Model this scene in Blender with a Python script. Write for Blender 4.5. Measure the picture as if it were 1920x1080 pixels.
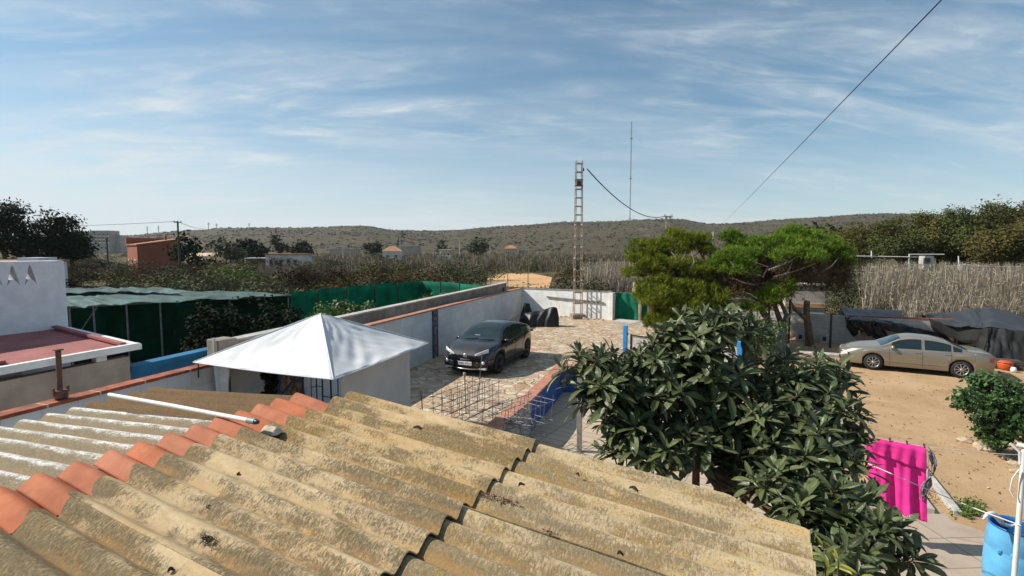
import bpy, bmesh, math, random
import numpy as np
from mathutils import Vector, Matrix
R=math.radians
for o in list(bpy.data.objects): bpy.data.objects.remove(o)
S=bpy.context.scene; COL=S.collection
# ------------------------------------------------------------------ camera
F=960.; HZ=466.; VPX=1418.; CZ=4.2
PITCH=math.atan((540-HZ)/F); YAW=math.atan((VPX-960)*math.cos(PITCH)/F)
cd=bpy.data.cameras.new('camera'); cam=bpy.data.objects.new('camera',cd); COL.objects.link(cam)
cd.sensor_width=36; cd.lens=36*F/1920; cd.clip_start=.05; cd.clip_end=9000
cam.location=(0,0,CZ); cam.rotation_euler=(math.pi/2-PITCH,0,YAW); S.camera=cam
# ------------------------------------------------------------------ light
SUN=Vector((-1,-.38,.92)).normalized()          # towards the sun
W=bpy.data.worlds.new('World'); S.world=W; W.use_nodes=True
def build_world():
    nt=W.node_tree; N=nt.nodes; L=nt.links; N.clear()
    out=N.new('ShaderNodeOutputWorld'); bg=N.new('ShaderNodeBackground'); bg.inputs[1].default_value=.088
    sky=N.new('ShaderNodeTexSky'); sky.sky_type='NISHITA'; sky.sun_disc=False
    sky.sun_elevation=math.asin(SUN.z); sky.sun_rotation=math.atan2(SUN.x,SUN.y)
    sky.air_density=1.0; sky.dust_density=.25; sky.ozone_density=4.0; sky.altitude=50
    tc=N.new('ShaderNodeTexCoord'); sep=N.new('ShaderNodeSeparateXYZ'); L.new(tc.outputs['Generated'],sep.inputs[0])
    def mth(op,a,b=None):
        n=N.new('ShaderNodeMath'); n.operation=op
        for i,v in enumerate((a,b)):
            if v is None: continue
            if isinstance(v,(int,float)): n.inputs[i].default_value=v
            else: L.new(v,n.inputs[i])
        return n.outputs[0]
    z=mth('ADD',mth('MAXIMUM',sep.outputs[2],0.0),.16)
    cx=mth('DIVIDE',sep.outputs[0],z); cy=mth('DIVIDE',sep.outputs[1],z)
    cmb=N.new('ShaderNodeCombineXYZ'); L.new(cx,cmb.inputs[0]); L.new(cy,cmb.inputs[1])
    def layer(rot,sc,nscale,detail,dist,lo,hi,off):
        m0=N.new('ShaderNodeMapping'); m0.inputs['Rotation'].default_value=(0,0,R(rot)); L.new(cmb.outputs[0],m0.inputs[0])
        m=N.new('ShaderNodeMapping'); m.inputs['Scale'].default_value=sc; m.inputs['Location'].default_value=off
        L.new(m0.outputs[0],m.inputs[0]); t=N.new('ShaderNodeTexNoise'); t.inputs['Scale'].default_value=nscale; t.inputs['Detail'].default_value=detail
        t.inputs['Roughness'].default_value=.58; t.inputs['Distortion'].default_value=dist; L.new(m.outputs[0],t.inputs['Vector'])
        r=N.new('ShaderNodeMapRange'); r.interpolation_type='SMOOTHSTEP'; r.inputs[1].default_value=lo; r.inputs[2].default_value=hi; L.new(t.outputs[0],r.inputs[0]); return r.outputs[0]
    big=layer(-30,(.45,.9,1),.75,3,.5,.33,.62,(3.1,1.7,0))
    str1=layer(-34,(.38,1.5,1),1.25,11,1.1,.38,.70,(0.4,5.2,0))
    str2=layer(-22,(.55,1.9,1),2.9,10,.8,.44,.72,(7.3,2.2,0))
    wisp=layer(-44,(.5,2.0,1),1.2,11,1.5,.58,.72,(2.6,9.1,0))
    m=mth('ADD',mth('MULTIPLY',str1,mth('ADD',mth('MULTIPLY',big,.75),.25)),mth('MULTIPLY',str2,mth('ADD',mth('MULTIPLY',big,.5),.12)))
    mott=layer(-30,(1.,1.6,1),5.5,8,.5,.40,.72,(1.3,4.2,0))
    m=mth('ADD',mth('MULTIPLY',m,mth('ADD',.62,mth('MULTIPLY',mott,.55))),mth('MULTIPLY',wisp,.42))
    # thin veil of low haze cloud towards the horizon, thickest on the sun's side
    low=N.new('ShaderNodeMapRange'); low.interpolation_type='SMOOTHSTEP'; low.inputs[1].default_value=.27; low.inputs[2].default_value=-.02; L.new(sep.outputs[2],low.inputs[0])
    side=N.new('ShaderNodeMapRange'); side.interpolation_type='SMOOTHSTEP'; side.inputs[1].default_value=.45; side.inputs[2].default_value=-1.0; L.new(sep.outputs[0],side.inputs[0])
    m=mth('ADD',mth('MULTIPLY',m,.66),mth('MULTIPLY',low.outputs[0],mth('ADD',.30,mth('MULTIPLY',side.outputs[0],.40))))
    m=mth('ADD',m,mth('MULTIPLY',side.outputs[0],.07))
    m=mth('MINIMUM',m,.9)
    hs=N.new('ShaderNodeHueSaturation'); hs.inputs['Saturation'].default_value=1.04; hs.inputs['Hue'].default_value=.484; L.new(sky.outputs[0],hs.inputs['Color'])
    mix=N.new('ShaderNodeMixRGB'); L.new(m,mix.inputs[0]); L.new(hs.outputs[0],mix.inputs[1]); mix.inputs[2].default_value=(6.4,7.1,7.4,1)
    L.new(mix.outputs[0],bg.inputs[0]); L.new(bg.outputs[0],out.inputs[0])
build_world()
sl=bpy.data.lights.new('sun','SUN'); sl.energy=5; sl.angle=R(.53); sl.color=(1,.93,.82)
so=bpy.data.objects.new('sun',sl); COL.objects.link(so); so.rotation_euler=SUN.to_track_quat('Z','Y').to_euler(); so.location=(-20,-6,30)
S.view_settings.view_transform='Standard'; S.view_settings.look='None'; S.view_settings.exposure=.34; S.view_settings.gamma=1
S.render.engine='CYCLES'
S.cycles.max_bounces=6; S.cycles.transparent_max_bounces=6; S.cycles.diffuse_bounces=3; S.cycles.glossy_bounces=3; S.cycles.volume_bounces=0
# ------------------------------------------------------------------ pixel -> world (placing things where they stand)
def ray(x,y):
    c=((x-960)/F,1.,-(y-540)/F); cp,sp=math.cos(PITCH),math.sin(PITCH); cy,sy=math.cos(YAW),math.sin(YAW)
    w=(c[0],cp+sp*c[2],-sp+cp*c[2]); return Vector((cy*w[0]-sy*w[1],sy*w[0]+cy*w[1],w[2]))
def G(x,y,z=0.):
    r=ray(x,y); return r*((z-CZ)/r.z)+Vector((0,0,CZ))
def D(x,y,d): return ray(x,y)*d+Vector((0,0,CZ))
def YY(x,y,Y):
    r=ray(x,y); return r*(Y/r.y)+Vector((0,0,CZ))
def XX(x,y,X):
    r=ray(x,y); return r*(X/r.x)+Vector((0,0,CZ))
def at(x,d,z=-.8):
    p=ray(x,HZ)*d; return Vector((p.x,p.y,z))
YZ=-.7
# ------------------------------------------------------------------ mesh helpers
class MB:
    def __init__(s): s.v=[]; s.f=[]; s.m=[]; s.sm=[]
    def add(s,vs,fs,mi=0,smooth=False):
        b=len(s.v); s.v+= [tuple(v) for v in vs]
        for f in fs: s.f.append(tuple(i+b for i in f)); s.m.append(mi); s.sm.append(smooth)
        return s
    def box(s,c,d,rz=0,mi=0,mat=None):
        x,y,z=[k/2 for k in d]; M4=mat if mat else Matrix.Rotation(rz,4,'Z'); c=Vector(c)
        vs=[c+(M4@Vector(p)) for p in ((-x,-y,-z),(x,-y,-z),(x,y,-z),(-x,y,-z),(-x,-y,z),(x,-y,z),(x,y,z),(-x,y,z))]
        return s.add(vs,[(0,3,2,1),(4,5,6,7),(0,1,5,4),(1,2,6,5),(2,3,7,6),(3,0,4,7)],mi)
    def beam(s,a,b,w,h,mi=0,up=(0,0,1)):
        a=Vector(a);b=Vector(b); d=(b-a); L=d.length; d=d/L; u=Vector(up)
        if abs(d.dot(u))>.98: u=Vector((0,1,0))
        sx=d.cross(u).normalized(); uz=sx.cross(d)
        vs=[p+sx*(i*w/2)+uz*(j*h/2) for p in (a,b) for i,j in ((-1,-1),(1,-1),(1,1),(-1,1))]
        return s.add(vs,[(0,1,2,3),(7,6,5,4),(0,4,5,1),(1,5,6,2),(2,6,7,3),(3,7,4,0)],mi)
    def tube(s,pts,r,n=8,mi=0,cap=True,smooth=True):
        pts=[Vector(p) for p in pts]; k=len(pts); rs=r if isinstance(r,(list,tuple)) else [r]*k
        vs=[];fs=[]; prev=None
        for i,p in enumerate(pts):
            t=(pts[min(i+1,k-1)]-pts[max(i-1,0)]); t=t.normalized() if t.length>1e-9 else Vector((0,0,1))
            u=prev if prev else (Vector((0,0,1)) if abs(t.z)<.9 else Vector((1,0,0)))
            a=(u-t*u.dot(t)); a=a.normalized() if a.length>1e-6 else t.orthogonal().normalized(); b=t.cross(a); prev=a
            for j in range(n):
                th=2*math.pi*j/n; vs.append(p+(a*math.cos(th)+b*math.sin(th))*rs[i])
        for i in range(k-1):
            for j in range(n):
                q=(j+1)%n; fs.append((i*n+j,i*n+q,(i+1)*n+q,(i+1)*n+j))
        s.add(vs,fs,mi,smooth)
        if cap: s.add(vs[:n],[tuple(range(n))[::-1]],mi); s.add(vs[-n:],[tuple(range(n))],mi)
        return s
    def lathe(s,c,prof,n=24,mi=0,axis='Z',smooth=True):
        c=Vector(c); vs=[];fs=[]
        for r,z in prof:
            for j in range(n):
                t=2*math.pi*j/n; p=(r*math.cos(t),r*math.sin(t),z)
                if axis=='Y': p=(p[0],p[2],p[1])
                if axis=='X': p=(p[2],p[0],p[1])
                vs.append(c+Vector(p))
        for i in range(len(prof)-1):
            for j in range(n):
                q=(j+1)%n; fs.append((i*n+j,i*n+q,(i+1)*n+q,(i+1)*n+j))
        return s.add(vs,fs,mi,smooth)
    def prism(s,poly,z0,z1,mi=0):
        n=len(poly); vs=[(p[0],p[1],z0) for p in poly]+[(p[0],p[1],z1) for p in poly]
        return s.add(vs,[tuple(range(n))[::-1],tuple(range(n,2*n))]+[(i,(i+1)%n,n+(i+1)%n,n+i) for i in range(n)],mi)
    def grid(s,fn,nu,nv,mi=0,smooth=True):
        vs=[fn(i/nu,j/nv) for i in range(nu+1) for j in range(nv+1)]
        fs=[(i*(nv+1)+j,(i+1)*(nv+1)+j,(i+1)*(nv+1)+j+1,i*(nv+1)+j+1) for i in range(nu) for j in range(nv)]
        return s.add(vs,fs,mi,smooth)
    def build(s,name,mats,parent=None,org=None,world=True,bevel=0,normals=False,solid=0):
        o_=Vector(org) if org is not None else (Vector(parent.location) if parent is not None and world else Vector((0,0,0)))
        if parent is not None and parent.parent is not None and world and org is None: o_=Vector(parent.parent.location)+Vector(parent.location)
        return mesh_obj(name,[tuple(Vector(v)-o_) for v in s.v],s.f,mats,parent,o_ if parent is None else None,s.m,s.sm,bevel,normals,solid)
def mesh_obj(name,v,f,mats,parent=None,loc=None,mi=None,sm=None,bevel=0,normals=False,solid=0):
    me=bpy.data.meshes.new(name); me.from_pydata(v,[],f)
    if not isinstance(mats,(list,tuple)): mats=[mats]
    for m in mats: me.materials.append(m)
    if mi: me.polygons.foreach_set('material_index',mi)
    if sm: me.polygons.foreach_set('use_smooth',sm)
    if normals:
        bm=bmesh.new(); bm.from_mesh(me); bmesh.ops.remove_doubles(bm,verts=bm.verts,dist=1e-5); bmesh.ops.recalc_face_normals(bm,faces=bm.faces); bm.to_mesh(me); bm.free()
    me.update(); o=bpy.data.objects.new(name,me); COL.objects.link(o)
    if parent is not None: o.parent=parent
    if loc is not None: o.location=loc
    if solid: md=o.modifiers.new('solid','SOLIDIFY'); md.thickness=abs(solid); md.offset=-1 if solid>0 else 1
    if bevel: b=o.modifiers.new('bevel','BEVEL'); b.width=bevel; b.segments=2; b.limit_method='ANGLE'
    return o
def quads_obj(name,verts,mats,parent=None,loc=None,k=4,smooth=False,org=None):
    """verts: (n,k,3) array -> one mesh of n k-gons"""
    n=len(verts); v=np.asarray(verts,np.float32).reshape(-1,3)
    if org is not None: v=v-np.array(org,np.float32)
    me=bpy.data.meshes.new(name); me.vertices.add(n*k); me.vertices.foreach_set('co',v.ravel()); me.loops.add(n*k); me.loops.foreach_set('vertex_index',np.arange(n*k,dtype=np.int32))
    me.polygons.add(n); me.polygons.foreach_set('loop_start',np.arange(0,n*k,k,dtype=np.int32))
    me.update(calc_edges=True); me.validate()
    for m in (mats if isinstance(mats,(list,tuple)) else [mats]): me.materials.append(m)
    o=bpy.data.objects.new(name,me); COL.objects.link(o)
    if parent is not None: o.parent=parent
    if loc is not None: o.location=loc
    return o
def tag(o,label=None,cat=None,group=None,kind=None):
    if label: o['label']=label
    if cat: o['category']=cat
    if group: o['group']=group
    if kind: o['kind']=kind
    return o
def thing(name,label,cat,loc=(0,0,0),rz=0,group=None):
    o=bpy.data.objects.new(name,None); o.empty_display_size=.2; COL.objects.link(o); o.location=loc; o.rotation_euler=(0,0,rz); return tag(o,label,cat,group)
def copy_tree(o,parent=None):
    c=o.copy(); COL.objects.link(c)
    if parent is not None: c.parent=parent
    for ch in list(o.children): copy_tree(ch,c)
    return c
def lerp(a,b,t): return a+(b-a)*t
def interp(x,kn):
    xs=[k[0] for k in kn]; ys=[k[1] for k in kn]; return float(np.interp(x,xs,ys))
def smooth_interp(x,kn):
    if x<=kn[0][0]: return kn[0][1]
    if x>=kn[-1][0]: return kn[-1][1]
    for i in range(len(kn)-1):
        x0,y0=kn[i]; x1,y1=kn[i+1]
        if x0<=x<=x1:
            def sl(j):
                if j<=0 or j>=len(kn)-1:
                    a,b=(0,1) if j<=0 else (len(kn)-2,len(kn)-1)
                    return (kn[b][1]-kn[a][1])/(kn[b][0]-kn[a][0])
                d0=(kn[j][1]-kn[j-1][1])/(kn[j][0]-kn[j-1][0]); d1=(kn[j+1][1]-kn[j][1])/(kn[j+1][0]-kn[j][0])
                return 0 if d0*d1<=0 else 2*d0*d1/(d0+d1)
            h=x1-x0; t=(x-x0)/h; m0=sl(i)*h; m1=sl(i+1)*h
            return (2*t**3-3*t*t+1)*y0+(t**3-2*t*t+t)*m0+(-2*t**3+3*t*t)*y1+(t**3-t*t)*m1
# ------------------------------------------------------------------ materials
class NT:
    def __init__(s,name):
        s.mat=bpy.data.materials.new(name); s.mat.use_nodes=True; s.t=s.mat.node_tree; s.N=s.t.nodes; s.L=s.t.links; s.b=s.N['Principled BSDF']; s.tc=s.N.new('ShaderNodeTexCoord')
    def put(s,sock,v):
        if hasattr(v,'is_linked'): s.L.new(v,sock)
        elif isinstance(v,(tuple,list)): sock.default_value=(*v,1) if len(v)==3 and len(sock.default_value)==4 else v
        else: sock.default_value=v
    def map(s,scale=(1,1,1),src='Object',rot=(0,0,0),loc=(0,0,0)):
        m=s.N.new('ShaderNodeMapping'); m.inputs['Scale'].default_value=scale; m.inputs['Rotation'].default_value=rot; m.inputs['Location'].default_value=loc
        s.L.new(s.tc.outputs[src] if isinstance(src,str) else src,m.inputs[0]); return m.outputs[0]
    def noise(s,vec,scale=5,detail=5,rough=.6,dist=0,col=False):
        n=s.N.new('ShaderNodeTexNoise'); n.inputs['Scale'].default_value=scale; n.inputs['Detail'].default_value=detail; n.inputs['Roughness'].default_value=rough; n.inputs['Distortion'].default_value=dist
        s.L.new(vec,n.inputs['Vector']); return n.outputs[1 if col else 0]
    def vor(s,vec,scale=5,feature='F1',out=0,rand=1):
        n=s.N.new('ShaderNodeTexVoronoi'); n.feature=feature; n.inputs['Scale'].default_value=scale; n.inputs['Randomness'].default_value=rand; s.L.new(vec,n.inputs['Vector']); return n.outputs[out]
    def rng(s,v,lo,hi,a=0,b=1,smooth=True):
        n=s.N.new('ShaderNodeMapRange'); n.interpolation_type='SMOOTHSTEP' if smooth else 'LINEAR'; n.inputs[1].default_value=lo; n.inputs[2].default_value=hi; n.inputs[3].default_value=a; n.inputs[4].default_value=b; s.L.new(v,n.inputs[0]); return n.outputs[0]
    def mth(s,op,a,b=0.):
        n=s.N.new('ShaderNodeMath'); n.operation=op; s.put(n.inputs[0],a); s.put(n.inputs[1],b); return n.outputs[0]
    def mix(s,f,a,b,mode='MIX'):
        n=s.N.new('ShaderNodeMixRGB'); n.blend_type=mode; s.put(n.inputs[0],f); s.put(n.inputs[1],a); s.put(n.inputs[2],b); return n.outputs[0]
    def bump(s,h,strength=.3,dist=.02):
        n=s.N.new('ShaderNodeBump'); n.inputs['Strength'].default_value=strength; n.inputs['Distance'].default_value=dist; s.L.new(h,n.inputs['Height']); s.L.new(n.outputs[0],s.b.inputs['Normal'])
    def fin(s,col,rough=.8,metal=0,spec=None):
        s.put(s.b.inputs['Base Color'],col); s.put(s.b.inputs['Roughness'],rough); s.b.inputs['Metallic'].default_value=metal
        if spec is not None: s.b.inputs['Specular IOR Level'].default_value=spec
        return s.mat
def simple(name,col,rough=.75,var=.18,scale=3.,bump=.15,bdist=.01,metal=0,dirt=None,dirt_amt=.35,spec=None,src='Object'):
    n=NT(name); v=n.map(src=src); a=n.noise(v,scale,6,.62); c2=tuple(c*(1-var*1.6) for c in col); c1=tuple(min(1,c*(1+var)) for c in col)
    c=n.mix(n.rng(a,.3,.7),c2,c1)
    if dirt: c=n.mix(n.mth('MULTIPLY',n.rng(n.noise(n.map((1,1,.45),loc=(5,2,1),src=src),scale*.8,7,.68),.48,.72),dirt_amt),c,dirt)
    if bump: n.bump(n.noise(v,scale*9,5,.65),bump,bdist)
    return n.fin(c,rough,metal,spec)
def foliage(name,cols,rough=.55,trans=.15,objvar=0.,spec=.3):
    n=NT(name); g=n.N.new('ShaderNodeNewGeometry'); cr=n.N.new('ShaderNodeValToRGB'); e=cr.color_ramp; 
    while len(e.elements)<len(cols): e.elements.new(.5)
    for i,c in enumerate(cols): e.elements[i].position=i/(len(cols)-1); e.elements[i].color=(*c,1)
    n.L.new(g.outputs['Random Per Island'],cr.inputs[0]); c=cr.outputs[0]
    if objvar:
        oi=n.N.new('ShaderNodeObjectInfo'); h=n.N.new('ShaderNodeHueSaturation'); n.L.new(n.rng(oi.outputs['Random'],0,1,1-objvar,1+objvar,False),h.inputs['Value'])
        n.L.new(n.rng(n.mth('FRACT',n.mth('MULTIPLY',oi.outputs['Random'],7.31)),0,1,.465,.55,False),h.inputs['Hue']); n.L.new(c,h.inputs['Color']); c=h.outputs[0]
    n.fin(c,rough,0,spec)
    if trans:
        t=n.N.new('ShaderNodeBsdfTranslucent'); n.L.new(c,t.inputs[0]); mx=n.N.new('ShaderNodeMixShader'); mx.inputs[0].default_value=trans
        n.L.new(n.b.outputs[0],mx.inputs[1]); n.L.new(t.outputs[0],mx.inputs[2]); n.L.new(mx.outputs[0],n.N['Material Output'].inputs[0])
    return n.mat
def roof_mat(name,base1,base2,dark,lichen,patch=(.5,.62),dark_amt=.85,orange=(.5,.66),white=None):
    n=NT(name); oi=n.N.new('ShaderNodeObjectInfo'); add=n.N.new('ShaderNodeVectorMath'); add.operation='ADD'
    n.L.new(n.tc.outputs['Object'],add.inputs[0]); cmb=n.N.new('ShaderNodeCombineXYZ'); n.L.new(n.mth('MULTIPLY',oi.outputs['Random'],13.),cmb.inputs[0]); n.L.new(cmb.outputs[0],add.inputs[1]); src=add.outputs[0]
    sp=n.N.new('ShaderNodeSeparateXYZ'); n.L.new(n.tc.outputs['Object'],sp.inputs[0])
    wob=n.mth('MULTIPLY',n.mth('SUBTRACT',n.noise(n.map((2.2,2.2,1),src=src),2.,3),.5),1.6)
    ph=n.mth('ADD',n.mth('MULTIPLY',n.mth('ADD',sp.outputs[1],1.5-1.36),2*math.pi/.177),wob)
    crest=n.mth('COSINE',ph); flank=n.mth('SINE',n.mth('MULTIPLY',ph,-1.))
    big=n.noise(n.map((.9,2.2,1),src=src),1.3,6,.62,.35); fine=n.noise(n.map((1,1,1),src=src),75,4,.8); med=n.noise(n.map((1.0,2.4,1),src=src),5.5,6,.72,.4)
    grain=n.noise(n.map((3.4,1.1,2.),src=src),24,5,.8)
    c=n.mix(n.rng(med,.32,.68),base1,base2)
    c=n.mix(n.rng(n.noise(n.map((.5,4,1),src=src),3.,5,.6),.5,.75,0,.5),c,tuple(x*y for x,y in zip(base2,(.98,.74,.46))))
    pm=n.mth('ADD',n.mth('MULTIPLY',big,.66),n.mth('ADD',n.mth('MULTIPLY',med,.26),n.mth('MULTIPLY',flank,.035)))
    pm=n.mth('ADD',pm,n.mth('ADD',n.mth('MULTIPLY',n.rng(sp.outputs[1],.05,-.55),.13),n.mth('SUBTRACT',n.mth('MULTIPLY',n.rng(sp.outputs[0],-.20,-.80),.075),.026)))
    pm=n.rng(n.mth('ADD',pm,n.mth('ADD',n.mth('MULTIPLY',n.mth('SUBTRACT',fine,.5),.20),n.mth('MULTIPLY',n.mth('SUBTRACT',grain,.5),.34))),patch[0]-.045,patch[0]+.06)
    pm=n.mth('MULTIPLY',pm,n.rng(grain,.30,.55,.45,1))
    c=n.mix(n.mth('MULTIPLY',pm,dark_amt),c,n.mix(n.rng(fine,.35,.65),dark,tuple(x*2.3 for x in dark)))
    ru=n.rng(n.mth('ADD',n.mth('MULTIPLY',crest,-.42),n.mth('MULTIPLY',n.mth('SUBTRACT',big,.5),2.2)),.12,.72,0,.5); c=n.mix(ru,c,tuple(x*y for x,y in zip(base2,(.84,.60,.36))))
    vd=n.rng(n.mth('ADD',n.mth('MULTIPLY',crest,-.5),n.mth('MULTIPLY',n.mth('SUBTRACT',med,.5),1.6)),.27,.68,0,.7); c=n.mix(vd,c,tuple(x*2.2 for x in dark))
    lm=n.mth('MULTIPLY',n.rng(n.noise(n.map((1,2,1),src=src,loc=(4,9,2)),1.7,5,.6),orange[0],orange[1]),n.rng(n.vor(n.map(src=src),60,'F1'),.46,.2))
    c=n.mix(n.mth('MULTIPLY',lm,.85),c,lichen)
    if white:
        wv=n.mth('ADD',n.mth('MULTIPLY',crest,.30),n.mth('ADD',n.mth('MULTIPLY',n.noise(n.map((.8,5,1),src=src),7,6,.8),.9),n.mth('MULTIPLY',fine,.5)))
        c=n.mix(n.mth('MULTIPLY',n.rng(n.mth('ADD',wv,n.mth('MULTIPLY',n.mth('SUBTRACT',grain,.5),.7)),.80,1.12),n.rng(fine,.2,.6,.45,1.)),c,white)
    c=n.mix(n.rng(n.noise(n.map(src=src),150,3,.8),.60,.72,0,.5),c,tuple(x*.25 for x in dark))
    h=n.mth('ADD',n.mth('MULTIPLY',fine,.8),n.mth('ADD',n.mth('MULTIPLY',grain,.6),n.mth('MULTIPLY',pm,.4))); n.bump(h,.75,.006)
    return n.fin(c,.95,0,.12)
M={}
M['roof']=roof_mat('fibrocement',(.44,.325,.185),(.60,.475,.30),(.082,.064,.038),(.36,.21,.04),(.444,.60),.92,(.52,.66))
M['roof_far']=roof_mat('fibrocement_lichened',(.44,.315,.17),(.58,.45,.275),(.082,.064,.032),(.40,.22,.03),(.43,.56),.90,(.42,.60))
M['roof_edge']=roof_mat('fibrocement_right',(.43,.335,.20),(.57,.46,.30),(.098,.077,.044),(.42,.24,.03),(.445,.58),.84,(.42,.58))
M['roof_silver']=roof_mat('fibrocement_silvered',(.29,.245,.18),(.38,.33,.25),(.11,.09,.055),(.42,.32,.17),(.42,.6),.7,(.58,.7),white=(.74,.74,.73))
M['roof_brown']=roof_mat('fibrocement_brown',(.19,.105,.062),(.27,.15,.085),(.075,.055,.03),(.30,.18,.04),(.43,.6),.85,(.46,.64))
def tile_mat():
    n=NT('terracotta'); v=n.map(); oi=n.N.new('ShaderNodeObjectInfo'); c=n.mix(n.rng(n.noise(v,6,6,.6),.3,.7),(.38,.118,.054),(.51,.178,.086)); hs=n.N.new('ShaderNodeHueSaturation'); n.L.new(n.rng(oi.outputs['Random'],0,1,.86,1.06,False),hs.inputs['Value']); n.L.new(n.rng(n.mth('FRACT',n.mth('MULTIPLY',oi.outputs['Random'],5.7)),0,1,.95,1.04,False),hs.inputs['Saturation']); n.L.new(c,hs.inputs['Color']); c=n.mix(n.mth('MULTIPLY',n.rng(n.noise(n.map(loc=(2,6,4)),14,7,.75),.55,.68),.6),hs.outputs[0],(.20,.115,.07)); c=n.mix(n.rng(n.noise(v,30,5,.7),.55,.8,0,.5),c,(.30,.10,.06)); c=n.mix(n.rng(n.noise(n.map(loc=(3,1,8)),9,6,.7),.60,.72,0,.4),c,(.62,.33,.22))
    n.bump(n.noise(v,70,4,.6),.25,.004); return n.fin(c,.8,0,.3)
M['tile']=tile_mat()
M['coping']=simple('brick_coping',(.30,.085,.042),.85,.3,5,.3,.006,dirt=(.12,.06,.04))
M['coping2']=simple('terracotta_coping',(.43,.19,.12),.85,.2,5,.3,.006,dirt=(.25,.14,.10))
M['mortar']=simple('mortar',(.50,.42,.33),.9,.2,8,.4)
def wall_mat(name,col,joint,bw=.5,bh=.2,jm=.5,dirt=(.2,.18,.15),amt=.4,axis='XZ',js=.012):
    n=NT(name); sep=n.N.new('ShaderNodeSeparateXYZ'); n.L.new(n.tc.outputs['Object'],sep.inputs[0]); cm=n.N.new('ShaderNodeCombineXYZ')
    n.L.new(n.mth('ADD',sep.outputs[0],sep.outputs[1]),cm.inputs[0]); n.L.new(sep.outputs[2],cm.inputs[1])
    b=n.N.new('ShaderNodeTexBrick'); b.inputs['Scale'].default_value=1; b.inputs['Brick Width'].default_value=bw; b.inputs['Row Height'].default_value=bh; b.inputs['Mortar Size'].default_value=js; b.inputs['Mortar Smooth'].default_value=.3
    b.inputs['Color1'].default_value=(*col,1); b.inputs['Color2'].default_value=(*[c*.86 for c in col],1); b.inputs['Mortar'].default_value=(*joint,1); n.L.new(cm.outputs[0],b.inputs['Vector'])
    v=n.map(); c=n.mix(n.rng(n.noise(v,1.6,7,.7),.42,.75,0,amt),b.outputs[0],dirt); c=n.mix(n.rng(n.noise(n.map((3,3,.5)),1.3,6,.7),.52,.75,0,amt*.8),c,dirt)
    n.bump(n.mth('ADD',n.mth('MULTIPLY',b.outputs[1],-jm),n.mth('MULTIPLY',n.noise(v,18,5,.7),.5)),.4,.012); return n.fin(c,.9,0,.2)
M['white_block']=wall_mat('white_block_wall',(.66,.67,.68),(.50,.51,.53),.42,.42,.3,(.42,.41,.40),.35,js=.008)
M['grey_block']=wall_mat('grey_block_wall',(.50,.48,.445),(.34,.325,.30),.4,.2,.6,(.22,.20,.17),.3)
M['white_rough']=simple('white_rough_render',(.82,.82,.80),.9,.08,2.5,.6,.03,dirt=(.45,.43,.38),dirt_amt=.35)
M['pale_block']=wall_mat('pale_block',(.52,.50,.46),(.36,.34,.3),.4,.2,.6,(.35,.3,.24),.4)
M['concrete']=simple('raw_concrete',(.27,.235,.195),.92,.2,2.2,.35,.01,dirt=(.15,.125,.10),dirt_amt=.5)
M['concrete_pale']=simple('pale_concrete',(.44,.42,.39),.9,.18,3,.3,.008,dirt=(.22,.20,.17))
M['beige']=simple('beige_render',(.40,.32,.24),.9,.12,2,.25,.006,dirt=(.26,.21,.16),dirt_amt=.4)
M['housewhite']=simple('white_render',(.70,.71,.74),.9,.06,4,.5,.012,dirt=(.5,.5,.52),dirt_amt=.25)
M['pinkroof']=simple('pink_roof_paint',(.31,.105,.10),.85,.14,1.6,.25,.006,dirt=(.22,.10,.09),dirt_amt=.45)
M['whitepaint']=simple('white_paint',(.74,.73,.70),.7,.08,3,.12,.005,dirt=(.45,.42,.38),dirt_amt=.3)
M['bluepaint']=simple('blue_paint',(.001,.120,.26),.7,.18,3,.2,.006,dirt=(.03,.17,.30),dirt_amt=.3)
def rampblue():
    n=NT('deep_blue_render'); v=n.map(); c=n.mix(n.rng(n.noise(v,2.5,6,.65),.3,.7),(.012,.055,.22),(.02,.09,.32)); c=n.mix(n.rng(n.noise(n.map((2.2,2.2,.8)),2.2,6,.75),.57,.66,0,.65),c,(.25,.17,.05)); n.bump(n.noise(v,20,5),.3,.008); return n.fin(c,.8)
M['rampblue']=rampblue()
M['bluepost']=simple('bright_blue_paint',(.03,.29,.70),.5,.12,3,.1,.004)
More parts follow.
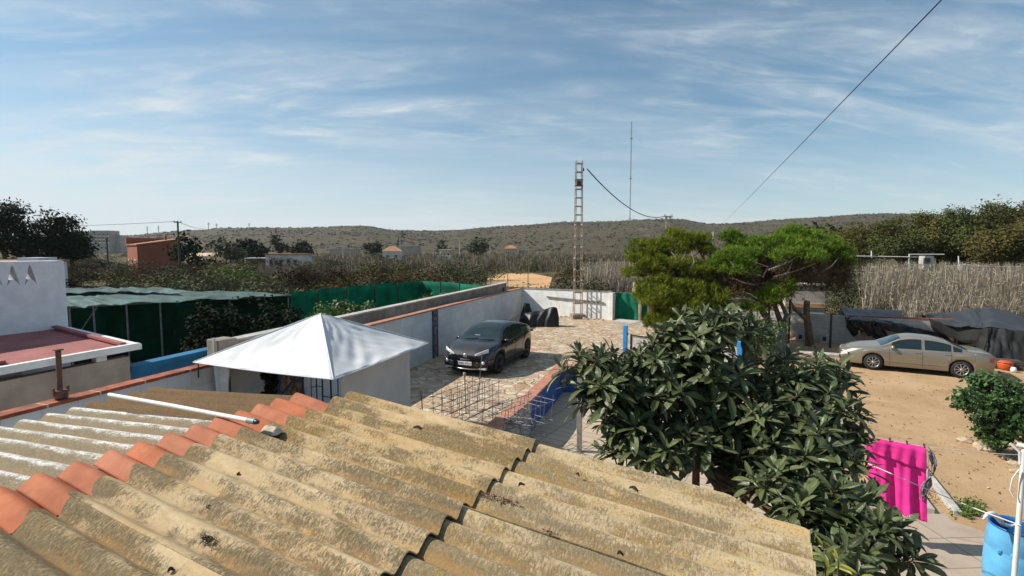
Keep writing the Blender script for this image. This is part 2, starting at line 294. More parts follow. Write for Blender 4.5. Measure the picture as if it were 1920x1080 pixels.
def stonepave():
    n=NT('crazy_paving'); v=n.map((1,1,1)); w=n.N.new('ShaderNodeVectorMath'); w.operation='ADD'; n.L.new(v,w.inputs[0]); nn=n.noise(v,2.,3,.5,0,True)
    sc=n.N.new('ShaderNodeVectorMath'); sc.operation='SCALE'; sc.inputs[3].default_value=.35; n.L.new(nn,sc.inputs[0]); n.L.new(sc.outputs[0],w.inputs[1])
    m=n.map((1.9,2.7,1.),src=w.outputs[0],rot=(0,0,R(12))); e=n.vor(m,1.75,'DISTANCE_TO_EDGE'); cell=n.vor(m,1.75,'F1',1)
    sp=n.N.new('ShaderNodeSeparateXYZ'); n.L.new(cell,sp.inputs[0])
    st=n.mix(sp.outputs[0],(.36,.27,.175),(.60,.50,.38)); st=n.mix(n.rng(sp.outputs[1],.62,.95,0,.75),st,(.40,.22,.10)); st=n.mix(n.rng(n.noise(v,9,6,.7),.45,.75,0,.55),st,(.64,.56,.46)); st=n.mix(n.rng(n.noise(n.map(loc=(7,3,1)),5,6,.72),.56,.70,0,.6),st,(.22,.13,.065))
    jw=n.mth('ADD',e,n.mth('MULTIPLY',n.mth('SUBTRACT',n.noise(v,14,4,.7),.5),.06)); j=n.rng(jw,.02,.085)
    c=n.mix(j,n.mix(n.rng(n.noise(v,1.2,4),.4,.6),(.20,.135,.085),(.36,.27,.19)),st); c=n.mix(n.rng(n.noise(n.map(loc=(1,8,3)),.35,5,.6),.5,.7,0,.35),c,(.50,.41,.31))
    n.bump(n.mth('ADD',n.mth('MULTIPLY',j,.8),n.mth('MULTIPLY',n.noise(v,22,5),.5)),.7,.03); return n.fin(c,.9,0,.2)
M['paving']=stonepave()
def tilefloor():
    n=NT('patio_tiles'); b=n.N.new('ShaderNodeTexBrick'); b.offset=0; b.inputs['Scale'].default_value=1; b.inputs['Brick Width'].default_value=.62; b.inputs['Row Height'].default_value=.31; b.inputs['Mortar Size'].default_value=.012
    b.inputs['Color1'].default_value=(.50,.39,.28,1); b.inputs['Color2'].default_value=(.43,.335,.24,1); b.inputs['Mortar'].default_value=(.17,.13,.10,1); n.L.new(n.map(rot=(0,0,R(6.7))),b.inputs['Vector'])
    v=n.map(); c=n.mix(n.rng(n.noise(v,1.5,7,.7),.45,.75,0,.45),b.outputs[0],(.34,.28,.22)); n.bump(n.mth('MULTIPLY',b.outputs[1],-1.),.3,.01); return n.fin(c,.8)
M['patio']=tilefloor()
def slabs():
    n=NT('concrete_slabs'); b=n.N.new('ShaderNodeTexBrick'); b.offset=0; b.inputs['Scale'].default_value=1; b.inputs['Brick Width'].default_value=1.1; b.inputs['Row Height'].default_value=.8; b.inputs['Mortar Size'].default_value=.012
    b.inputs['Color1'].default_value=(.42,.335,.255,1); b.inputs['Color2'].default_value=(.37,.30,.235,1); b.inputs['Mortar'].default_value=(.2,.165,.135,1); n.L.new(n.map(rot=(0,0,R(-28))),b.inputs['Vector'])
    v=n.map(); c=n.mix(n.rng(n.noise(v,2,7,.7),.45,.72,0,.6),b.outputs[0],(.28,.22,.165)); c=n.mix(n.rng(n.noise(v,60,3),.6,.75,0,.25),c,(.22,.18,.14)); n.bump(n.noise(v,50,4),.2,.005); return n.fin(c,.85)
M['slabs']=slabs()
def sandm(name,a,b,d,sc=1.):
    n=NT(name); v=n.map(); c=n.mix(n.rng(n.noise(v,.45*sc,6,.62),.35,.65),a,b); c=n.mix(n.rng(n.noise(n.map(loc=(9,2,0)),1.1*sc,8,.72,.5),.52,.72,0,.6),c,d); c=n.mix(n.rng(n.noise(v,18*sc,5,.75),.56,.72,0,.5),c,tuple(x*.6 for x in d)); c=n.mix(n.rng(n.vor(v,9*sc,'F1'),.16,.06,0,.5),c,tuple(x*.5 for x in d))
    n.bump(n.mth('ADD',n.mth('MULTIPLY',n.noise(v,2.5*sc,6,.7),1.),n.mth('MULTIPLY',n.noise(v,25*sc,5),.35)),.6,.05); return n.fin(c,.95,0,.1)
M['sand']=sandm('sandy_earth',(.37,.248,.138),(.465,.32,.188),(.26,.168,.09))
M['earth']=sandm('orange_earth',(.50,.30,.15),(.58,.37,.20),(.36,.22,.11),.3)
M['track']=sandm('pale_track',(.55,.40,.27),(.62,.47,.33),(.45,.32,.2),.3)
def scrubland(name,a,b,c_,pale,sc,pamt=.5):
    n=NT(name); v=n.map(); c=n.mix(n.rng(n.noise(v,.02*sc,6,.65),.35,.65),a,b); c=n.mix(n.rng(n.noise(n.map(loc=(50,20,3)),.11*sc,6,.7),.46,.60,0,.85),c,c_); c=n.mix(n.rng(n.noise(n.map((1,1,6),loc=(11,80,9)),.012*sc,7,.72),.55,.68,0,pamt),c,pale); c=n.mix(n.rng(n.vor(v,.3*sc,'F1'),.45,.2,0,.6),c,tuple(x*.5 for x in c_))
    n.bump(n.noise(v,.3*sc,5),.7,1.2/sc); return n.fin(c,.95,0,.1)
M['ground']=scrubland('dry_scrubland',(.095,.082,.045),(.15,.12,.07),(.055,.055,.025),(.26,.19,.11),3.,.35)
M['hills']=scrubland('scrub_hills',(.075,.064,.036),(.108,.082,.049),(.042,.042,.022),(.25,.18,.12),1.0,.55)
M['fabric_white']=simple('white_polyester',(.62,.63,.64),.75,.03,2,.1,.004,spec=.3)
M['curtain']=simple('white_curtain',(.66,.66,.68),.8,.08,4,.1)
M['panel']=simple('grey_white_side_panel',(.47,.465,.45),.85,.06,1.5,.08,.004)
M['black_metal']=simple('black_metal',(.018,.018,.022),.5,.15,4,.05)
M['steel']=simple('galvanised_bar',(.20,.205,.22),.5,.2,8,.1,.003,metal=.5,dirt=(.2,.15,.11),dirt_amt=.4)
M['rust']=simple('rusty_steel',(.14,.07,.045),.85,.3,8,.3,.004,dirt=(.07,.04,.03))
M['latticepaint']=simple('weathered_lattice_steel',(.46,.37,.30),.75,.25,4,.15,.004,dirt=(.26,.13,.07),dirt_amt=.6)
M['grey_post']=simple('grey_post',(.33,.31,.28),.75,.15,5,.2,.004,dirt=(.2,.18,.15))
M['pvc']=simple('white_pvc',(.78,.77,.72),.4,.05,5,.03,dirt=(.5,.46,.38),dirt_amt=.3)
M['pvcgrey']=simple('grey_green_pvc',(.20,.27,.25),.5,.1,5)
M['netroof']=simple('pale_green_shade_net',(.050,.105,.10),.85,.35,1.2,.5,.03,dirt=(.16,.235,.235),dirt_amt=.5)
def netm(name,col,trans):
    n=NT(name); v=n.map(); c=n.mix(n.rng(n.noise(v,1.1,6,.65),.3,.7),tuple(x*.6 for x in col),tuple(x*1.25 for x in col)); n.bump(n.noise(v,3,5),.5,.05); n.fin(c,.8,0,.2)
    t=n.N.new('ShaderNodeBsdfTranslucent'); n.L.new(c,t.inputs[0]); mx=n.N.new('ShaderNodeMixShader'); mx.inputs[0].default_value=trans; n.L.new(n.b.outputs[0],mx.inputs[1]); n.L.new(t.outputs[0],mx.inputs[2]); n.L.new(mx.outputs[0],n.N['Material Output'].inputs[0]); return n.mat
M['netgreen']=netm('green_windbreak_net',(.006,.20,.115),.38)
M['netshade']=netm('shade_darkened_green_net',(.002,.050,.026),.26)  # same green net, its colour darkened to stand for shade under the canopy
M['gatenet']=netm('green_gate_cover',(.006,.17,.10),.15)
M['tarpblack']=simple('black_tarp',(.010,.011,.012),.45,.3,3,.3,.01,spec=.4)
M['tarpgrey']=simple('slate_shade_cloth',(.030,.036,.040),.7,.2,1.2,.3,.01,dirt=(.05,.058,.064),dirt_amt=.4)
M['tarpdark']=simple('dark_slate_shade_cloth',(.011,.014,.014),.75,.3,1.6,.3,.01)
M['wood']=simple('weathered_wood',(.30,.20,.13),.85,.3,5,.3,.005)
M['woodpale']=simple('pale_weathered_board',(.40,.33,.25),.9,.2,4,.3,.005)
M['bark']=simple('bark',(.13,.085,.06),.95,.35,9,.8,.02,dirt=(.25,.20,.16))
M['barkgrey']=simple('grey_bark',(.27,.23,.20),.95,.3,9,.6,.015)
M['loqbark']=simple('loquat_bark',(.16,.085,.05),.9,.3,12,.5,.008)
M['pink']=simple('hot_pink_towelling',(.80,.045,.30),.95,.09,9,.35,.003,spec=.1)
M['grey_cloth']=simple('grey_lacy_cloth',(.28,.25,.27),.9,.4,30,.3)
M['barrel']=simple('blue_plastic',(.10,.36,.62),.45,.12,3,.05,.003,dirt=(.28,.46,.58),dirt_amt=.45)
M['barrel_in']=simple('blue_plastic_inside',(.01,.12,.36),.45,.1,3,.05)
M['rag']=simple('pale_rag',(.60,.66,.66),.9,.12,8,.3)
M['orange']=simple('orange_plastic',(.55,.09,.02),.5,.1,4,.05)
M['redp']=simple('red_plastic',(.40,.02,.02),.5,.1,4,.05)
M['rock']=simple('limestone',(.52,.41,.29),.9,.2,6,.7,.03,dirt=(.25,.19,.13))
M['cable']=simple('black_cable',(.015,.015,.017),.6,.1,4,0)
M['line']=simple('white_cord',(.70,.67,.62),.7,.05,4,0)
M['tyre']=simple('tyre_rubber',(.016,.016,.017),.85,.2,10,.2,.003,dirt=(.08,.065,.05),dirt_amt=.4)
M['alloy']=simple('alloy_rim',(.50,.50,.49),.35,.08,6,0,metal=.75)
M['alloydark']=simple('dark_alloy_rim',(.06,.06,.065),.35,.08,6,0,metal=.6)
M['blackplastic']=simple('black_trim',(.014,.014,.016),.55,.1,8,.05)
M['lens']=simple('clear_lamp_lens',(.62,.66,.70),.12,.05,6,0,spec=.7)
M['redlens']=simple('red_lamp_lens',(.30,.008,.01),.15,.1,6,0,spec=.7)
def carpaint(name,col,metal,rough,dust,damt):
    n=NT(name); v=n.map(); g=n.N.new('ShaderNodeNewGeometry'); sp=n.N.new('ShaderNodeSeparateXYZ'); n.L.new(g.outputs['Normal'],sp.inputs[0])
    d=n.mth('MULTIPLY',n.rng(sp.outputs[2],.2,.95),n.rng(n.noise(v,2.5,6,.6),.2,.7,.35,1.)); c=n.mix(n.mth('MULTIPLY',d,damt),col,dust)
    n.fin(c,n.mth('ADD',n.mth('MULTIPLY',d,.35),rough),metal,.5); n.b.inputs['Coat Weight'].default_value=.7; n.b.inputs['Coat Roughness'].default_value=.06; return n.mat
M['suvpaint']=carpaint('dark_grey_car_paint',(.006,.007,.010),.3,.20,(.11,.10,.09),.20)
M['goldpaint']=carpaint('champagne_car_paint',(.27,.245,.20),.55,.30,(.30,.27,.22),.3)
def glassm(name,col=(.012,.022,.026)):
    n=NT(name); n.fin(col,.07,0,.65); return n.mat
M['glass']=glassm('tinted_glass'); M['glassblue']=glassm('windscreen_glass',(.014,.028,.034))
M['plate']=simple('number_plate_white',(.75,.76,.78),.4,.03,5,0); M['plateblue']=simple('plate_blue',(.01,.05,.4),.4,.05,5,0); M['ink']=simple('plate_ink',(.02,.02,.02),.5,.05,5,0)
M['orangehouse']=simple('terracotta_render',(.33,.105,.058),.9,.1,.8,.1,dirt=(.2,.07,.05),dirt_amt=.3)
M['farwhite']=simple('far_white_render',(.62,.60,.57),.9,.08,.8,0); M['farpale']=simple('far_cream_render',(.34,.31,.27),.9,.1,.3,0); M['farroof']=simple('far_tile_roof',(.38,.19,.10),.9,.2,1.5,0); M['farwin']=simple('far_dark_window',(.04,.045,.05),.3,.1,1,0); M['faryellow']=simple('far_yellow_render',(.55,.40,.22),.9,.1,.8,0)
M['mast']=simple('mast_steel',(.20,.22,.25),.6,.1,1,0); M['woodpole']=simple('dark_pole_wood',(.07,.058,.05),.9,.2,3,.2)
M['stonemosaic']=simple('stone_mosaic',(.30,.19,.09),.85,.6,7,.6,.02,dirt=(.05,.06,.09),dirt_amt=.8)
M['rosette']=simple('mosaic_rosette',(.40,.24,.17),.8,.5,18,.4)
M['dryleaf']=foliage('dry_leaves',[(.09,.04,.03),(.17,.08,.06),(.24,.13,.08)],.9,0)
M['darkbits']=simple('dark_debris',(.03,.025,.02),.9,.4,30,.4)
# foliage colours
M['scrub']=foliage('brown_green_scrub_leaves',[(.028,.020,.009),(.065,.042,.018),(.048,.046,.016),(.11,.068,.032)],.8,.1,.55,.1)
M['olive']=foliage('olive_leaves',[(.045,.050,.028),(.085,.085,.05),(.065,.075,.03),(.12,.105,.065)],.8,.1,.3,.1)
M['drygrey']=foliage('dry_grey_twigs',[(.09,.072,.05),(.15,.12,.085),(.20,.165,.12)],.9,.05,.25,.05)
M['limegreen']=foliage('yellow_green_leaves',[(.06,.08,.012),(.11,.14,.02),(.16,.17,.03)],.7,.2,.2)
M['rightwood']=foliage('evergreen_leaves',[(.040,.045,.012),(.078,.080,.020),(.115,.105,.028),(.058,.066,.02)],.75,.12,.25,.15)
M['darktree']=foliage('dark_evergreen_leaves',[(.008,.014,.006),(.018,.028,.012),(.030,.040,.018)],.8,.05,.2,.1)
M['shade']=foliage('shade_darkened_garden_leaves',[(.004,.008,.004),(.009,.016,.007),(.016,.024,.010)],.8,.05,.2,.1)  # garden leaves with the shade below the net painted into their colour
M['pine']=foliage('pine_needles',[(.032,.070,.008),(.088,.162,.012),(.165,.25,.02),(.27,.32,.04)],.6,.12,.1,.2)
M['pinedry']=foliage('dry_pine_needles',[(.05,.035,.018),(.10,.07,.035),(.14,.10,.05)],.9,.05)
M['gardenleaf']=foliage('garden_leaves',[(.04,.085,.02),(.075,.13,.03),(.12,.17,.045),(.16,.19,.06)],.5,.2,.1)
M['bushleaf']=foliage('deep_green_leaves',[(.030,.072,.024),(.055,.115,.036),(.09,.165,.05)],.45,.2)
M['hillscrub']=foliage('hill_scrub_leaves',[(.036,.036,.018),(.06,.055,.03),(.085,.07,.042)],.9,.05,.2,.05)
M['reed']=foliage('dry_reeds',[(.26,.21,.15),(.40,.34,.26),(.34,.28,.20),(.52,.46,.37),(.17,.135,.09)],.9,.15,0,.1)
M['reedgrey']=foliage('grey_reeds',[(.17,.14,.10),(.25,.205,.15),(.21,.17,.12)],.9,.1,0,.1)
M['gravel']=foliage('yard_stones',[(.16,.11,.07),(.36,.27,.18),(.50,.42,.32)],.95,0)
M['grass']=foliage('weeds',[(.06,.10,.02),(.11,.17,.03),(.16,.20,.05)],.7,.2)
def loqleaf(name,top,low,tint):
    n=NT(name); g=n.N.new('ShaderNodeNewGeometry'); uv=n.map((1,1,1),src='UV'); sp=n.N.new('ShaderNodeSeparateXYZ'); n.L.new(uv,sp.inputs[0])
    t=n.mix(g.outputs['Random Per Island'],tuple(x*.6 for x in top),tuple(x*1.45 for x in top)); t=n.mix(n.rng(n.mth('FRACT',n.mth('MULTIPLY',g.outputs['Random Per Island'],17.3)),.86,.97,0,.7),t,tint)
    rib=n.rng(n.mth('ABSOLUTE',n.mth('SUBTRACT',sp.outputs[0],.5)),.045,.02); vein=n.N.new('ShaderNodeTexWave'); vein.inputs['Scale'].default_value=4.2; n.L.new(n.map((.0,1,0),src='UV'),vein.inputs[0])
    sv=n.N.new('ShaderNodeMath'); sv.operation='SINE'; n.L.new(n.mth('MULTIPLY',n.mth('ADD',sp.outputs[1],n.mth('MULTIPLY',n.mth('ABSOLUTE',n.mth('SUBTRACT',sp.outputs[0],.5)),-.5)),70.),sv.inputs[0])
    t=n.mix(n.mth('MULTIPLY',n.rng(sv.outputs[0],.2,1.),.35),t,tuple(x*.5 for x in top)); t=n.mix(n.mth('MULTIPLY',rib,.55),t,(.22,.26,.12))
    lw=n.mix(g.outputs['Random Per Island'],tuple(x*.8 for x in low),tuple(x*1.2 for x in low)); c=n.mix(g.outputs['Backfacing'],t,lw)
    n.bump(sv.outputs[0],.5,.004); n.fin(c,n.rng(g.outputs['Backfacing'],0,1,.34,.85),0,.6)
    tr=n.N.new('ShaderNodeBsdfTranslucent'); n.L.new(t,tr.inputs[0]); mx=n.N.new('ShaderNodeMixShader'); mx.inputs[0].default_value=.17; n.L.new(n.b.outputs[0],mx.inputs[1]); n.L.new(tr.outputs[0],mx.inputs[2]); n.L.new(mx.outputs[0],n.N['Material Output'].inputs[0]); return n.mat
M['loq']=loqleaf('loquat_leaves',(.105,.130,.048),(.11,.13,.075),(.075,.105,.03))
M['loqnew']=loqleaf('young_loquat_leaves',(.085,.12,.045),(.14,.17,.095),(.15,.17,.06))
M['loqyellow']=loqleaf('yellow_loquat_leaves',(.34,.36,.04),(.25,.27,.06),(.42,.40,.05))
# ================================================================== SETTING
def sheet(name,poly,z,mat,kind='structure',label=None):
    b=MB(); b.add([(p[0],p[1],z) for p in poly],[tuple(range(len(poly)))]); o=b.build(name,mat,org=(0,0,0)); tag(o,kind=kind,label=label); return o
# ground sheet: polar, reaches beyond the hills
def ground():
    b=MB(); rr=[0,20,45,90,180,400,900,1500,2250]; n=72; vs=[(0,0,-.8)]; fs=[]
    for r in rr[1:]:
        for j in range(n): a=2*math.pi*j/n; vs.append((r*math.cos(a),r*math.sin(a),-.8))
    for j in range(n): fs.append((0,1+j,1+(j+1)%n))
    for i in range(len(rr)-2):
        for j in range(n): q=(j+1)%n; fs.append((1+i*n+j,1+(i+1)*n+j,1+(i+1)*n+q,1+i*n+q))
    b.add(vs,fs); tag(b.build('ground',M['ground']),kind='structure')
ground()
SKY=[(-900,452),(-300,450),(0,449),(150,448),(230,443),(330,434),(400,430),(500,428),(600,427),(655,424),(690,424),(730,431),(770,432.5),(840,432),(900,428),(960,424),(1000,421),(1060,417),(1110,416.5),(1160,415),(1200,413),(1240,411),(1275,412),(1305,416),(1330,420.5),(1360,419.5),(1400,417),(1450,413),(1500,410),(1560,406),(1620,402),(1680,401),(1760,403),(1860,407),(1960,411),(2200,418),(3200,430)]
from mathutils import noise as mn
def hill_h(az,r):
    """az in photo columns on the horizon line, r metres"""
    top=(HZ-smooth_interp(az,SKY))/F*1450*math.sqrt(1+((az-960)/F)**2)+CZ
    rf=r/math.sqrt(1+((az-960)/F)**2)
    t=(rf-620)/(1450-620); t=max(0,min(1,t)); s=t*t*(3-2*t)
    if r>1700: s*=1
    return s
def hills():
    b=MB(); cols=list(np.linspace(-760,2680,330)); rows=[560,640,720,800,880,960,1040,1120,1200,1270,1340,1400,1450,1500,1600,1800]
    def fn(i,j):
        az=cols[i]; rf=rows[j]; p=ray(az,HZ)*rf; top=(HZ-smooth_interp(az,SKY))/F*1450+CZ
        t=max(0,min(1,(rf-620)/830)); s=t*t*(3-2*t)*.55+t*.45
        nz=mn.fractal(Vector((p.x*.006,p.y*.006,0)),1,2,5)*9*math.sin(min(1,t)*math.pi)+mn.fractal(Vector((p.x*.03,p.y*.03,7)),1,2,4)*1.6
        z=-6+(top+6)*s+(nz if j>1 else 0)
        if rf>1450: z=top-(rf-1450)*.10+nz*.5
        if rf==1450: z=top+mn.fractal(Vector((p.x*.03,p.y*.03,7)),1,2,4)*1.0
        return (p.x,p.y,z)
    n=len(rows); vs=[fn(i,j) for i in range(len(cols)) for j in range(n)]
    fs=[(i*n+j,(i+1)*n+j,(i+1)*n+j+1,i*n+j+1) for i in range(len(cols)-1) for j in range(n-1)]
    b.add(vs,fs,0,True); o=b.build('hills',M['hills']); tag(o,kind='structure'); return vs,n,len(cols)
HV,HN,HC=hills()
def blob_leaves(rng,pos,size,n,leaf):
    d=rng.normal(size=(n,3)); d/=np.linalg.norm(d,axis=1)[:,None]; rad=rng.uniform(.55,1,(n,1)); c=pos+d*rad*size
    nn=d+rng.normal(size=(n,3))*.5; a=np.cross(nn,rng.normal(size=(n,3))); a/=np.linalg.norm(a,axis=1)[:,None]+1e-9; bb=np.cross(nn,a); bb/=np.linalg.norm(bb,axis=1)[:,None]+1e-9
    s=leaf*rng.uniform(.6,1.3,(n,1)); return np.stack([c-a*s,c-bb*s*.6,c+a*s,c+bb*s*.6],1)
def hill_scrub():
    rng=np.random.default_rng(3); out=[]
    for k in range(12000):
        i=rng.integers(20,HC-60); j=rng.integers(2,HN-4); t=rng.random(2); p=np.array(HV[i*HN+j])*(1-t[0])+np.array(HV[(i+1)*HN+j])*t[0]; q=np.array(HV[i*HN+j+1])*(1-t[0])+np.array(HV[(i+1)*HN+j+1])*t[0]; c=p*(1-t[1])+q*t[1]
        if mn.noise(Vector((c[0]*.012,c[1]*.012,2)))+.5*rng.normal()<-.05: continue
        s=rng.uniform(.9,2.6); out.append(blob_leaves(rng,c+np.array([0,0,s*.3]),np.array([s*1.3,s*1.3,s*.75]),8,s*.75))
    o=quads_obj('hill_scrub',np.concatenate(out),M['hillscrub']); tag(o,'low scrub dotted over the distant hills','scrub',kind='stuff')
hill_scrub()
# ------------------------------------------------ courtyard, patio, yard
def bw(Y): return -8.95-.13*Y if Y<17 else -11.16-.19*(Y-17)            # line of the long white boundary wall
CORNER=Vector((bw(30.2),30.2,0)); BWR=Vector((-7.62,29.6,0))
court=[(bw(3),3),(bw(17),17),(bw(30.2)+.02,30.2),(BWR.x,BWR.y+.2),(-5.6,30.9),(-.6,31.2),(-.5,21.3),(-4.4,20.7),(-4.4,17.3),(-6.0,16.4),(-5.27,10.4),(-5.1,3.6),(-5.7,3.4)]
def slab(name,poly,z0,z1,mat):
    b=MB(); b.prism(poly[::-1] if area(poly)<0 else poly,z0,z1); tag(b.build(name,mat),kind='structure')
def area(p): return sum(p[i][0]*p[(i+1)%len(p)][1]-p[(i+1)%len(p)][0]*p[i][1] for i in range(len(p)))/2
slab('driveway',court,-1.2,0,M['paving'])
sheet('sandy_yard',[(-5.2,3),(40,-2),(40,26),(16,33),(4,32.3),(-.5,31.2),(-.5,17),(-5.2,17)],YZ-.008,M['sand'])

sheet('patio',[(-5.42,3.3),(1.2,3.0),(1.5,9.2),(.3,13.6),(-1.2,17.2),(-6.0,17.1)],YZ-.004,M['patio'])
pp=[G(*q,YZ) for q in ((1500,905),(1640,925),(1740,948),(1772,963),(1787,978),(1845,997),(2050,1075),(2050,1300),(1500,1300))]
sheet('path',[(p.x,p.y) for p in pp],YZ,M['slabs'])
for nm,q,mt in (('field',((912,536),(915,519),(940,513),(1000,513),(1035,520),(1030,540)),'earth'),('field',((1140,548),(1150,531),(1200,529),(1240,548)),'track'),('field',((1596,532),(1600,503),(1622,500),(1700,505),(1660,535)),'earth'),
                ('field',((250,462.6+8),(420,475),(470,477),(330,482)),'track')):
    sheet(nm,[(lambda p:(p.x,p.y))(G(x,y,-.77)) for x,y in q],-.77,M[mt])
# ================================================================== NEAR ROOF
SL=.0837; RX=-3.55; RZ=CZ-1.285; PER=.177; Y0=1.36
def wave(Y):
    a=abs(math.cos(math.pi*(Y-Y0)/PER)); return .031*(.45*(2*a*a-1)+.55*(2*a-1))
def rz(X,Y):
    z=RZ-.026-SL*abs(X-RX); return z+wave(Y)+.006*mn.noise(Vector((X*1.3,Y*1.3,5)))
shed=thing('outbuilding','low outbuilding under a corrugated fibre cement roof with a row of terracotta ridge tiles','outbuilding',(-2.6,1.5,YZ))
def roof_sheet(x0,x1,y0,y1,mat,dz=0,label=None,cut=None,tilt=0,nx=None,wob=.0):
    b=MB(); ny=max(6,int((y1-y0)/PER*12)); nx=nx or max(8,int(abs(x1-x0)/.06)); th=.0075
    sd=x0*3.1+y0*7.7
    def P(u,v,t):
        Y=lerp(y0,y1,v); e0=x0+.012*mn.noise(Vector((sd,Y*9,1))); e1=x1+.014*mn.noise(Vector((sd,Y*7,9)))
        if cut: e1=min(e1,cut(Y)+.02*mn.noise(Vector((sd,Y*20,3))))
        X=lerp(e0,e1,u); return Vector((X,Y,rz(X,Y)+dz+tilt*(v-.5)-t+wob*mn.noise(Vector((X*3,Y*14,sd)))))
    top=[P(i/nx,j/ny,0) for i in range(nx+1) for j in range(ny+1)]; bot=[P(i/nx,j/ny,th) for i in range(nx+1) for j in range(ny+1)]
    k=ny+1; N=len(top); fs=[(i*k+j,(i+1)*k+j,(i+1)*k+j+1,i*k+j+1) for i in range(nx) for j in range(ny)]
    if x1<x0: fs=[f[::-1] for f in fs]
    ft=list(fs); fb=[tuple(N+i for i in f[::-1]) for f in fs]; rim=[]
    for j in range(ny): rim+= [(j,j+1,N+j+1,N+j),(nx*k+j+1,nx*k+j,N+nx*k+j,N+nx*k+j+1)]
    for i in range(nx): rim+= [((i+1)*k,i*k,N+i*k,N+(i+1)*k),(i*k+ny,(i+1)*k+ny,N+(i+1)*k+ny,N+i*k+ny)]
    b.add(top+bot,ft+fb,0,True); b.add(top+bot,rim,0,False)
    o=b.build('roof_sheet',mat,shed)
    if label: o['label']=label
brk=lambda Y: .33 if Y<3.30 else (.33-(Y-3.30)*2.3)
for i,(y0,y1) in enumerate(((2.436,3.50),(1.352,2.414),(.28,1.36),(-.8,.29))):
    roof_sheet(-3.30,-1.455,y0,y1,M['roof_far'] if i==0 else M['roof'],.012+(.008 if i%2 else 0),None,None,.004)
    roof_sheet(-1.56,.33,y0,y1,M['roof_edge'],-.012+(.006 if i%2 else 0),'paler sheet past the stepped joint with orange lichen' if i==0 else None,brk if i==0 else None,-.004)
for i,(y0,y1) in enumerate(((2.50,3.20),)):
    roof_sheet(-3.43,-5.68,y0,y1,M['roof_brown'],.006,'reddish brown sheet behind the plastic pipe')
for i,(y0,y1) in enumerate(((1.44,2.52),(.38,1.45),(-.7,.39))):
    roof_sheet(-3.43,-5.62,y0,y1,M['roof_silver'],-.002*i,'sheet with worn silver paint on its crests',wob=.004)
def ridge_tile(Yc,i):
    """one S-shaped ridge piece per wave; its right end tucks under the right-hand sheet, its left end laps over the left one"""
    b=MB(); rnd=random.Random(i); x0=-3.575+rnd.uniform(-.012,.012); x1=-3.17; sk=rnd.uniform(-.008,.008); lift=rnd.uniform(-.003,.004); n=16; nu=8
    def P(u,v,off):
        X=lerp(x0,x1,u); Y=Yc+PER*lerp(-.53,.50,v)+sk*(u-.5); a=abs(math.cos(math.pi*lerp(-.53,.50,v))); w=.033*(.35*(2*a*a-1)+.65*(2*a-1))
        z=RZ-.026-SL*abs(X-RX)*lerp(.35,1,u)+w+lerp(.022,-.004,u**.9)+lift+.010*(1-v)**6-.004*v+off
        return Vector((X,Y,z))
    k=n+1; top=[P(q/nu,j/n,.010) for q in range(nu+1) for j in range(k)]; bot=[P(q/nu,j/n,0) for q in range(nu+1) for j in range(k)]; N=len(top)
    fs=[(a*k+j,(a+1)*k+j,(a+1)*k+j+1,a*k+j+1) for a in range(nu) for j in range(n)]
    b.add(top+bot,[f for f in fs]+[tuple(N+q for q in f[::-1]) for f in fs],0,True)
    rim=[]
    for j in range(n): rim+=[(j,N+j,N+j+1,j+1)[::-1],(nu*k+j,nu*k+j+1,N+nu*k+j+1,N+nu*k+j)[::-1]]
    for a in range(nu): rim+=[(a*k,(a+1)*k,N+(a+1)*k,N+a*k),(a*k+n,N+a*k+n,N+(a+1)*k+n,(a+1)*k+n)]
    b.add(top+bot,rim); b.build('ridge_tile',M['tile'],shed)
for i in range(16): ridge_tile(Y0+PER*(i-5.0),i)
b=MB(); b.box((-3.42,2.95,RZ-.10),(.20,.7,.05)); b.build('ridge_mortar',M['mortar'],shed)
b=MB(); p=G(508,796,2.93)
b.grid(lambda u,v:(p.x-.07+.15*u,p.y-.045+.085*v,2.872+.045*math.sin(math.pi*v)**.6*min(1,min(u,1-u)*9)+.01*mn.noise(Vector((u*5,v*5,2)))),10,10); b.build('mortar_patch',M['mortar'],shed)
b=MB(); b.box((-2.65,1.15,.92),(5.3,3.9,3.24)); b.build('wall',M['white_block'],shed)
b=MB(); 
for X in (-5.2,-4.4,-2.9,-2.1,-1.3,-.5): b.box((X,1.25,RZ-SL*abs(X-RX)-.155),(.06,4.0,.08))
b.build('rafter',M['wood'],shed)
# pipe resting on the roof
pa=Vector((-4.72,2.30,3.0)); pa=G(205,740,2.97); pb=G(470,789,2.972)
pipe=thing('plastic_pipe','white plastic pipe lying across the corrugated roof beside the ridge tiles','pipe',tuple(pa))
b=MB(); b.tube([pa,pa.lerp(pb,.5)+Vector((0,0,.004)),pb],.0165,12); b.build('pipe_barrel',M['pvc'],pipe)
dr=(pb-pa).normalized(); b=MB(); b.tube([pb-dr*.03,pb+dr*.045],.021,12); b.build('coupling',M['pvcgrey'],pipe)
b=MB(); b.tube([pb+dr*.045,pb+dr*.06,pb+dr*.075],[.016,.019,.013],12); b.build('end_cap',M['alloydark'],pipe)
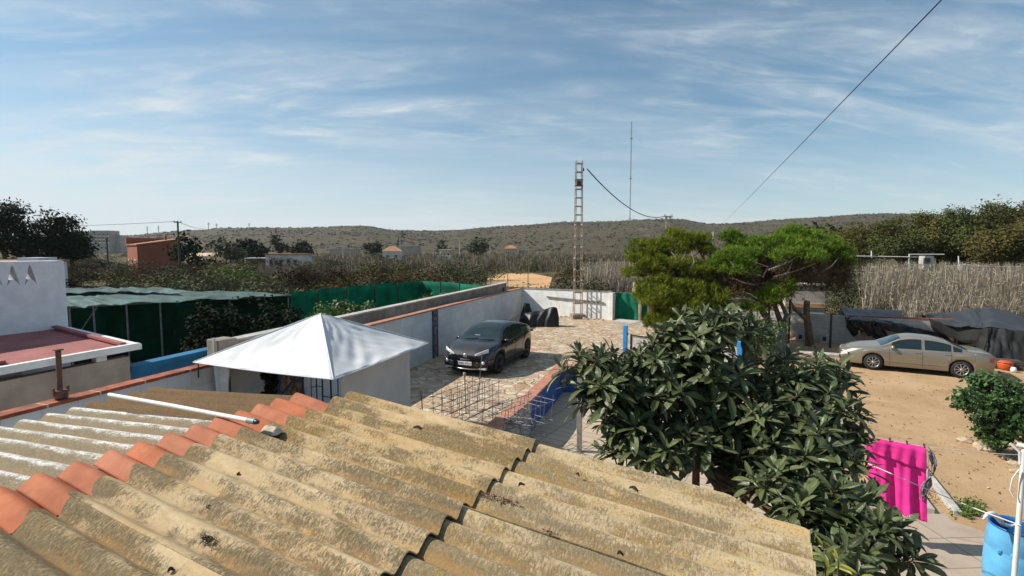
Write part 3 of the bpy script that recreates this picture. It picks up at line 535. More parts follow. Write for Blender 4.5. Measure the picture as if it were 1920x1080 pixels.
# debris on the roof
def onroof(x,y,dz=.0):
    r=ray(x,y); A=RZ-.026-SL*(-RX); t=(A-CZ)/(r.z+SL*r.x); q=r*t; return Vector((q.x,q.y,rz(q.x,q.y)+dz))
def dead_leaf(x,y,label,L=.05,rot=0):
    b=MB(); c=onroof(x,y,.012); a=math.radians(rot)
    def fn(u,v):
        w=math.sin(math.pi*min(.98,u+.02))**.7*(v-.5)*L*.55; s=(u-.5)*L; zz=.012*(abs(v-.5)*2)**1.5+.008*math.sin(u*4)
        return c+Vector((s*math.cos(a)-w*math.sin(a),s*math.sin(a)+w*math.cos(a),zz))
    b.grid(fn,8,4); b.tube([c+Vector((L*.5*math.cos(a),L*.5*math.sin(a),.006)),c+Vector((L*.75*math.cos(a+.3),L*.75*math.sin(a+.3),.003))],.0015,5)
    tag(b.build('dead_leaf',M['darkbits'],org=c,solid=.0015),label,'leaf','dead leaves on the roof')
for (x,y,L,r,lb) in ((783,813,.075,10,'largest dark curled leaf lying on the far sheet of the corrugated roof'),(449,892,.03,40,'small dark leaf on the roof crest below the ridge tiles'),(391,960,.03,0,'small dark leaf above the wire tangle on the roof'),(322,1072,.03,70,'tiny dark leaf near the bottom edge of the roof in front of the wire tangle'),
                     (978,922,.045,60,'hooked dark leaf on the pale sheet past the stepped roof joint'),(1188,931,.06,-15,'long dark leaf among orange lichen on the right roof sheet'),(1163,1056,.03,20,'dark leaf in a furrow by the bottom right seam of the roof'),(1083,903,.03,-30,'small dark chip on the lichened right sheet behind the long leaf')):
    dead_leaf(x,y,lb,L,r)
def litter(x0,y0,x1,y1,n,label,sc=.014,seed=1):
    rng=np.random.default_rng(seed); out=[]
    for k in range(n):
        t=rng.random(); p=onroof(lerp(x0,x1,t)+rng.normal()*4.5,lerp(y0,y1,t)+rng.normal()*1.5,.003+rng.random()*.006)
        a=rng.normal(size=3)*np.array([1,1,.35]); a/=np.linalg.norm(a); bb=np.cross(a,rng.normal(size=3)*np.array([.4,.4,1])); bb/=np.linalg.norm(bb); s=sc*rng.uniform(.5,1.2); c=np.array(p)
        out.append([c-a*s,c-bb*s*.5,c+a*s,c+bb*s*.5])
    tag(quads_obj('leaf_litter',np.array(out),M['dryleaf']),label,'litter',kind='stuff')
litter(895,933,975,955,170,'row of dry pinkish leaf crumbs in a furrow past the stepped joint',.009,1)
litter(1020,1004,1042,1014,60,'brown leaf crumbs caught on the long roof seam at right',.009,2)
litter(720,818,770,832,0+25,'few brown crumbs in a furrow of the far roof sheet',.01,3)
litter(520,833,560,846,60,'brown leaf crumbs caught in the long seam below the mortar lump',.012,4)
b=MB(); rr=random.Random(4); c=onroof(390,1022,.02); pts=[]
for k in range(60):
    pts.append(c+Vector((rr.gauss(0,.022)+(k/60-.5)*.06,rr.gauss(0,.012)-(k/60-.5)*.02,rr.random()*.028-.008)))
b.tube(pts,.0016,5); tag(b.build('wire_tangle',M['darkbits'],org=c),'small tangle of dark wire lying on the near corrugated roof','wire')
# ================================================================== WALLS ON THE LEFT
def wallseg(name,a,b_,th,z0,z1,mat,label,cat,side=-1,cop=None,org=None):
    """upright wall from a to b_ (ground points), thickness laid to the left of a->b_"""
    a=Vector(a);b_=Vector(b_); d=(b_-a); L=d.length; d/=L; nrm=Vector((-d.y,d.x,0))*side
    t=thing(name,label,cat,(a.x,a.y,z0)); B=MB(); q=[a,b_,b_+nrm*th,a+nrm*th]
    z1b=z1 if not isinstance(z1,tuple) else z1[1]; z1a=z1 if not isinstance(z1,tuple) else z1[0]
    vs=[(p.x,p.y,z0) for p in q]+[(p.x,p.y,z) for p,z in zip(q,(z1a,z1b,z1b,z1a))]
    B.add(vs,[(3,2,1,0),(4,5,6,7),(0,1,5,4),(1,2,6,5),(2,3,7,6),(3,0,4,7)]); B.build('wall_face' if cop else 'masonry',mat,t,normals=True)
    return t,a,b_,d,nrm,L
t,a,e,d,nrm,L=wallseg('boundary_wall',(bw(2.0),2.0,0),(bw(17),17,0),.2,-1.0,1.84,M['white_block'],'long white block wall with terracotta brick coping along the left of the driveway','wall',1,True)
lbw=t; up=Vector((0,0,1)); a_far=Vector((bw(17),17,0)); e_far=Vector((bw(30.3),30.3,0)); d_far=(e_far-a_far).normalized(); n_far=Vector((-d_far.y,d_far.x,0))
B=MB(); vs=[(p.x,p.y,z) for z in (-1.,1.) for p in (a_far,e_far,e_far+n_far*.2,a_far+n_far*.2)]; vs=vs[:4]+[(x,y,zz) for (x,y,_),zz in zip(vs[4:],(1.84,1.60,1.60,1.84))]
B.add(vs,[(3,2,1,0),(4,5,6,7),(0,1,5,4),(1,2,6,5),(2,3,7,6),(3,0,4,7)]); B.build('wall_face',M['white_block'],t,normals=True)
B=MB(); rr=random.Random(2); s=0
while s<L:
    l=min(rr.uniform(.72,.9),L-s); near=s<6; c0=a+d*s+nrm*.1; c1=a+d*(s+l-.03)+nrm*.1; B.beam(c0+up*1.868,c1+up*1.868,.27,.055,0 if near else 2)
    B.beam(a+d*(s+l-.03)+nrm*.1+up*1.866,a+d*(s+l)+nrm*.1+up*1.866,.262,.05,1); s+=l
Lf=(e_far-a_far).length; s=0
while s<Lf:
    l=min(rr.uniform(.72,.9),Lf-s); za,zb_=lerp(1.868,1.628,s/Lf),lerp(1.868,1.628,(s+l)/Lf); B.beam(a_far+d_far*s+n_far*.1+up*za,a_far+d_far*(s+l-.02)+n_far*.1+up*zb_,.27,.055,2); s+=l
B.build('coping',[M['coping'],M['mortar'],M['coping2']],t,bevel=.006)
def onwall(x,y):  # pixel to the wall face plane X=bw(Y)
    r=ray(x,y); tt=-8.95/(r.x+.13*r.y); return r*tt+Vector((0,0,CZ))
for x in (815,):
    q=onwall(x,630); B=MB(); B.beam(q*1+d*(-.16)-nrm*.02+Vector((0,0,-q.z)),q+d*(-.16)-nrm*.02+Vector((0,0,1.83-q.z)),.09,.05,0,up=nrm); B.beam(q+d*.02-nrm*.015+Vector((0,0,-q.z)),q+d*.02-nrm*.015+Vector((0,0,1.83-q.z)),.26,.04,1,up=nrm); B.beam(q+d*.19-nrm*.02+Vector((0,0,-q.z)),q+d*.19-nrm*.02+Vector((0,0,1.83-q.z)),.07,.05,0,up=nrm)
    B.build('pilaster',[M['rampblue'],M['stonemosaic']],lbw)
q=onwall(545,690); rr=random.Random(7); B=MB()
for s_,w in ((-.42,.10),(.40,.05)):
    pts=[q+d*(s_+.03*math.sin(k*1.3))+Vector((0,0,lerp(-q.z,1.8-q.z,k/8)))-nrm*.015 for k in range(9)]
    for k in range(8): B.beam(pts[k],pts[k+1],w,.04,0,up=nrm)
B.beam(q-nrm*.008+Vector((0,0,.02-q.z)),q-nrm*.008+Vector((0,0,1.78-q.z)),.78,.03,1,up=nrm)
B.beam(q+d*-.36-nrm*.02+Vector((0,0,.75-q.z)),q+d*.38-nrm*.02+Vector((0,0,1.2-q.z)),.05,.04,0,up=nrm)
B.beam(q+d*-.36-nrm*.02+Vector((0,0,1.62-q.z)),q+d*.38-nrm*.02+Vector((0,0,1.45-q.z)),.06,.04,0,up=nrm)
B.build('mosaic_panel',[M['rampblue'],M['stonemosaic']],lbw)
# rusty post bolted on the coping
q=Vector((bw(3.98)-.1,3.98,1.915)); t=thing('rusty_post','short rusty iron post standing on the brick coping','post',tuple(q))
B=MB(); B.box(q+Vector((0,0,.06)),(.13,.16,.12)); B.box(q+Vector((.02,.09,.13)),(.05,.03,.1)); B.box(q+Vector((.02,-.09,.11)),(.05,.03,.12)); B.build('base_bracket',M['rust'],t,bevel=.006)
B=MB(); B.tube([q+Vector((0,0,.1)),q+Vector((.005,.01,.74))],.036,10); B.box(q+Vector((.005,.012,.745)),(.09,.10,.02)); B.build('upright',M['rust'],t)
# raw concrete wall behind, with grey pillar
t,a2,e2,d2,n2,L2=wallseg('concrete_wall',(bw(7.7)-.62,7.7,0),(-13.30,27.2,0),.25,-1,(2.12,2.16),M['concrete'],'raw grey concrete retaining wall running just behind the white boundary wall','wall',1,True)
B=MB(); B.beam(a2+n2*.125+up*2.135,e2+n2*.125+up*2.175,.30,.05); B.build('coping',M['concrete_pale'],t)
q=D(416,640,(Vector((bw(7.4)-.55,7.4,0))-Vector((0,0,0))).dot(Vector((-math.sin(YAW),math.cos(YAW),0)))); 
t=thing('gatepost','stubby grey block pillar at the end of the concrete wall behind the gazebo','pillar',(q.x,q.y,-.8)); B=MB(); B.box((q.x,q.y,.72),(.42,.42,3.05)); B.build('shaft',M['concrete'],t,bevel=.02)
B=MB(); B.box((q.x+.1,q.y-.25,2.05),(.05,.04,.5)); B.build('edge_strip',M['concrete_pale'],t)
# blue wall + beige wall + neighbour's house
bl0=XX(246,690,-11); bl1=XX(403,655,-11)
t=thing('blue_wall','blue painted garden wall between the beige wall and the grey pillar','wall',(-11,bl0.y,-.8))
B=MB(); zt0=bl0.z; zt1=bl1.z; Ya=5.72; Yb=bl1.y
B.add([(-11,Ya,-.8),(-11,Yb,-.8),(-11,Yb,zt1),(-11,Ya,zt0),(-11.25,Ya,-.8),(-11.25,Yb,-.8),(-11.25,Yb,zt1),(-11.25,Ya,zt0)],[(0,1,2,3),(5,4,7,6),(3,2,6,7),(0,3,7,4),(1,5,6,2)]); B.build('masonry',M['bluepaint'],t,normals=True)
B=MB(); B.add([(-10.97,Ya,zt0-.07),(-10.97,Yb,zt1-.07),(-10.97,Yb,zt1+.03),(-10.97,Ya,zt0+.03),(-11.28,Ya,zt0-.07),(-11.28,Yb,zt1-.07),(-11.28,Yb,zt1+.03),(-11.28,Ya,zt0+.03)],[(0,1,2,3),(5,4,7,6),(3,2,6,7),(0,3,7,4),(1,5,6,2)]); B.build('coping',M['bluepaint'],t,normals=True,bevel=.01)
t=thing('beige_wall','plain beige rendered wall below the pink roofed terrace','wall',(-11,2,-.8))
B=MB(); B.add([(-11,-1,-.8),(-11,5.71,-.8),(-11,5.71,2.1),(-11,-1,1.9),(-11.2,-1,-.8),(-11.2,5.71,-.8),(-11.2,5.71,2.1),(-11.2,-1,1.9)],[(0,1,2,3),(5,4,7,6),(3,2,6,7),(0,3,7,4),(1,5,6,2)]); B.build('masonry',M['beige'],t,normals=True)
house=thing('neighbour_house','white rendered house at left with arched vents and a pink terrace roof','house',(-14.5,3,-.8))
def holed_wall():
    bm=bmesh.new(); X=-14.0; Z0,Z1=-.8,3.93; Yr=6.06; Yl=-2
    def loop(pts):
        vs=[bm.verts.new((X,y,z)) for y,z in pts]; return [bm.edges.new((vs[i],vs[(i+1)%len(vs)])) for i in range(len(vs))]
    ed=loop([(Yl,Z0),(Yr,Z0),(Yr,Z1-.02),(Yr-.03,Z1),(Yl,Z1)])
    for c in VENTS:
        pts=[]; w=VW;zb,zt=3.42,3.86
        for k in range(9): tt=k/8; pts.append((c-w*(1-tt)**.75*1.,zb+(zt-zb)*tt**1.0)) if k<8 else pts.append((c,zt))
        for k in range(7,-1,-1): tt=k/8; pts.append((c+w*(1-tt)**.75,zb+(zt-zb)*tt))
        for k in range(1,6): th=math.pi*k/6; pts.append((c+w*.82*math.cos(th),zb+.12*math.sin(th)))
        ed+=loop(pts)
    bmesh.ops.triangle_fill(bm,use_beauty=True,use_dissolve=False,edges=ed)
    r=bmesh.ops.extrude_face_region(bm,geom=bm.faces[:]); bmesh.ops.translate(bm,vec=(-.46,0,0),verts=[v for v in r['geom'] if isinstance(v,bmesh.types.BMVert)])
    bmesh.ops.recalc_face_normals(bm,faces=bm.faces); me=bpy.data.meshes.new('parapet_wall'); bm.to_mesh(me); bm.free(); me.materials.append(M['housewhite'])
    me.transform(Matrix.Translation(-Vector(house.location))); o=bpy.data.objects.new('parapet_wall',me); COL.objects.link(o); o.parent=house
VENTS=[XX(57,515,-14).y,XX(24,515,-14).y,XX(-9,515,-14).y,XX(-42,515,-14).y,XX(-75,515,-14).y]
VW=.36*abs(VENTS[0]-VENTS[1]); holed_wall()
B=MB(); B.box((-18,1.5,.5),(7.6,8.6,2.6)); B.build('main_block',M['housewhite'],house)
B=MB(); B.add([(-14.0,5.95,2.42),(-10.98,5.78,2.30),(-10.98,-1,2.13),(-14.0,-1,2.36)],[(0,1,2,3)][:1]); B.build('terrace_roof',M['pinkroof'],house,normals=True,solid=.10)
B=MB(); B.beam((-10.95,5.86,2.285),(-10.95,-1,2.115),.12,.13); B.beam((-10.9,5.84,2.27),(-13.98,6.0,2.39),.10,.11); B.build('fascia',M['whitepaint'],house,bevel=.008)
B=MB(); B.beam((-11.02,5.62,2.357),(-13.98,5.80,2.475),.10,.05); B.beam((-11.3,3.95,2.305),(-13.98,4.15,2.44),.10,.05); B.build('roof_rib',M['pinkroof'],house)
B=MB(); B.box((-11.1,5.25,2.12),(.16,.17,.3)); B.build('pillar',M['whitepaint'],house)
B=MB(); B.box((-11.35,2.2,1.98),(.06,4.0,.36)); B.build('clouded_window',M['concrete_pale'],house)
# small roof of another house beyond the parapet
q=D(40,488,34); t=thing('small_outhouse','low grey white outhouse roof showing above the white parapet at far left','outhouse',(q.x,q.y,-.8))
B=MB(); B.box((q.x-1.5,q.y,1.25),(5.2,3,4.1),R(20)); B.build('wall',M['housewhite'],t)
B=MB(); q2=D(70,478,33); B.box((q2.x,q2.y,3.4),(1.5,1.2,.45),R(20)); B.build('tank_block',M['housewhite'],t)
B=MB(); B.box((q.x-1.5,q.y,3.36),(5.4,3.2,.1),R(20)); B.build('roof',M['farroof'],t)
# ================================================================== GAZEBO
GA=G(625,711,2.0); GB=G(362,679,2.0); GC=G(803,643,2.0); GD=GB+GC-GA; GP=Vector(((GA.x+GB.x+GC.x+GD.x)/4,(GA.y+GB.y+GC.y+GD.y)/4,2.82))
gz=thing('gazebo','white garden gazebo with a pyramid fabric roof on black iron posts','gazebo',(GP.x,GP.y,0))
def panel(A,Bq,b,sd):
    def fn(u,v):
        e=A.lerp(Bq,v); p=e.lerp(GP,u); sag=-.09*math.sin(math.pi*min(1,u*1.1))*math.sin(math.pi*v)
        edge=.03*math.sin(math.pi*v)*(1-u)   # hem lifts and waves a little
        wr=.020*mn.fractal(Vector((u*3.5+sd,v*9-u*5,sd)),1,2,4)+.026*math.sin(v*30+u*20+sd+3*mn.noise(Vector((u*2,v*2,sd))))*mn.noise(Vector((u*3,v*4,sd+3)))*(1.4 if 3<sd<4 else .45)
        wr*=min(1,6*min(v,1-v)+.05)*min(1,5*(1-u)); return p+Vector((0,0,sag+wr-edge*.6))
    b.grid(fn,34,40)
B=MB()
for k,(p,q) in enumerate(((GA,GB),(GC,GA),(GD,GC),(GB,GD))): panel(p,q,B,k*3.3)
B.build('canopy',M['fabric_white'],gz,normals=True,solid=.004)
B=MB()
for p,q in ((GA,GB),(GC,GA),(GD,GC),(GB,GD)):
    k=10; pts=[p.lerp(q,i/k)+Vector((0,0,-.02*math.sin(math.pi*i/k)-.004)) for i in range(k+1)]
    B.tube(pts,.010,6)
for p in (GA,GB,GC,GD): B.tube([p+Vector((0,0,.004)),p.lerp(GP,.5)+Vector((0,0,.012)),GP+Vector((0,0,.003))],.010,6)
B.build('hem',M['fabric_white'],gz)
def inset(P,k=.20): c=Vector((GP.x,GP.y,2.0)); return P.lerp(c,k)
PA,PB,PC,PD=[inset(p) for p in (GA,GB,GC,GD)]
ea=(GB-GA).normalized(); ec=(GC-GA).normalized()
def post(P,dx,dy):
    B=MB()
    for s,w in ((0,.03),(.20,.02)):
        for dd in (dx,dy):
            q=P+dd*s; B.tube([(q.x,q.y,0),(q.x,q.y,1.98)],w*.5,8)
    for z in (.3,.75,1.2,1.55,1.9):
        for dd in (dx,dy): q=P+dd*.2; B.tube([(P.x,P.y,z),(q.x,q.y,z)],.009,6)
    B.build('post',M['black_metal'],gz)
post(PA,ea,ec); post(PB,-ea,ec); post(PC,ea,-ec); post(PD,-ea,-ec)
B=MB()
for p,q in ((PA,PB),(PB,PD),(PD,PC),(PC,PA)): B.tube([(p.x,p.y,1.99),(q.x,q.y,1.99)],.014,8)
for p in (PA,PB,PC,PD): B.tube([(p.x,p.y,1.99),(GP.x,GP.y,2.76)],.012,8)
B.build('frame',M['black_metal'],gz)
B=MB(); o0=(ec.cross(Vector((0,0,1))))*-.03
def pf(u,v):
    p=(PA+ec*.24).lerp(PC-ec*.03,u); return (p.x+.02*math.sin(u*9)*v*(1-v)*2+.05,p.y,lerp(.05,1.97,v))
B.grid(pf,20,12); B.build('side_panel',M['panel'],gz,solid=.004)
B=MB(); pc=PB+ea*-.02
def cf(u,v):
    w=lerp(.42,.13,min(1,abs(v-.30)/.7)**1.0) if v>.30 else lerp(.42,.36,v/.3); w=.12+.30*abs(v-.22); a=u*2*math.pi
    return (pc.x+w*.55*math.cos(a)+.02*math.cos(a*5),pc.y+w*.28*math.sin(a)+.02*math.sin(a*7),lerp(.1,1.96,v))
B.grid(cf,40,16); B.build('curtain',M['curtain'],gz)
B=MB(); B.tube([GB+Vector((.12,.02,-.02)),GB+Vector((.12,.02,-.12)),GB+Vector((.10,.03,-.30))],.012,6); B.build('strap',M['black_metal'],gz)
# dark heap in the shade under the gazebo
q=onwall(468,715); q=Vector((q.x+.55,q.y,0)); t=thing('potted_plant','dark leafy potted plant with a blue pot in the shade under the gazebo','plant',tuple(q))
B=MB(); B.lathe(q,[(.0,0),(.16,0),(.22,.8),(.24,.9),(.20,.9),(.19,.85),(0,.85)],16); B.build('pot',M['rampblue'],t)
rng=np.random.default_rng(5); quads_obj('foliage',np.concatenate([blob_leaves(rng,np.array([q.x+rng.normal()*.06,q.y+rng.normal()*.07,1.0+k*.09]),np.array([.13,.14,.16]),90,.05) for k in range(11)]),M['darktree'],t,org=t.location)
# ================================================================== BACK OF THE DRIVEWAY
t,a3,e3,d3,n3,L3=wallseg('white_back_wall',(CORNER.x+.02,CORNER.y+.05,0),(BWR.x,BWR.y,0),.25,-1,(1.60,1.64),M['white_rough'],'bright white rendered wall closing the back of the driveway','wall',1,True)
B=MB(); B.beam(a3+n3*.12+up*1.625,e3+n3*.12+up*1.665,.30,.045); B.build('coping',M['concrete'],t)
B=MB(); B.box(e3+n3*.17+Vector((.0,0,.8)),(.24,.42,1.62),math.atan2(d3.y,d3.x)); B.build('end_pier',M['white_rough'],t,bevel=.015)
q0=YY(1017,558,29.2); q1=YY(1146,565,30.3); 
pl0=Vector((a3+d3*((q0-a3).dot(d3)))); pl0.z=1.13; pl1=a3+d3*(L3-.55); pl1=Vector((pl1.x,pl1.y,.86))
pl0=a3+d3*(.30*L3)-n3*.05+up*1.16; pl1=a3+d3*(.93*L3)-n3*.05+up*.98
B=MB(); B.beam(pl0,pl1,.05,.10,up=(0,0,1)); tag(B.build('plank',M['concrete'],org=pl1,bevel=.006),'long grey plank fixed along the white back wall','plank')
# rubble at the wall foot
rng=np.random.default_rng(8)
def stone(c,s,mat,label,cat='stone',group=None,name='stone',seed=0):
    bm=bmesh.new(); bmesh.ops.create_icosphere(bm,subdivisions=2,radius=1)
    for v in bm.verts:
        f=1+.35*mn.noise(v.co*1.3+Vector((seed,seed*2.1,0)))+.12*mn.noise(v.co*4+Vector((seed,0,3))); v.co=Vector((v.co.x*s[0],v.co.y*s[1],v.co.z*s[2]))*f
    me=bpy.data.meshes.new(name); bm.to_mesh(me); bm.free(); me.materials.append(mat); o=bpy.data.objects.new(name,me); COL.objects.link(o); o.location=c; o.rotation_euler=(0,0,seed*1.7); return tag(o,label,cat,group)
for k in range(14):
    s_=.36+.62*k/14; p=a3+d3*(L3*s_)-n3*rng.uniform(.25,.7); sz=rng.uniform(.06,.15); stone((p.x,p.y,sz*.3),(sz*1.3,sz,sz*.7),M['rock'],'small tan rubble stone at the foot of the white back wall',group='rubble along the foot of the back wall',seed=k)
# gates
g0=G(1153,598,0); g1=G(1194,601,0); 
t=thing('green_gate','green mesh covered gate beside the end of the white back wall','gate',tuple(g0)); dg=(g1-g0).normalized(); ng=Vector((-dg.y,dg.x,0)); Lg=(g1-g0).length
B=MB(); B.grid(lambda u,v:g0+dg*(Lg*u)+Vector((0,0,.03+1.55*v))+ng*(.03*math.sin(u*17+v*3)+.04*mn.noise(Vector((u*4,v*3,1)))),24,14); B.build('mesh_cover',M['gatenet'],t)
B=MB()
for s_ in (0,.5,1): B.tube([g0+dg*(Lg*s_)+ng*.07,g0+dg*(Lg*s_)+ng*.07+up*1.6],.025,8)
for z in (.06,.8,1.58): B.tube([g0+ng*.07+up*z,g1+ng*.07+up*z],.02,8)
B.build('frame',M['steel'],t)
p=G(1199,602,0); t=thing('gatepost','pale rusty gatepost between the two green gates','post',tuple(p)); B=MB(); B.box(p+up*.9,(.14,.14,1.8)); B.build('shaft',M['woodpale'],t,bevel=.01); B=MB(); B.box(p+up*1.82,(.18,.18,.05)); B.build('cap',M['woodpale'],t)
p0=G(1203,602,0);p1=G(1213,602,0); B=MB(); B.grid(lambda u,v:p0.lerp(p1,u)+Vector((0,.03*math.sin(u*9),1.0*v)),10,6); tag(B.build('green_netting',M['gatenet'],org=p0,solid=.01),'low green net panel between the pale gatepost and the wooden gate','panel')
p0=G(1213,603,0);p1=G(1255,605,0); t=thing('wooden_gate','weathered vertical board gate under the left pine','gate',tuple(p0)); dw=(p1-p0).normalized(); Lw=(p1-p0).length; B=MB()
for k in range(9): c=p0+dw*(Lw*(k+.5)/9); B.box(c+up*.56,(Lw/9*.78,.03,1.08),math.atan2(dw.y,dw.x))
B.build('slats',M['wood'],t)
for z in (.2,.95): B=MB(); B.beam(p0+up*z+Vector((0,.04,0)),p1+up*z+Vector((0,.04,0)),.03,.08); B.build('rail',M['wood'],t)
s0=G(1156,604,0); s1=G(1229,611,0); B=MB(); B.beam(s0+up*.07,s1+up*.07,.9,.14); tag(B.build('kerb',M['concrete_pale'],org=s0,bevel=.01),'pale concrete step in front of the gates','step')
# ================================================================== LATTICE POLES, MAST, CABLES
def lattice(base,h,w0,w1,rz,name,label,cat,zs,plate=.05,leg=.05):
    t=thing(name,label,cat,tuple(base),rz); 
    def c(z,i,j): w=lerp(w0,w1,z/h); dp=w*.62; return Vector((i*w/2,j*dp/2,z))
    for i in (-1,1):
        for j in (-1,1):
            B=MB(); k=leg
            a=c(0,i,j);bq=c(h,i,j)
            B.beam(a,bq,k,.012,up=(1,0,0)); B.beam(a+Vector((0,0,0)),bq,.012,k,up=(1,0,0)); B.build('leg',M['latticepaint'],t,world=False)
    for n_,z in enumerate(zs):
        B=MB(); a,b_,c_,d_=c(z,-1,-1),c(z,1,-1),c(z,1,1),c(z,-1,1)
        for p,q in ((a,b_),(c_,d_)): B.beam(p,q,.014,plate*1.3,up=(0,0,1))
        for p,q in ((b_,c_),(d_,a)): B.beam(p+up*plate*1.6,q+up*plate*1.6,.014,plate*1.3,up=(0,0,1))
        B.build('batten',M['latticepaint'],t,world=False)
    return t
PB0=YY(1083,598,29.4); PB0=G(1083,597,0)
zs=[]; z=.25
while z<9.2: zs.append(z); z+=.66 if z<5.6 else .5
pole=lattice(PB0,9.35,.48,.36,R(36),'lattice_pole','tall rusty battened steel power pole in front of the white back wall','power pole',zs)
B=MB(); B.box((0,0,7.9),(.44,.30,.05)); B.box((0,0,8.25),(.44,.30,.04)); B.box((0,0,8.05),(.30,.22,.30)); B.build('clamp_plate',M['rust'],pole,world=False)
B=MB(); B.lathe((.26,-.05,8.85),[(.02,-.1),(.05,-.08),(.03,-.04),(.055,-.02),(.03,.02),(.05,.05),(.02,.08)],12); B.build('insulator',M['blackplastic'],pole,world=False)
B=MB(); B.box((0,0,.12),(.8,.7,.3)); B.build('footing',M['concrete'],pole,world=False,bevel=.02)
P2=D(1253,404,56); p2b=Vector((P2.x,P2.y,-.8)); h2=P2.z+.8
pole2=lattice(p2b,h2,.6,.42,R(30),'lattice_pole','distant orange lattice power pole rising behind the left pine','power pole',[.3+.7*k for k in range(int((h2-.3)/.7))],.06,.08)
B=MB(); B.box((0,0,h2-.15),(.9,.3,.12)); B.lathe((.4,0,h2+.05),[(.04,-.1),(.08,0),(.03,.12)],10); B.lathe((-.4,0,h2+.05),[(.04,-.1),(.08,0),(.03,.12)],10); B.build('crossarm',M['latticepaint'],pole2,world=False)
cA=D(1101,317,(PB0.y*math.cos(YAW)-PB0.x*math.sin(YAW))); cB=D(1247,405,56)
def cable(name,a,b_,sag,r,label,n=40,mat=None):
    pts=[a.lerp(b_,i/n)-Vector((0,0,sag*4*(i/n)*(1-i/n))) for i in range(n+1)]; B=MB(); B.tube(pts,r,6); return tag(B.build(name,mat or M['cable'],org=a),label,'cable')
cable('power_cable',cA,cB,1.1,.035,'black power cable sagging from the rusty lattice pole to the distant one')
q=D(1338,434,165); t=thing('utility_pole','thin concrete utility pole standing far behind the two pines','utility pole',(q.x,q.y,-.8)); B=MB(); B.tube([(q.x,q.y,-.8),q],[.35,.26],8); B.build('shaft',M['concrete_pale'],t); B=MB(); B.box((q.x,q.y,q.z-.5),(1.6,.2,.2)); B.build('crossarm',M['concrete_pale'],t)
cable('overhead_cable',D(1800,-36,7),q,.25,.0105,'long thin black cable crossing the sky at upper right',60)
q=D(1181,414,1330); qt=D(1184,231,1330); t=thing('radio_mast','very tall thin radio mast on the distant hill','radio mast',(q.x,q.y,q.z-20)); B=MB()
for k in range(10):
    z0=lerp(q.z-20,qt.z,k/10); z1=lerp(q.z-20,qt.z,(k+1)/10)
    for j in range(3):
        th=2*math.pi*j/3; B.beam((q.x+1.2*math.cos(th),q.y+1.2*math.sin(th),z0),(q.x+1.2*math.cos(th),q.y+1.2*math.sin(th),z1),.5,.5)
    for m_ in range(4):
        za=lerp(z0,z1,m_/4); zb=lerp(z0,z1,(m_+1)/4)
        for j in range(3):
            th=2*math.pi*j/3; th2=th+2*math.pi/3; B.beam((q.x+1.2*math.cos(th),q.y+1.2*math.sin(th),za),(q.x+1.2*math.cos(th2),q.y+1.2*math.sin(th2),zb),.3,.3)
B.build('lattice_shaft',M['mast'],t)
for f in (.02,.43,.83): z=lerp(q.z,qt.z,f); B=MB(); B.lathe((q.x,q.y,z),[(0,-.8),(3.6,-.8),(3.6,.8),(0,.8)],12); B.build('platform',M['mast'],t)
# ================================================================== RAMP WALL, REBAR, POSTS
rw=[Vector((-5.28,9.6,0)),Vector((-5.45,12.2,0)),Vector((-5.98,16.3,0)),Vector((-4.9,16.9,0)),Vector((-4.2,17.3,0))]
t=thing('ramp_wall','low deep blue retaining wall with terracotta coping curving beside the driveway','wall',(-5.28,9.6,YZ))
def ribbon(off0,off1,z0,z1,mi=0,B=None,a=0,b=None):
    pts=rw[a:b]; q=[]
    for i,p in enumerate(pts):
        d_=(pts[min(i+1,len(pts)-1)]-pts[max(i-1,0)]).normalized(); n_=Vector((d_.y,-d_.x,0)); q.append((p+n_*off0,p+n_*off1))
    for i in range(len(pts)-1):
        (l0,r0),(l1,r1)=q[i],q[i+1]; vs=[(p.x,p.y,z0) for p in (l0,r0,r1,l1)]+[(p.x,p.y,z1) for p in (l0,r0,r1,l1)]
        B.add(vs,[(3,2,1,0),(4,5,6,7),(0,1,5,4),(1,2,6,5),(2,3,7,6),(3,0,4,7)],mi)
B=MB(); ribbon(-.02,.18,-1,.17,0,B); B.build('masonry',M['rampblue'],t)
B=MB(); ribbon(-.10,.235,.172,.225,0,B); B.build('coping',M['coping2'],t,bevel=.008)
B=MB(); ribbon(.181,.188,YZ,.165,0,B,0,2); B.build('bare_render_end',M['concrete_pale'],t)
c=Vector((-5.86+.21,16.0,-.25)); B=MB(); n_=Vector((1,.13,0)).normalized(); 
for k in range(3):
    r_=.20-.06*k; B.add([c+n_*(.003*k+.0)+Vector((-n_.y*math.cos(2*math.pi*j/20)*r_,n_.x*math.cos(2*math.pi*j/20)*r_,math.sin(2*math.pi*j/20)*r_)) for j in range(20)],[tuple(range(20))],k%2)
B.build('mosaic_rosette',[M['rosette'],M['coping2']],t)
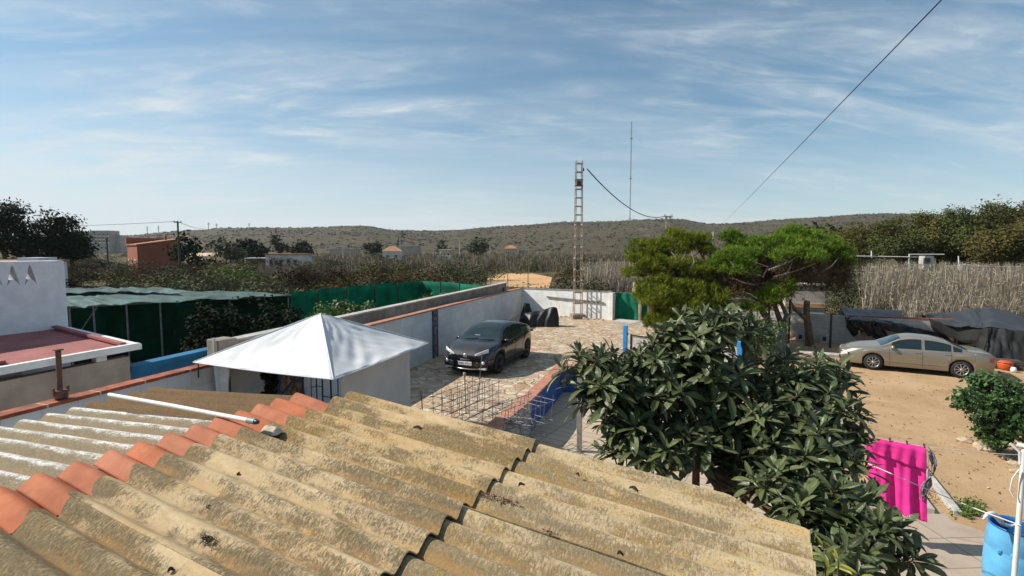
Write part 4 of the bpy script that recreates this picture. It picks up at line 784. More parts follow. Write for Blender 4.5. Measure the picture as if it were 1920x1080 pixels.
def rebar_cage(org,ex,ey,nx,ny,nz,sx,sy,sz,label,jit=.02,seed=1,tilt=0):
    rr=random.Random(seed); t=thing('rebar_cage',label,'rebar cage',tuple(org),group='welded steel reinforcement cages')
    o=Vector(org); ex=Vector(ex);ey=Vector(ey); ez=Vector((tilt,0,1)).normalized(); B=MB()
    J=lambda: Vector((rr.gauss(0,jit),rr.gauss(0,jit),rr.gauss(0,jit)))
    for k in range(nz):
        for j in range(ny): B.tube([o+ey*(sy*j/(ny-1))+ez*(sz*k/(nz-1))+J()-ex*.12,o+ey*(sy*j/(ny-1))+ez*(sz*k/(nz-1))+ex*(sx+.12)+J()],.009,6)
    B.build('long_bars',M['steel'],t); B=MB()
    for i in range(nx):
        x=ex*(sx*i/(nx-1))
        for k in range(nz): B.tube([o+x+ez*(sz*k/(nz-1))+J()-ey*.05,o+x+ez*(sz*k/(nz-1))+ey*(sy+.05)+J()],.008,6)
        for j in range(ny): B.tube([o+x+ey*(sy*j/(ny-1))+J()-ez*.03,o+x+ey*(sy*j/(ny-1))+ez*(sz+rr.uniform(.03,.15))+J()*.5],.008,6)
    B.build('stirrups',M['steel'],t); return t
A=Vector((.55,.83,0)); A2=Vector((.83,-.55,0))
o1=G(833,778,0); r1=rebar_cage(o1+Vector((.0,-.5,.0)),Vector((.10,.995,0)),Vector((.995,-.10,0)),7,3,3,2.0,.62,.62,'longer upright rebar cage standing on the stone driveway behind the roof',.012,1)
o2=G(925,800,0); r2=rebar_cage(o2+Vector((-.1,-.4,.0)),Vector((.25,.968,0)),Vector((.968,-.25,0)),6,3,2,1.7,.75,.5,'second rebar cage leaning against the near end of the blue wall',.02,2,.10)
o3=G(985,812,-.3); r3=rebar_cage(o3+Vector((-.35,-.3,.0)),Vector((.80,.60,0)),Vector((.60,-.80,0)),4,3,2,.9,.4,.36,'small tangled rebar cage nearest the tiled patio',.045,3,-.15)
B=MB(); rr=random.Random(9); c=G(958,800,.05)
for k in range(9):
    a_=rr.uniform(-.5,.5); p=c+Vector((rr.gauss(0,.25),rr.gauss(0,.2),rr.uniform(.0,.22))); B.tube([p-Vector((math.cos(a_),math.sin(a_),.1))*.35,p+Vector((math.cos(a_),math.sin(a_),.1))*.35],.009,6)
tag(B.build('rebar_bundle',M['steel'],org=c),'loose bundle of bright cut steel bars over the end of the blue wall','steel bars')
for (x,y0,y1,zb,lb) in ((871,703,775,0,'rusty stake with a pale knob in front of the dark suv'),(790,737,790,0,'shorter rusty stake with a dry knob beside the gazebo panel')):
    p=G(x+3,y1,zb); pt=YY(x,y0,p.y); t=thing('garden_stake',lb,'stake',tuple(p)); B=MB(); B.tube([p,pt],.012,8); B.build('rod',M['rust'],t); B=MB(); B.lathe(pt-Vector((0,0,.08)),[(.01,0),(.03,.03),(.025,.07),(.04,.10),(.035,.14),(0,.15)],10); B.build('knob',M['woodpale'],t)
p=G(894,756,0); pt=YY(904,663,p.y); B=MB(); B.tube([p,p.lerp(pt,.5)+Vector((.01,0,0)),pt],.011,8); tag(B.build('metal_rod',M['steel'],org=p),'thin tall grey rod leaning up in front of the suv bumper','rod')
p=G(1086,846,YZ); t=thing('grey_post','square grey concrete post standing on the tiled patio left of the loquat','post',tuple(p)); B=MB(); B.box(p+Vector((0,0,1.15)),(.115,.115,2.3),R(10)); B.build('shaft',M['grey_post'],t,bevel=.008); B=MB(); B.box(p+Vector((0,0,2.31)),(.14,.14,.03),R(10)); B.build('cap',M['grey_post'],t)
bp=[]
for (x,y,yt,lb) in ((1172,664,610,'short bright blue post left of the grey metal gate among loquat leaves'),(1385,702,640,'short bright blue post right of the grey metal gate among loquat leaves')):
    p=G(x,y,0); pt=YY(x,yt,p.y); t=thing('blue_post',lb,'post',tuple(p)); bp.append(p); B=MB(); B.box((p.x,p.y,pt.z/2-.2),(.16,.16,pt.z+.4)); B.build('shaft',M['bluepost'],t,bevel=.012); B=MB(); B.box((p.x+.09,p.y-.02,pt.z-.35),(.04,.10,.08)); B.build('hinge',M['black_metal'],t)
t=thing('metal_gate','grey sheet metal gate between the two bright blue posts','gate',tuple(bp[0]+Vector((.2,0,0)))); pa,pb=bp[0]+Vector((.22,.05,0)),bp[1]+Vector((-.2,.05,0))
B=MB(); B.beam(pa+up*.42,pb+up*.42,.03,.62); B.build('sheet_panel',M['concrete_pale'],t)
B=MB()
for z in (.08,.78): B.beam(pa+up*z-Vector((0,.03,0)),pb+up*z-Vector((0,.03,0)),.05,.05)
for f in (0,.33,.66,1): p=pa.lerp(pb,f); B.beam(p+Vector((0,-.03,.0)),p+Vector((0,-.03,.82)),.05,.05)
B.build('frame',M['black_metal'],t)
# covered motorcycle
mc=G(1010,611,0); t=thing('covered_motorcycle','motorcycle wrapped in a black cover in the corner by the white back wall','motorcycle',tuple(mc),R(17))
B=MB()
def mcf(u,v):
    x=lerp(-1.05,1.1,u); hgt=smooth_interp(u,[(0,.40),(.12,.66),(.30,.78),(.50,.82),(.68,.93),(.82,1.06),(.93,1.0),(1,.40)]); w=smooth_interp(u,[(0,.12),(.15,.26),(.30,.42),(.5,.33),(.8,.30),(1,.12)])
    th=math.pi*v; y=math.cos(th); z=math.sin(th)**.55; fold=.05*math.sin(u*26+math.sin(v*7)*2.5)*(1-z*.6)+.03*mn.noise(Vector((u*6,v*6,1)))
    return (x+.03*mn.noise(Vector((u*9,v*9,4))),(y*w*(1.25-.35*z))+fold*(1 if y>0 else -1),hgt*z+.0+.015*math.sin(u*24+v*9))
B.grid(mcf,64,40); B.build('cover',M['tarpblack'],t,world=False)
for x in (-.72,.74): B=MB(); B.lathe((x,0,.29),[(.12,-.05),(.29,-.06),(.31,0),(.29,.06),(.12,.05)],20,axis='Y'); B.build('wheel',M['tyre'],t,world=False)
mb=G(988,606,0); B=MB(); B.grid(lambda u,v:(mb.x+math.cos(u*6.28)*(.42-.25*v)+.05*math.sin(u*19+v*4),mb.y+math.sin(u*6.28)*(.34-.2*v)+.04*math.sin(u*23),1.12*v**.9+.05*mn.noise(Vector((u*5,v*5,3)))),40,12); tag(B.build('tarp_bundle',M['tarpblack'],org=mb),'black tarp heap leaning in the shaded corner beside the covered motorcycle','tarp')
# ================================================================== CARS
def catmull(P,n):
    out=[]; k=len(P)
    for i in range(k-1):
        p0,p1,p2,p3=P[max(i-1,0)],P[i],P[i+1],P[min(i+2,k-1)]
        m=max(1,n[i] if isinstance(n,list) else n)
        for j in range(m):
            t=j/m; out.append(.5*((2*p1)+(p2-p0)*t+(2*p0-5*p1+4*p2-p3)*t*t+(3*p1-p0-3*p2+p3)*t**3))
    out.append(P[-1]); return out
def make_car(name,label,loc,rz,C):
    t=thing(name,label,'car',loc,rz); H=C['L']/2; Wd=C['W']/2; R_=C['arch']; wr=C['wr']; ax=C['axles']
    def wid(x):
        f=abs(x); x0=H*.55; tt=max(0,(f-x0)/(H-x0)); k=C['taperF'] if x>0 else C['taperR']; return Wd*(1-k*tt**2.6)
    top=lambda x: smooth_interp(x,C['top']); belt=lambda x: smooth_interp(x,C['belt'])
    def sill(x):
        z=C['sill']+ (.10*max(0,(abs(x)-H*.86)/(H*.14)))
        for a_ in ax:
            dx=abs(x-a_)
            if dx<R_: z=max(z,wr+math.sqrt(R_*R_-dx*dx)*.98)
        return z
    def flare(x): return sum(.022*max(0,1-abs(x-a_)/(R_*1.6))**.5 for a_ in ax)
    def ctrl(x):
        w=wid(x); zb=belt(x); zt=max(top(x),zb+.015); g=zt-zb; zl=sill(x); gl=min(1,g/.35)
        ht=zb+g*(.84 if g>.1 else .7); yr=w*.95-C['tumble']*max(0,g-.03)-.02
        zm=lerp(zl,zb,.5); P=[Vector((w*.95+flare(x)*.6,zl)),Vector((w*.99+flare(x),max(zl+.03,lerp(zl,zb,.2)))),Vector((w+C['crease']+flare(x)*.4,max(zl+.08,lerp(zl,zb,.62)))),Vector((w*.985,max(zl+.11,zb-.07))),Vector((w*.95,zb)),
           Vector((lerp(w*.95,yr,.55),lerp(zb,ht,.5))),Vector((yr,ht)),Vector((yr*.62,zt-.012*gl-.004)),Vector((0,zt))]
        return P
    def shift(x,z):
        if x>H*.80: return x-C['rakeF']*max(0,abs(z-C['noseZ']))**1.3*((x-H*.8)/(H*.2))
        if x<-H*.80: return x+C['rakeR']*max(0,abs(z-C['tailZ']))**1.3*((-x-H*.8)/(H*.2))
        return x
    xs=list(np.linspace(-H,H,96))
    for a_ in ax: xs+=[a_-R_,a_+R_,a_-R_+.004,a_+R_-.004]+list(a_+R_*np.cos(np.linspace(.05,math.pi-.05,20)))
    xs=sorted(set(round(x,4) for x in xs)); rings=[]
    for x in xs:
        half=catmull(ctrl(x),3); r=[(shift(x,p.y),p.x,p.y) for p in half]+[(shift(x,p.y),-p.x,p.y) for p in half[-2::-1]]; rings.append(r)
    k=len(rings[0]); B=MB(); vs=[p for r in rings for p in r]; fs=[(i*k+j,i*k+j+1,(i+1)*k+j+1,(i+1)*k+j) for i in range(len(rings)-1) for j in range(k-1)]
    B.add(vs,fs,0,True); B.add(rings[0],[tuple(range(k))]); B.add(rings[-1],[tuple(range(k))[::-1]]); B.build('body',C['paint'],t,world=False)
    B=MB(); B.box((0,0,.42),(C['L']*.93,C['W']*.80,.42)); 
    B.build('underbody',M['blackplastic'],t,world=False)
    def ysurf(x,z,off=.006):
        h=catmull(ctrl(x),3)
        for p,q in zip(h[:-1],h[1:]):
            if (p.y-z)*(q.y-z)<=0 and abs(q.y-p.y)>1e-6: return lerp(p.x,q.x,(z-p.y)/(q.y-p.y))+off
        return h[0].x+off
    def zsurf(x,y,off=.006):
        h=catmull(ctrl(x),3)[::-1]
        for p,q in zip(h[:-1],h[1:]):
            if p.x<=abs(y)<=q.x: return lerp(p.y,q.y,(abs(y)-p.x)/max(1e-6,q.x-p.x))+off
        return h[-1].y+off
    def side_patch(nm,poly_bot,poly_top,x0,x1,mat,off=.006,n=16,m=5,both=True,lab=None):
        for s in (1,-1) if both is True else (both,):
            B=MB()
            def fn(u,v):
                x=lerp(x0,x1,u); zb=poly_bot(x); zt=poly_top(x); z=lerp(zb,max(zt,zb+.002),v); return (shift(x,z),s*ysurf(x,z,off),z)
            B.grid(fn,n,m); o=B.build(nm,mat,t,world=False)
            if lab: o['label']=lab
    def top_patch(nm,x0,x1,yf,mat,off=.006,n=12,m=14,zlift=0):
        B=MB()
        def fn(u,v):
            x=lerp(x0,x1,u); y=lerp(-1,1,v)*yf(x); z=zsurf(x,y,off); return (shift(x,z),y,z)
        B.grid(fn,n,m); return B.build(nm,mat,t,world=False)
    rail=lambda x: lerp(belt(x),top(x),.80)-.012
    for (x0,x1,lo) in C['windows']: side_patch('side_window',lambda x:belt(x)+.025+lo,rail,x0,x1,M['glass'],.007)
    ri=lambda x: catmull(ctrl(x),3)[18].x*.97
    top_patch('windscreen',C['wsc'][0],C['wsc'][1],lambda x: ri(x)-.03,C.get('wglass',M['glass']),.008,14,16)
    top_patch('rear_window',C['rsc'][0],C['rsc'][1],lambda x: ri(x)-.05,M['glass'],.008)
    # wheels
    for a_ in ax:
        for s in (1,-1):
            yc=s*(Wd-.115); w=thing_part('wheel',t,(a_,yc,wr)); B=MB(); B.lathe((0,0,0),[(wr*.66,-.10),(wr*.93,-.105),(wr,-.07),(wr,.07),(wr*.93,.105),(wr*.66,.10)],36,axis='Y'); B.build('tyre',M['tyre'],w,world=False,org=(0,0,0))
            B=MB(); rs=wr*.66; o_=s*.085
            B.lathe((0,0,0),[(rs*1.01,-.10),(rs*1.01,.10),(rs*.93,.095),(rs*.93,-.09)],30,axis='Y'); B.lathe((0,o_-s*.07,0),[(0,0),(rs*.94,0)],24,1,axis='Y')
            for kq in range(C['spokes']):
                th=2*math.pi*kq/C['spokes']; B.beam((math.cos(th)*rs*.12,o_,math.sin(th)*rs*.12),(math.cos(th)*rs*.95,o_-s*.008,math.sin(th)*rs*.95),.022,rs*.20 if C['spokes']>7 else rs*.26,up=(0,1,0))
                
            B.lathe((0,o_,0),[(rs*.22,-.02),(rs*.22,.02),(0,.025 if s>0 else .02)],16,axis='Y'); B.build('rim',[C['rim'],M['blackplastic']],w,world=False,org=(0,0,0))
    # seams, handles, mirrors
    for x in C['seams']:
        for s in (1,-1):
            B=MB(); zs_=np.linspace(C['sill']+.08,belt(x)+.01,12); B.tube([(x+.02*math.sin((z-.3)*2),s*ysurf(x,z,.001),z) for z in zs_],.005,5); B.build('door_seam',M['blackplastic'],t,world=False)
    for x in C['handles']:
        for s in (1,-1): B=MB(); z=belt(x)-.10; B.box((x,s*(ysurf(x,z,0)+.018),z),(.19,.022,.03)); B.build('door_handle',C['paint'],t,world=False,bevel=.006)
    for s in (1,-1):
        B=MB(); x=C['mirror']; z=belt(x)+.06; y=s*(ysurf(x,z,0)+.10); B.lathe((x,y,z),[(0,-.12),(.055,-.10),(.075,0),(.06,.10),(0,.12)],12,axis='Y'); B.beam((x,s*(ysurf(x,z-.05,0)-.02),z-.05),(x,y,z-.03),.05,.03); B.build('wing_mirror',C['paint'],t,world=False)
    if C.get('cladding'):
        side_patch('sill_cladding',lambda x:sill(x)-.005,lambda x:max(sill(x)+.05,C['sill']+.13),-H*.80,H*.80,M['blackplastic'],.012,90,3)
    return t,dict(ysurf=ysurf,zsurf=zsurf,shift=shift,side=side_patch,topp=top_patch,H=H,W=Wd,belt=belt,top=top,wid=wid)
def thing_part(name,parent,loc):
    o=bpy.data.objects.new(name,None); o.empty_display_size=.1; COL.objects.link(o); o.parent=parent; o.location=loc; return o
def text_mesh(txt,size,mat,name,parent,loc,rot):
    cu=bpy.data.curves.new(name,'FONT'); cu.body=txt; cu.size=size; cu.extrude=.0015; cu.align_x='CENTER'; cu.align_y='CENTER'
    to=bpy.data.objects.new(name,cu); COL.objects.link(to); dg_=bpy.context.evaluated_depsgraph_get(); me=bpy.data.meshes.new_from_object(to.evaluated_get(dg_)); bpy.data.objects.remove(to)
    me.materials.clear(); me.materials.append(mat); o=bpy.data.objects.new(name,me); COL.objects.link(o); o.parent=parent; o.location=loc; o.rotation_euler=rot; return o
SUVC=dict(L=4.36,W=1.80,arch=.40,wr=.345,axles=(-1.33,1.31),sill=.24,taperF=.30,taperR=.20,tumble=.42,crease=.012,rakeF=.38,rakeR=.30,noseZ=.55,tailZ=.75,paint=M['suvpaint'],rim=M['alloydark'],spokes=5,seams=(.98,-.05,-1.0),handles=(.12,),mirror=.80,cladding=True,
  top=[(-2.18,.98),(-2.10,1.08),(-1.92,1.15),(-1.55,1.29),(-1.0,1.45),(-.35,1.545),(.1,1.54),(.42,1.46),(1.14,1.06),(1.45,1.02),(1.85,.95),(2.08,.85),(2.18,.72)],
  belt=[(-2.18,.94),(-1.85,1.11),(-1.4,1.16),(-.9,1.09),(0,.99),(1.0,.96),(1.5,.94),(1.9,.84),(2.18,.66)],
  windows=((-.02,.72,0),(-.86,-.10,0)),wsc=(1.12,.44),rsc=(-1.95,-1.45),wglass=M['glassblue'])
sv=(G(937,700)+G(988.5,671))/2; hd=(G(937,700)-G(988.5,671)); ang=math.atan2(hd.y,hd.x); rt=Vector((math.sin(ang),-math.cos(ang),0)) ; 
sc_=sv-Vector((-math.sin(ang),math.cos(ang),0))*(-1)*0
lft=Vector((-math.sin(ang),math.cos(ang),0)); ctr=sv-lft*.88+Vector((0,0,.002))
suv,K=make_car('parked_car','dark grey crossover suv facing the camera beside the white driveway wall',(ctr.x,ctr.y,0),ang,SUVC)
H=K['H']
for s in (1,-1):   # swept headlights
    B=MB()
    def hl(u,v):
        yy=lerp(.40,.86,u)*K['W']*s; zb=lerp(.715,.82,u**1.2); zt=lerp(.775,.945,u); z=lerp(zb,zt,v); xf=H-.015-.10*max(0,(z-.55))-.62*max(0,abs(yy)/K['W']-.38)**1.7; return (xf,yy,z)
    B.grid(lambda u,v:Vector(hl(u,v))+Vector((.035,s*.012,.0)),14,4); B.build('headlight',M['lens'],suv,world=False,solid=.01)
    B=MB(); B.box((H-.075,s*.62,.30),(.10,.24,.05)); B.lathe((H-.02,s*.66,.50),[(0,-.02),(.055,-.02),(.055,.02),(0,.02)],14,axis='X'); B.build('fog_lamp',M['lens'],suv,world=False)
    B=MB(); B.grid(lambda u,v:(H-.02-.5*max(0,lerp(.45,.88,u)-.5)**1.8+.012,s*lerp(.45,.88,u)*K['W'],lerp(.33,.60-.1*(1-u),v)),10,4); B.build('bumper_intake',M['blackplastic'],suv,world=False,solid=.01)
B=MB(); B.grid(lambda u,v:(H-.005-.28*abs(lerp(-1,1,u))**2.4+.012,lerp(-.52,.52,u)*K['W']*1.2,lerp(.33,.60,v)),16,5); B.build('grille',M['blackplastic'],suv,world=False,solid=.012)
B=MB(); B.grid(lambda u,v:(H-.01-.30*abs(lerp(-1,1,u))**2.4+.03,lerp(-.62,.62,u)*K['W'],lerp(.25,.285,v)),16,2); B.build('bumper_lip',M['alloy'],suv,world=False,solid=.012)
B=MB(); B.box((H+.018,0,.455),(.02,.52,.115)); B.build('plate_backing',M['plate'],suv,world=False,bevel=.004)
pp_=[o for o in suv.children if o.name.startswith('plate_backing')][0]; pp_.name='number_plate'
B=MB(); B.box((H+.0285,-.237,.455),(.003,.042,.108)); o=B.build('country_band',M['plateblue'],suv,world=False); o.parent=pp_
o=text_mesh('8962 MLN',.098,M['ink'],'plate_number',pp_,(H+.0295,.02,.455),(math.pi/2,0,math.pi/2))
B=MB(); B.lathe((H-.035,0,.70),[(.0,.03),(.05,.03),(.075,.015),(.075,0)],20,axis='X'); B.build('badge',M['alloy'],suv,world=False)
B=MB(); B.box((-1.25,0,K['top'](-1.25)+.035),(.14,.03,.07)); B.build('roof_fin',M['blackplastic'],suv,world=False,bevel=.01)
B=MB(); B.box((.88,-.15,K['zsurf'](.88,.15,.002)),(.05,.20,.012)); B.build('dashboard_paper',M['plate'],suv,world=False)
for s in (1,-1):
    B=MB(); B.beam((1.20,s*.30-.25,K['zsurf'](1.18,.3,.02)),(1.06,s*.30+.25,K['zsurf'](1.05,.3,.02)),.02,.014); B.build('wiper',M['blackplastic'],suv,world=False)
    B=MB(); B.box((-H+.10,s*.72,.98),(.12,.24,.10)); B.build('tail_light',M['redlens'],suv,world=False,bevel=.02)
SEDC=dict(L=4.87,W=1.83,arch=.375,wr=.325,axles=(-1.42,1.33),sill=.22,taperF=.30,taperR=.18,tumble=.44,crease=.006,rakeF=.35,rakeR=.25,noseZ=.50,tailZ=.70,paint=M['goldpaint'],rim=M['alloy'],spokes=9,seams=(.80,-.25,-1.12),handles=(-.08,-1.0),mirror=.72,
  top=[(-2.43,.88),(-2.30,.98),(-1.9,1.02),(-1.62,1.06),(-1.0,1.33),(-.5,1.43),(0,1.45),(.42,1.38),(1.15,1.0),(1.5,.95),(2.0,.84),(2.3,.73),(2.43,.62)],
  belt=[(-2.43,.84),(-2.0,.97),(-1.5,.96),(0,.94),(1.0,.92),(1.6,.86),(2.1,.74),(2.43,.58)],
  windows=((-.20,.74,0),(-1.10,-.30,0),(-1.42,-1.16,0)),wsc=(1.10,.46),rsc=(-1.60,-1.05),wglass=M['glassblue'])
sf=G(1636,693,YZ); sr=G(1795,708,YZ); mid=(sf+sr)/2; hd=sf-sr; ang=math.atan2(hd.y,hd.x); lft=Vector((-math.sin(ang),math.cos(ang),0)); off=lft*-1 if lft.y<0 else lft
ctr=mid+off*.83
sed,K=make_car('parked_car','champagne coloured sedan parked sideways on the sandy yard',(ctr.x,ctr.y,YZ),ang,SEDC)
H=K['H']
for s in (1,-1):
    B=MB(); B.grid(lambda u,v:(H-.06-.62*max(0,lerp(.45,.93,u)-.5)**1.6,s*lerp(.45,.93,u)*K['W'],lerp(.55,.68+.02*u,v)),12,4); B.build('headlight',M['lens'],sed,world=False,solid=.02)
    B=MB(); B.grid(lambda u,v:(-H+.02+.5*max(0,lerp(.5,.97,u)-.55)**1.6,s*lerp(.5,.97,u)*K['W'],lerp(.66,.86,v)),10,4); B.build('tail_light',M['redlens'],sed,world=False,solid=.015)
B=MB(); B.grid(lambda u,v:(H-.015-.05*abs(lerp(-1,1,u))**2,lerp(-.33,.33,u),lerp(.42,.60,v)),10,4); B.build('grille',M['blackplastic'],sed,world=False,solid=.012)
B=MB(); B.grid(lambda u,v:(H-.0-.30*abs(lerp(-1,1,u))**2.5,lerp(-.80,.80,u),lerp(.24,.34,v)),14,3); B.build('bumper_trim',M['blackplastic'],sed,world=False,solid=.012)
for s in (1,-1): B=MB(); B.tube([(x,s*K['ysurf'](x,.42,.006),.42) for x in np.linspace(-.95,.95,16)],.014,6); B.build('side_moulding',M['goldpaint'],sed,world=False)
# ================================================================== RIGHT COMPOUND
W0=G(1262,632,-.2); W1=G(1580,641,YZ); W2=W1+(W1-G(1400,640,YZ)).normalized()*3.5
w0=Vector((-4.6,32.6,0)); w1=Vector((4.4,30.9,0)); w2=Vector((8.8,31.4,0))
def blockwall(a,b_,z1,mat,label,cop=None,z0=-1.):
    t,a_,b2,d_,n_,L_=wallseg('block_wall',a,b_,.2,z0,z1,mat,label,'wall',1,True)
    if cop: B=MB(); B.beam(a_+n_*.1+up*(z1+.03),b2+n_*.1+up*(z1+.03),.24,.055); B.build('coping',cop,t)
    return t
wt=YY(1545,590,31.1).z
blockwall(w0,w1,wt,M['grey_block'],'unpainted grey concrete block wall behind the pines',None)
blockwall(w1,w2,wt-.02,M['pale_block'],'pale block wall with a reddish coping behind the left black tarp',M['coping'])
# white flat roofed shed rising behind the wall
a=YY(1476,570,32.3); b_=YY(1546,577,32.6); zt=YY(1510,534,32.4).z
t=thing('block_shed','small whitish block shed with an orange band rising behind the grey block wall','shed',(a.x,a.y,YZ)); dd=(b_-a).normalized(); nn=Vector((-dd.y,dd.x,0)); 
B=MB(); q=[a-dd*.1,b_,b_+nn*2.2,a-dd*.1+nn*2.2]; B.prism([(p.x,p.y) for p in q],YZ,zt-.02); B.build('wall',M['pale_block'],t,normals=True)
B=MB(); B.beam(a-dd*.1-nn*.03+up*(b_.z*0+YY(1510,573,32.4).z-a.z),b_-nn*.03+up*(YY(1510,573,32.4).z-b_.z),.06,.22); B.build('orange_band',M['earth'],t)
B=MB(); B.beam(a-dd*.1+nn*.15+up*(zt-a.z),b_+nn*.15+up*(zt-b_.z),.45,.08); B.build('parapet_top',M['white_rough'],t)
# long clay pipe and white blocks at the foot of the wall
pa=G(1470,634,YZ); pb=G(1546,638,YZ); B=MB(); B.tube([pa+up*.22,pb+up*.22],.22,14); tag(B.build('clay_pipe',simple('ochre_pipe',(.50,.33,.19),.8,.15,4,.2),org=pa),'ochre pipe lying along the foot of the grey block wall','pipe')
for k,(x,y,lb) in enumerate(((1500,638,'pale block propping the ochre pipe left of the pruned trunk'),(1545,642,'white block with a dark hole right of the pruned trunk'),(1575,640,'white rubble lump under the edge of the left black tarp'))):
    p=G(x,y,YZ); t=thing('concrete_block',lb,'block',tuple(p)); B=MB(); B.box(p+up*.2,(.40,.2,.42),.1); B.build('shell',M['concrete_pale'],t,bevel=.02); B=MB(); B.box(p+Vector((.0,-.1,.2)),(.16,.02,.22),.1); B.build('hollow',M['blackplastic'],t)
# black fence posts and wire
fp=[]
for (x,y,yt,lb) in ((1556,652,588,'black steel fence post between the pruned trunk and the left tarp'),(1478,648,562,'dark steel fence post just left of the pruned trunk'),(1440,640,575,'dark steel fence post under the small leaning pine bough')):
    p=G(x,y,YZ); pt=YY(x,yt,p.y); B=MB(); B.box((p.x,p.y,(pt.z+YZ)/2),(.10,.10,pt.z-YZ)); B.box((p.x,p.y,pt.z+.01),(.13,.13,.02)); tag(B.build('fence_post',M['black_metal'],org=p,bevel=.01),lb,'fence post'); fp.append((p,pt))
for k,(f,lb) in enumerate(((.97,'upper fence wire between the black posts by the grey block wall'),(.55,'lower fence wire between the black posts by the grey block wall'))):
    B=MB(); B.tube([p.lerp(pt,f) for p,pt in fp],.008,5); tag(B.build('fence_wire',M['steel'],org=fp[0][0]),lb,'wire')
p=G(1405,660,YZ);B=MB(); B.add([tuple(G(1448,655,YZ)),tuple(G(1474,657,YZ)),tuple(YY(1472,615,G(1474,657,YZ).y)),tuple(YY(1462,617,G(1448,655,YZ).y))],[(0,1,2,3)]); tag(B.build('metal_sheet',M['steel'],org=G(1448,655,YZ),solid=.03),'grey metal sheet leaning beside the fence post left of the pruned trunk','sheet')
a=G(1500,663,YZ); b_=G(1575,668,YZ); B=MB(); B.beam(a+up*.05,b_+up*.05,.5,.1); tag(B.build('kerb_slab',M['concrete_pale'],org=a,bevel=.01),'grey concrete strip on the ground in front of the gold sedan','kerb')
# tarp shelters
def drape(name,parent,rows,mat,nu=40,nv=16,amp=.06,seed=0,fold=9,solid=.01,lab=None):
    """rows: list of polylines (each a list of points) lofted one to the next"""
    rows=[[Vector(p) for p in r] for r in rows]
    def pl(r,u):
        k=len(r)-1; i=min(int(u*k),k-1); return r[i].lerp(r[i+1],u*k-i)
    def fn(u,v):
        k=len(rows)-1; i=min(int(v*k),k-1); p=pl(rows[i],u).lerp(pl(rows[i+1],u),v*k-i)
        n=(mn.fractal(Vector((u*fold,v*2.2,seed)),1,2,4)+.9*(.5-abs(mn.noise(Vector((u*fold*1.3,v*2.0,seed+9))))*2))*amp; return p+Vector((n*.4,-n,n*.6+amp*.4*math.sin(u*fold*3+v*3+seed)))
    B=MB(); B.grid(fn,nu,nv); o=B.build(name,mat,parent,solid=solid); 
    if lab: o['label']=lab
    return o
lt=thing('tarp_shelter','black plastic tarp shelter on timber props left of the slate cloth one','shelter',tuple(G(1640,650,YZ)))
f=lambda x,y,d: D(x,y,d)
# left shelter: top sheet, front curtain, dark interior back
drape('top_sheet',lt,[[f(1579,576,28.4),f(1625,580,28.6),f(1690,582,29)],[f(1582,590,26.6),f(1640,597,26.2),f(1700,606,26.2)],[f(1588,600,25.4),f(1640,603,25.0),f(1715,616,25)]],M['tarpblack'],40,14,.07,1,7)
drape('long_sheet',lt,[[f(1640,600,25.2),f(1715,607,26.4),f(1800,620,26.6)],[f(1640,604,24.9),f(1715,617,25.0),f(1790,630,25)],[f(1660,618,25),f(1720,632,24.8),f(1790,648,24.8)]],M['tarpblack'],40,10,.06,5,8)
drape('left_curtain',lt,[[f(1577,578,28.2),f(1583,592,26.6),f(1590,600,25.5)],[f(1576,612,28),f(1586,618,26.6),f(1600,612,25.5)],[f(1578,637,27.6),f(1596,632,26.4),f(1618,622,25.3)]],M['tarpblack'],40,24,.16,2,7)
drape('front_curtain',lt,[[f(1600,601,25.2),f(1630,604,25.1),f(1650,607,25.1)],[f(1606,610,25.2),f(1640,622,25),f(1668,640,25)],[f(1612,614,25.3),f(1644,640,25.1),f(1668,655,25.2)]],M['tarpblack'],36,20,.14,3,7)
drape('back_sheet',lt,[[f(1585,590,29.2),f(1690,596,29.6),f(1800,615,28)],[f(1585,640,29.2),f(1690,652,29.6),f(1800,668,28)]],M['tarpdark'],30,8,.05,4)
for (x,y0,y1,d) in ((1608,604,642,25.4),(1588,598,640,27.5),(1790,622,672,25.0)):
    p=D(x,y1,d); B=MB(); B.tube([(p.x,p.y,YZ),D(x+6,y0,d)],.05,8); B.build('prop',M['wood'],lt)
f2=lambda x,y,d: D(x,y,d-1.5)
rt_=thing('tarp_shelter','slate grey shade cloth tent behind the boot of the gold sedan','shelter',tuple(G(1860,660,YZ)))
drape('roof_cloth',rt_,[[f2(1728,592,27.5),f2(1800,583,28.5),f2(1856,575,28.5),f2(1960,606,28)],[f2(1760,603,26),f2(1820,602,25.8),f2(1858,600,25.4),f2(1990,622,24)],[f2(1780,612,24.8),f2(1820,614,24.2),f2(1858,614,23.6),f2(1990,632,22.6)]],M['tarpgrey'],60,20,.06,6,6)
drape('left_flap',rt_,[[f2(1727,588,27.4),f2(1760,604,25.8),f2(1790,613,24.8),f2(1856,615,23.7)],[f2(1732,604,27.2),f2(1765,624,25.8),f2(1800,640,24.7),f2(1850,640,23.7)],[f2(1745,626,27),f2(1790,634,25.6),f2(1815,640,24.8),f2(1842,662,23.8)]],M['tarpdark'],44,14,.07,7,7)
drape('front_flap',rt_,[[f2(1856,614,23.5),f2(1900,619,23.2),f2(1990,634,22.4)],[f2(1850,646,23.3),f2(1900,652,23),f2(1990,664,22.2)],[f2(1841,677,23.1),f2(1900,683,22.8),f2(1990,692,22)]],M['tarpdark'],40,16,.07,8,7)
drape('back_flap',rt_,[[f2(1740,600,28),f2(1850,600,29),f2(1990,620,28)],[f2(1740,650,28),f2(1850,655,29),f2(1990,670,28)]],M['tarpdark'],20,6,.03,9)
for (x,y0,d) in ((1856,614,23.7),(1730,590,27.5),(1986,632,22.6)):
    p=D(x,y0,d-1.5); B=MB(); B.tube([(p.x,p.y,YZ),p],.035,8); B.build('prop',M['steel'],rt_)
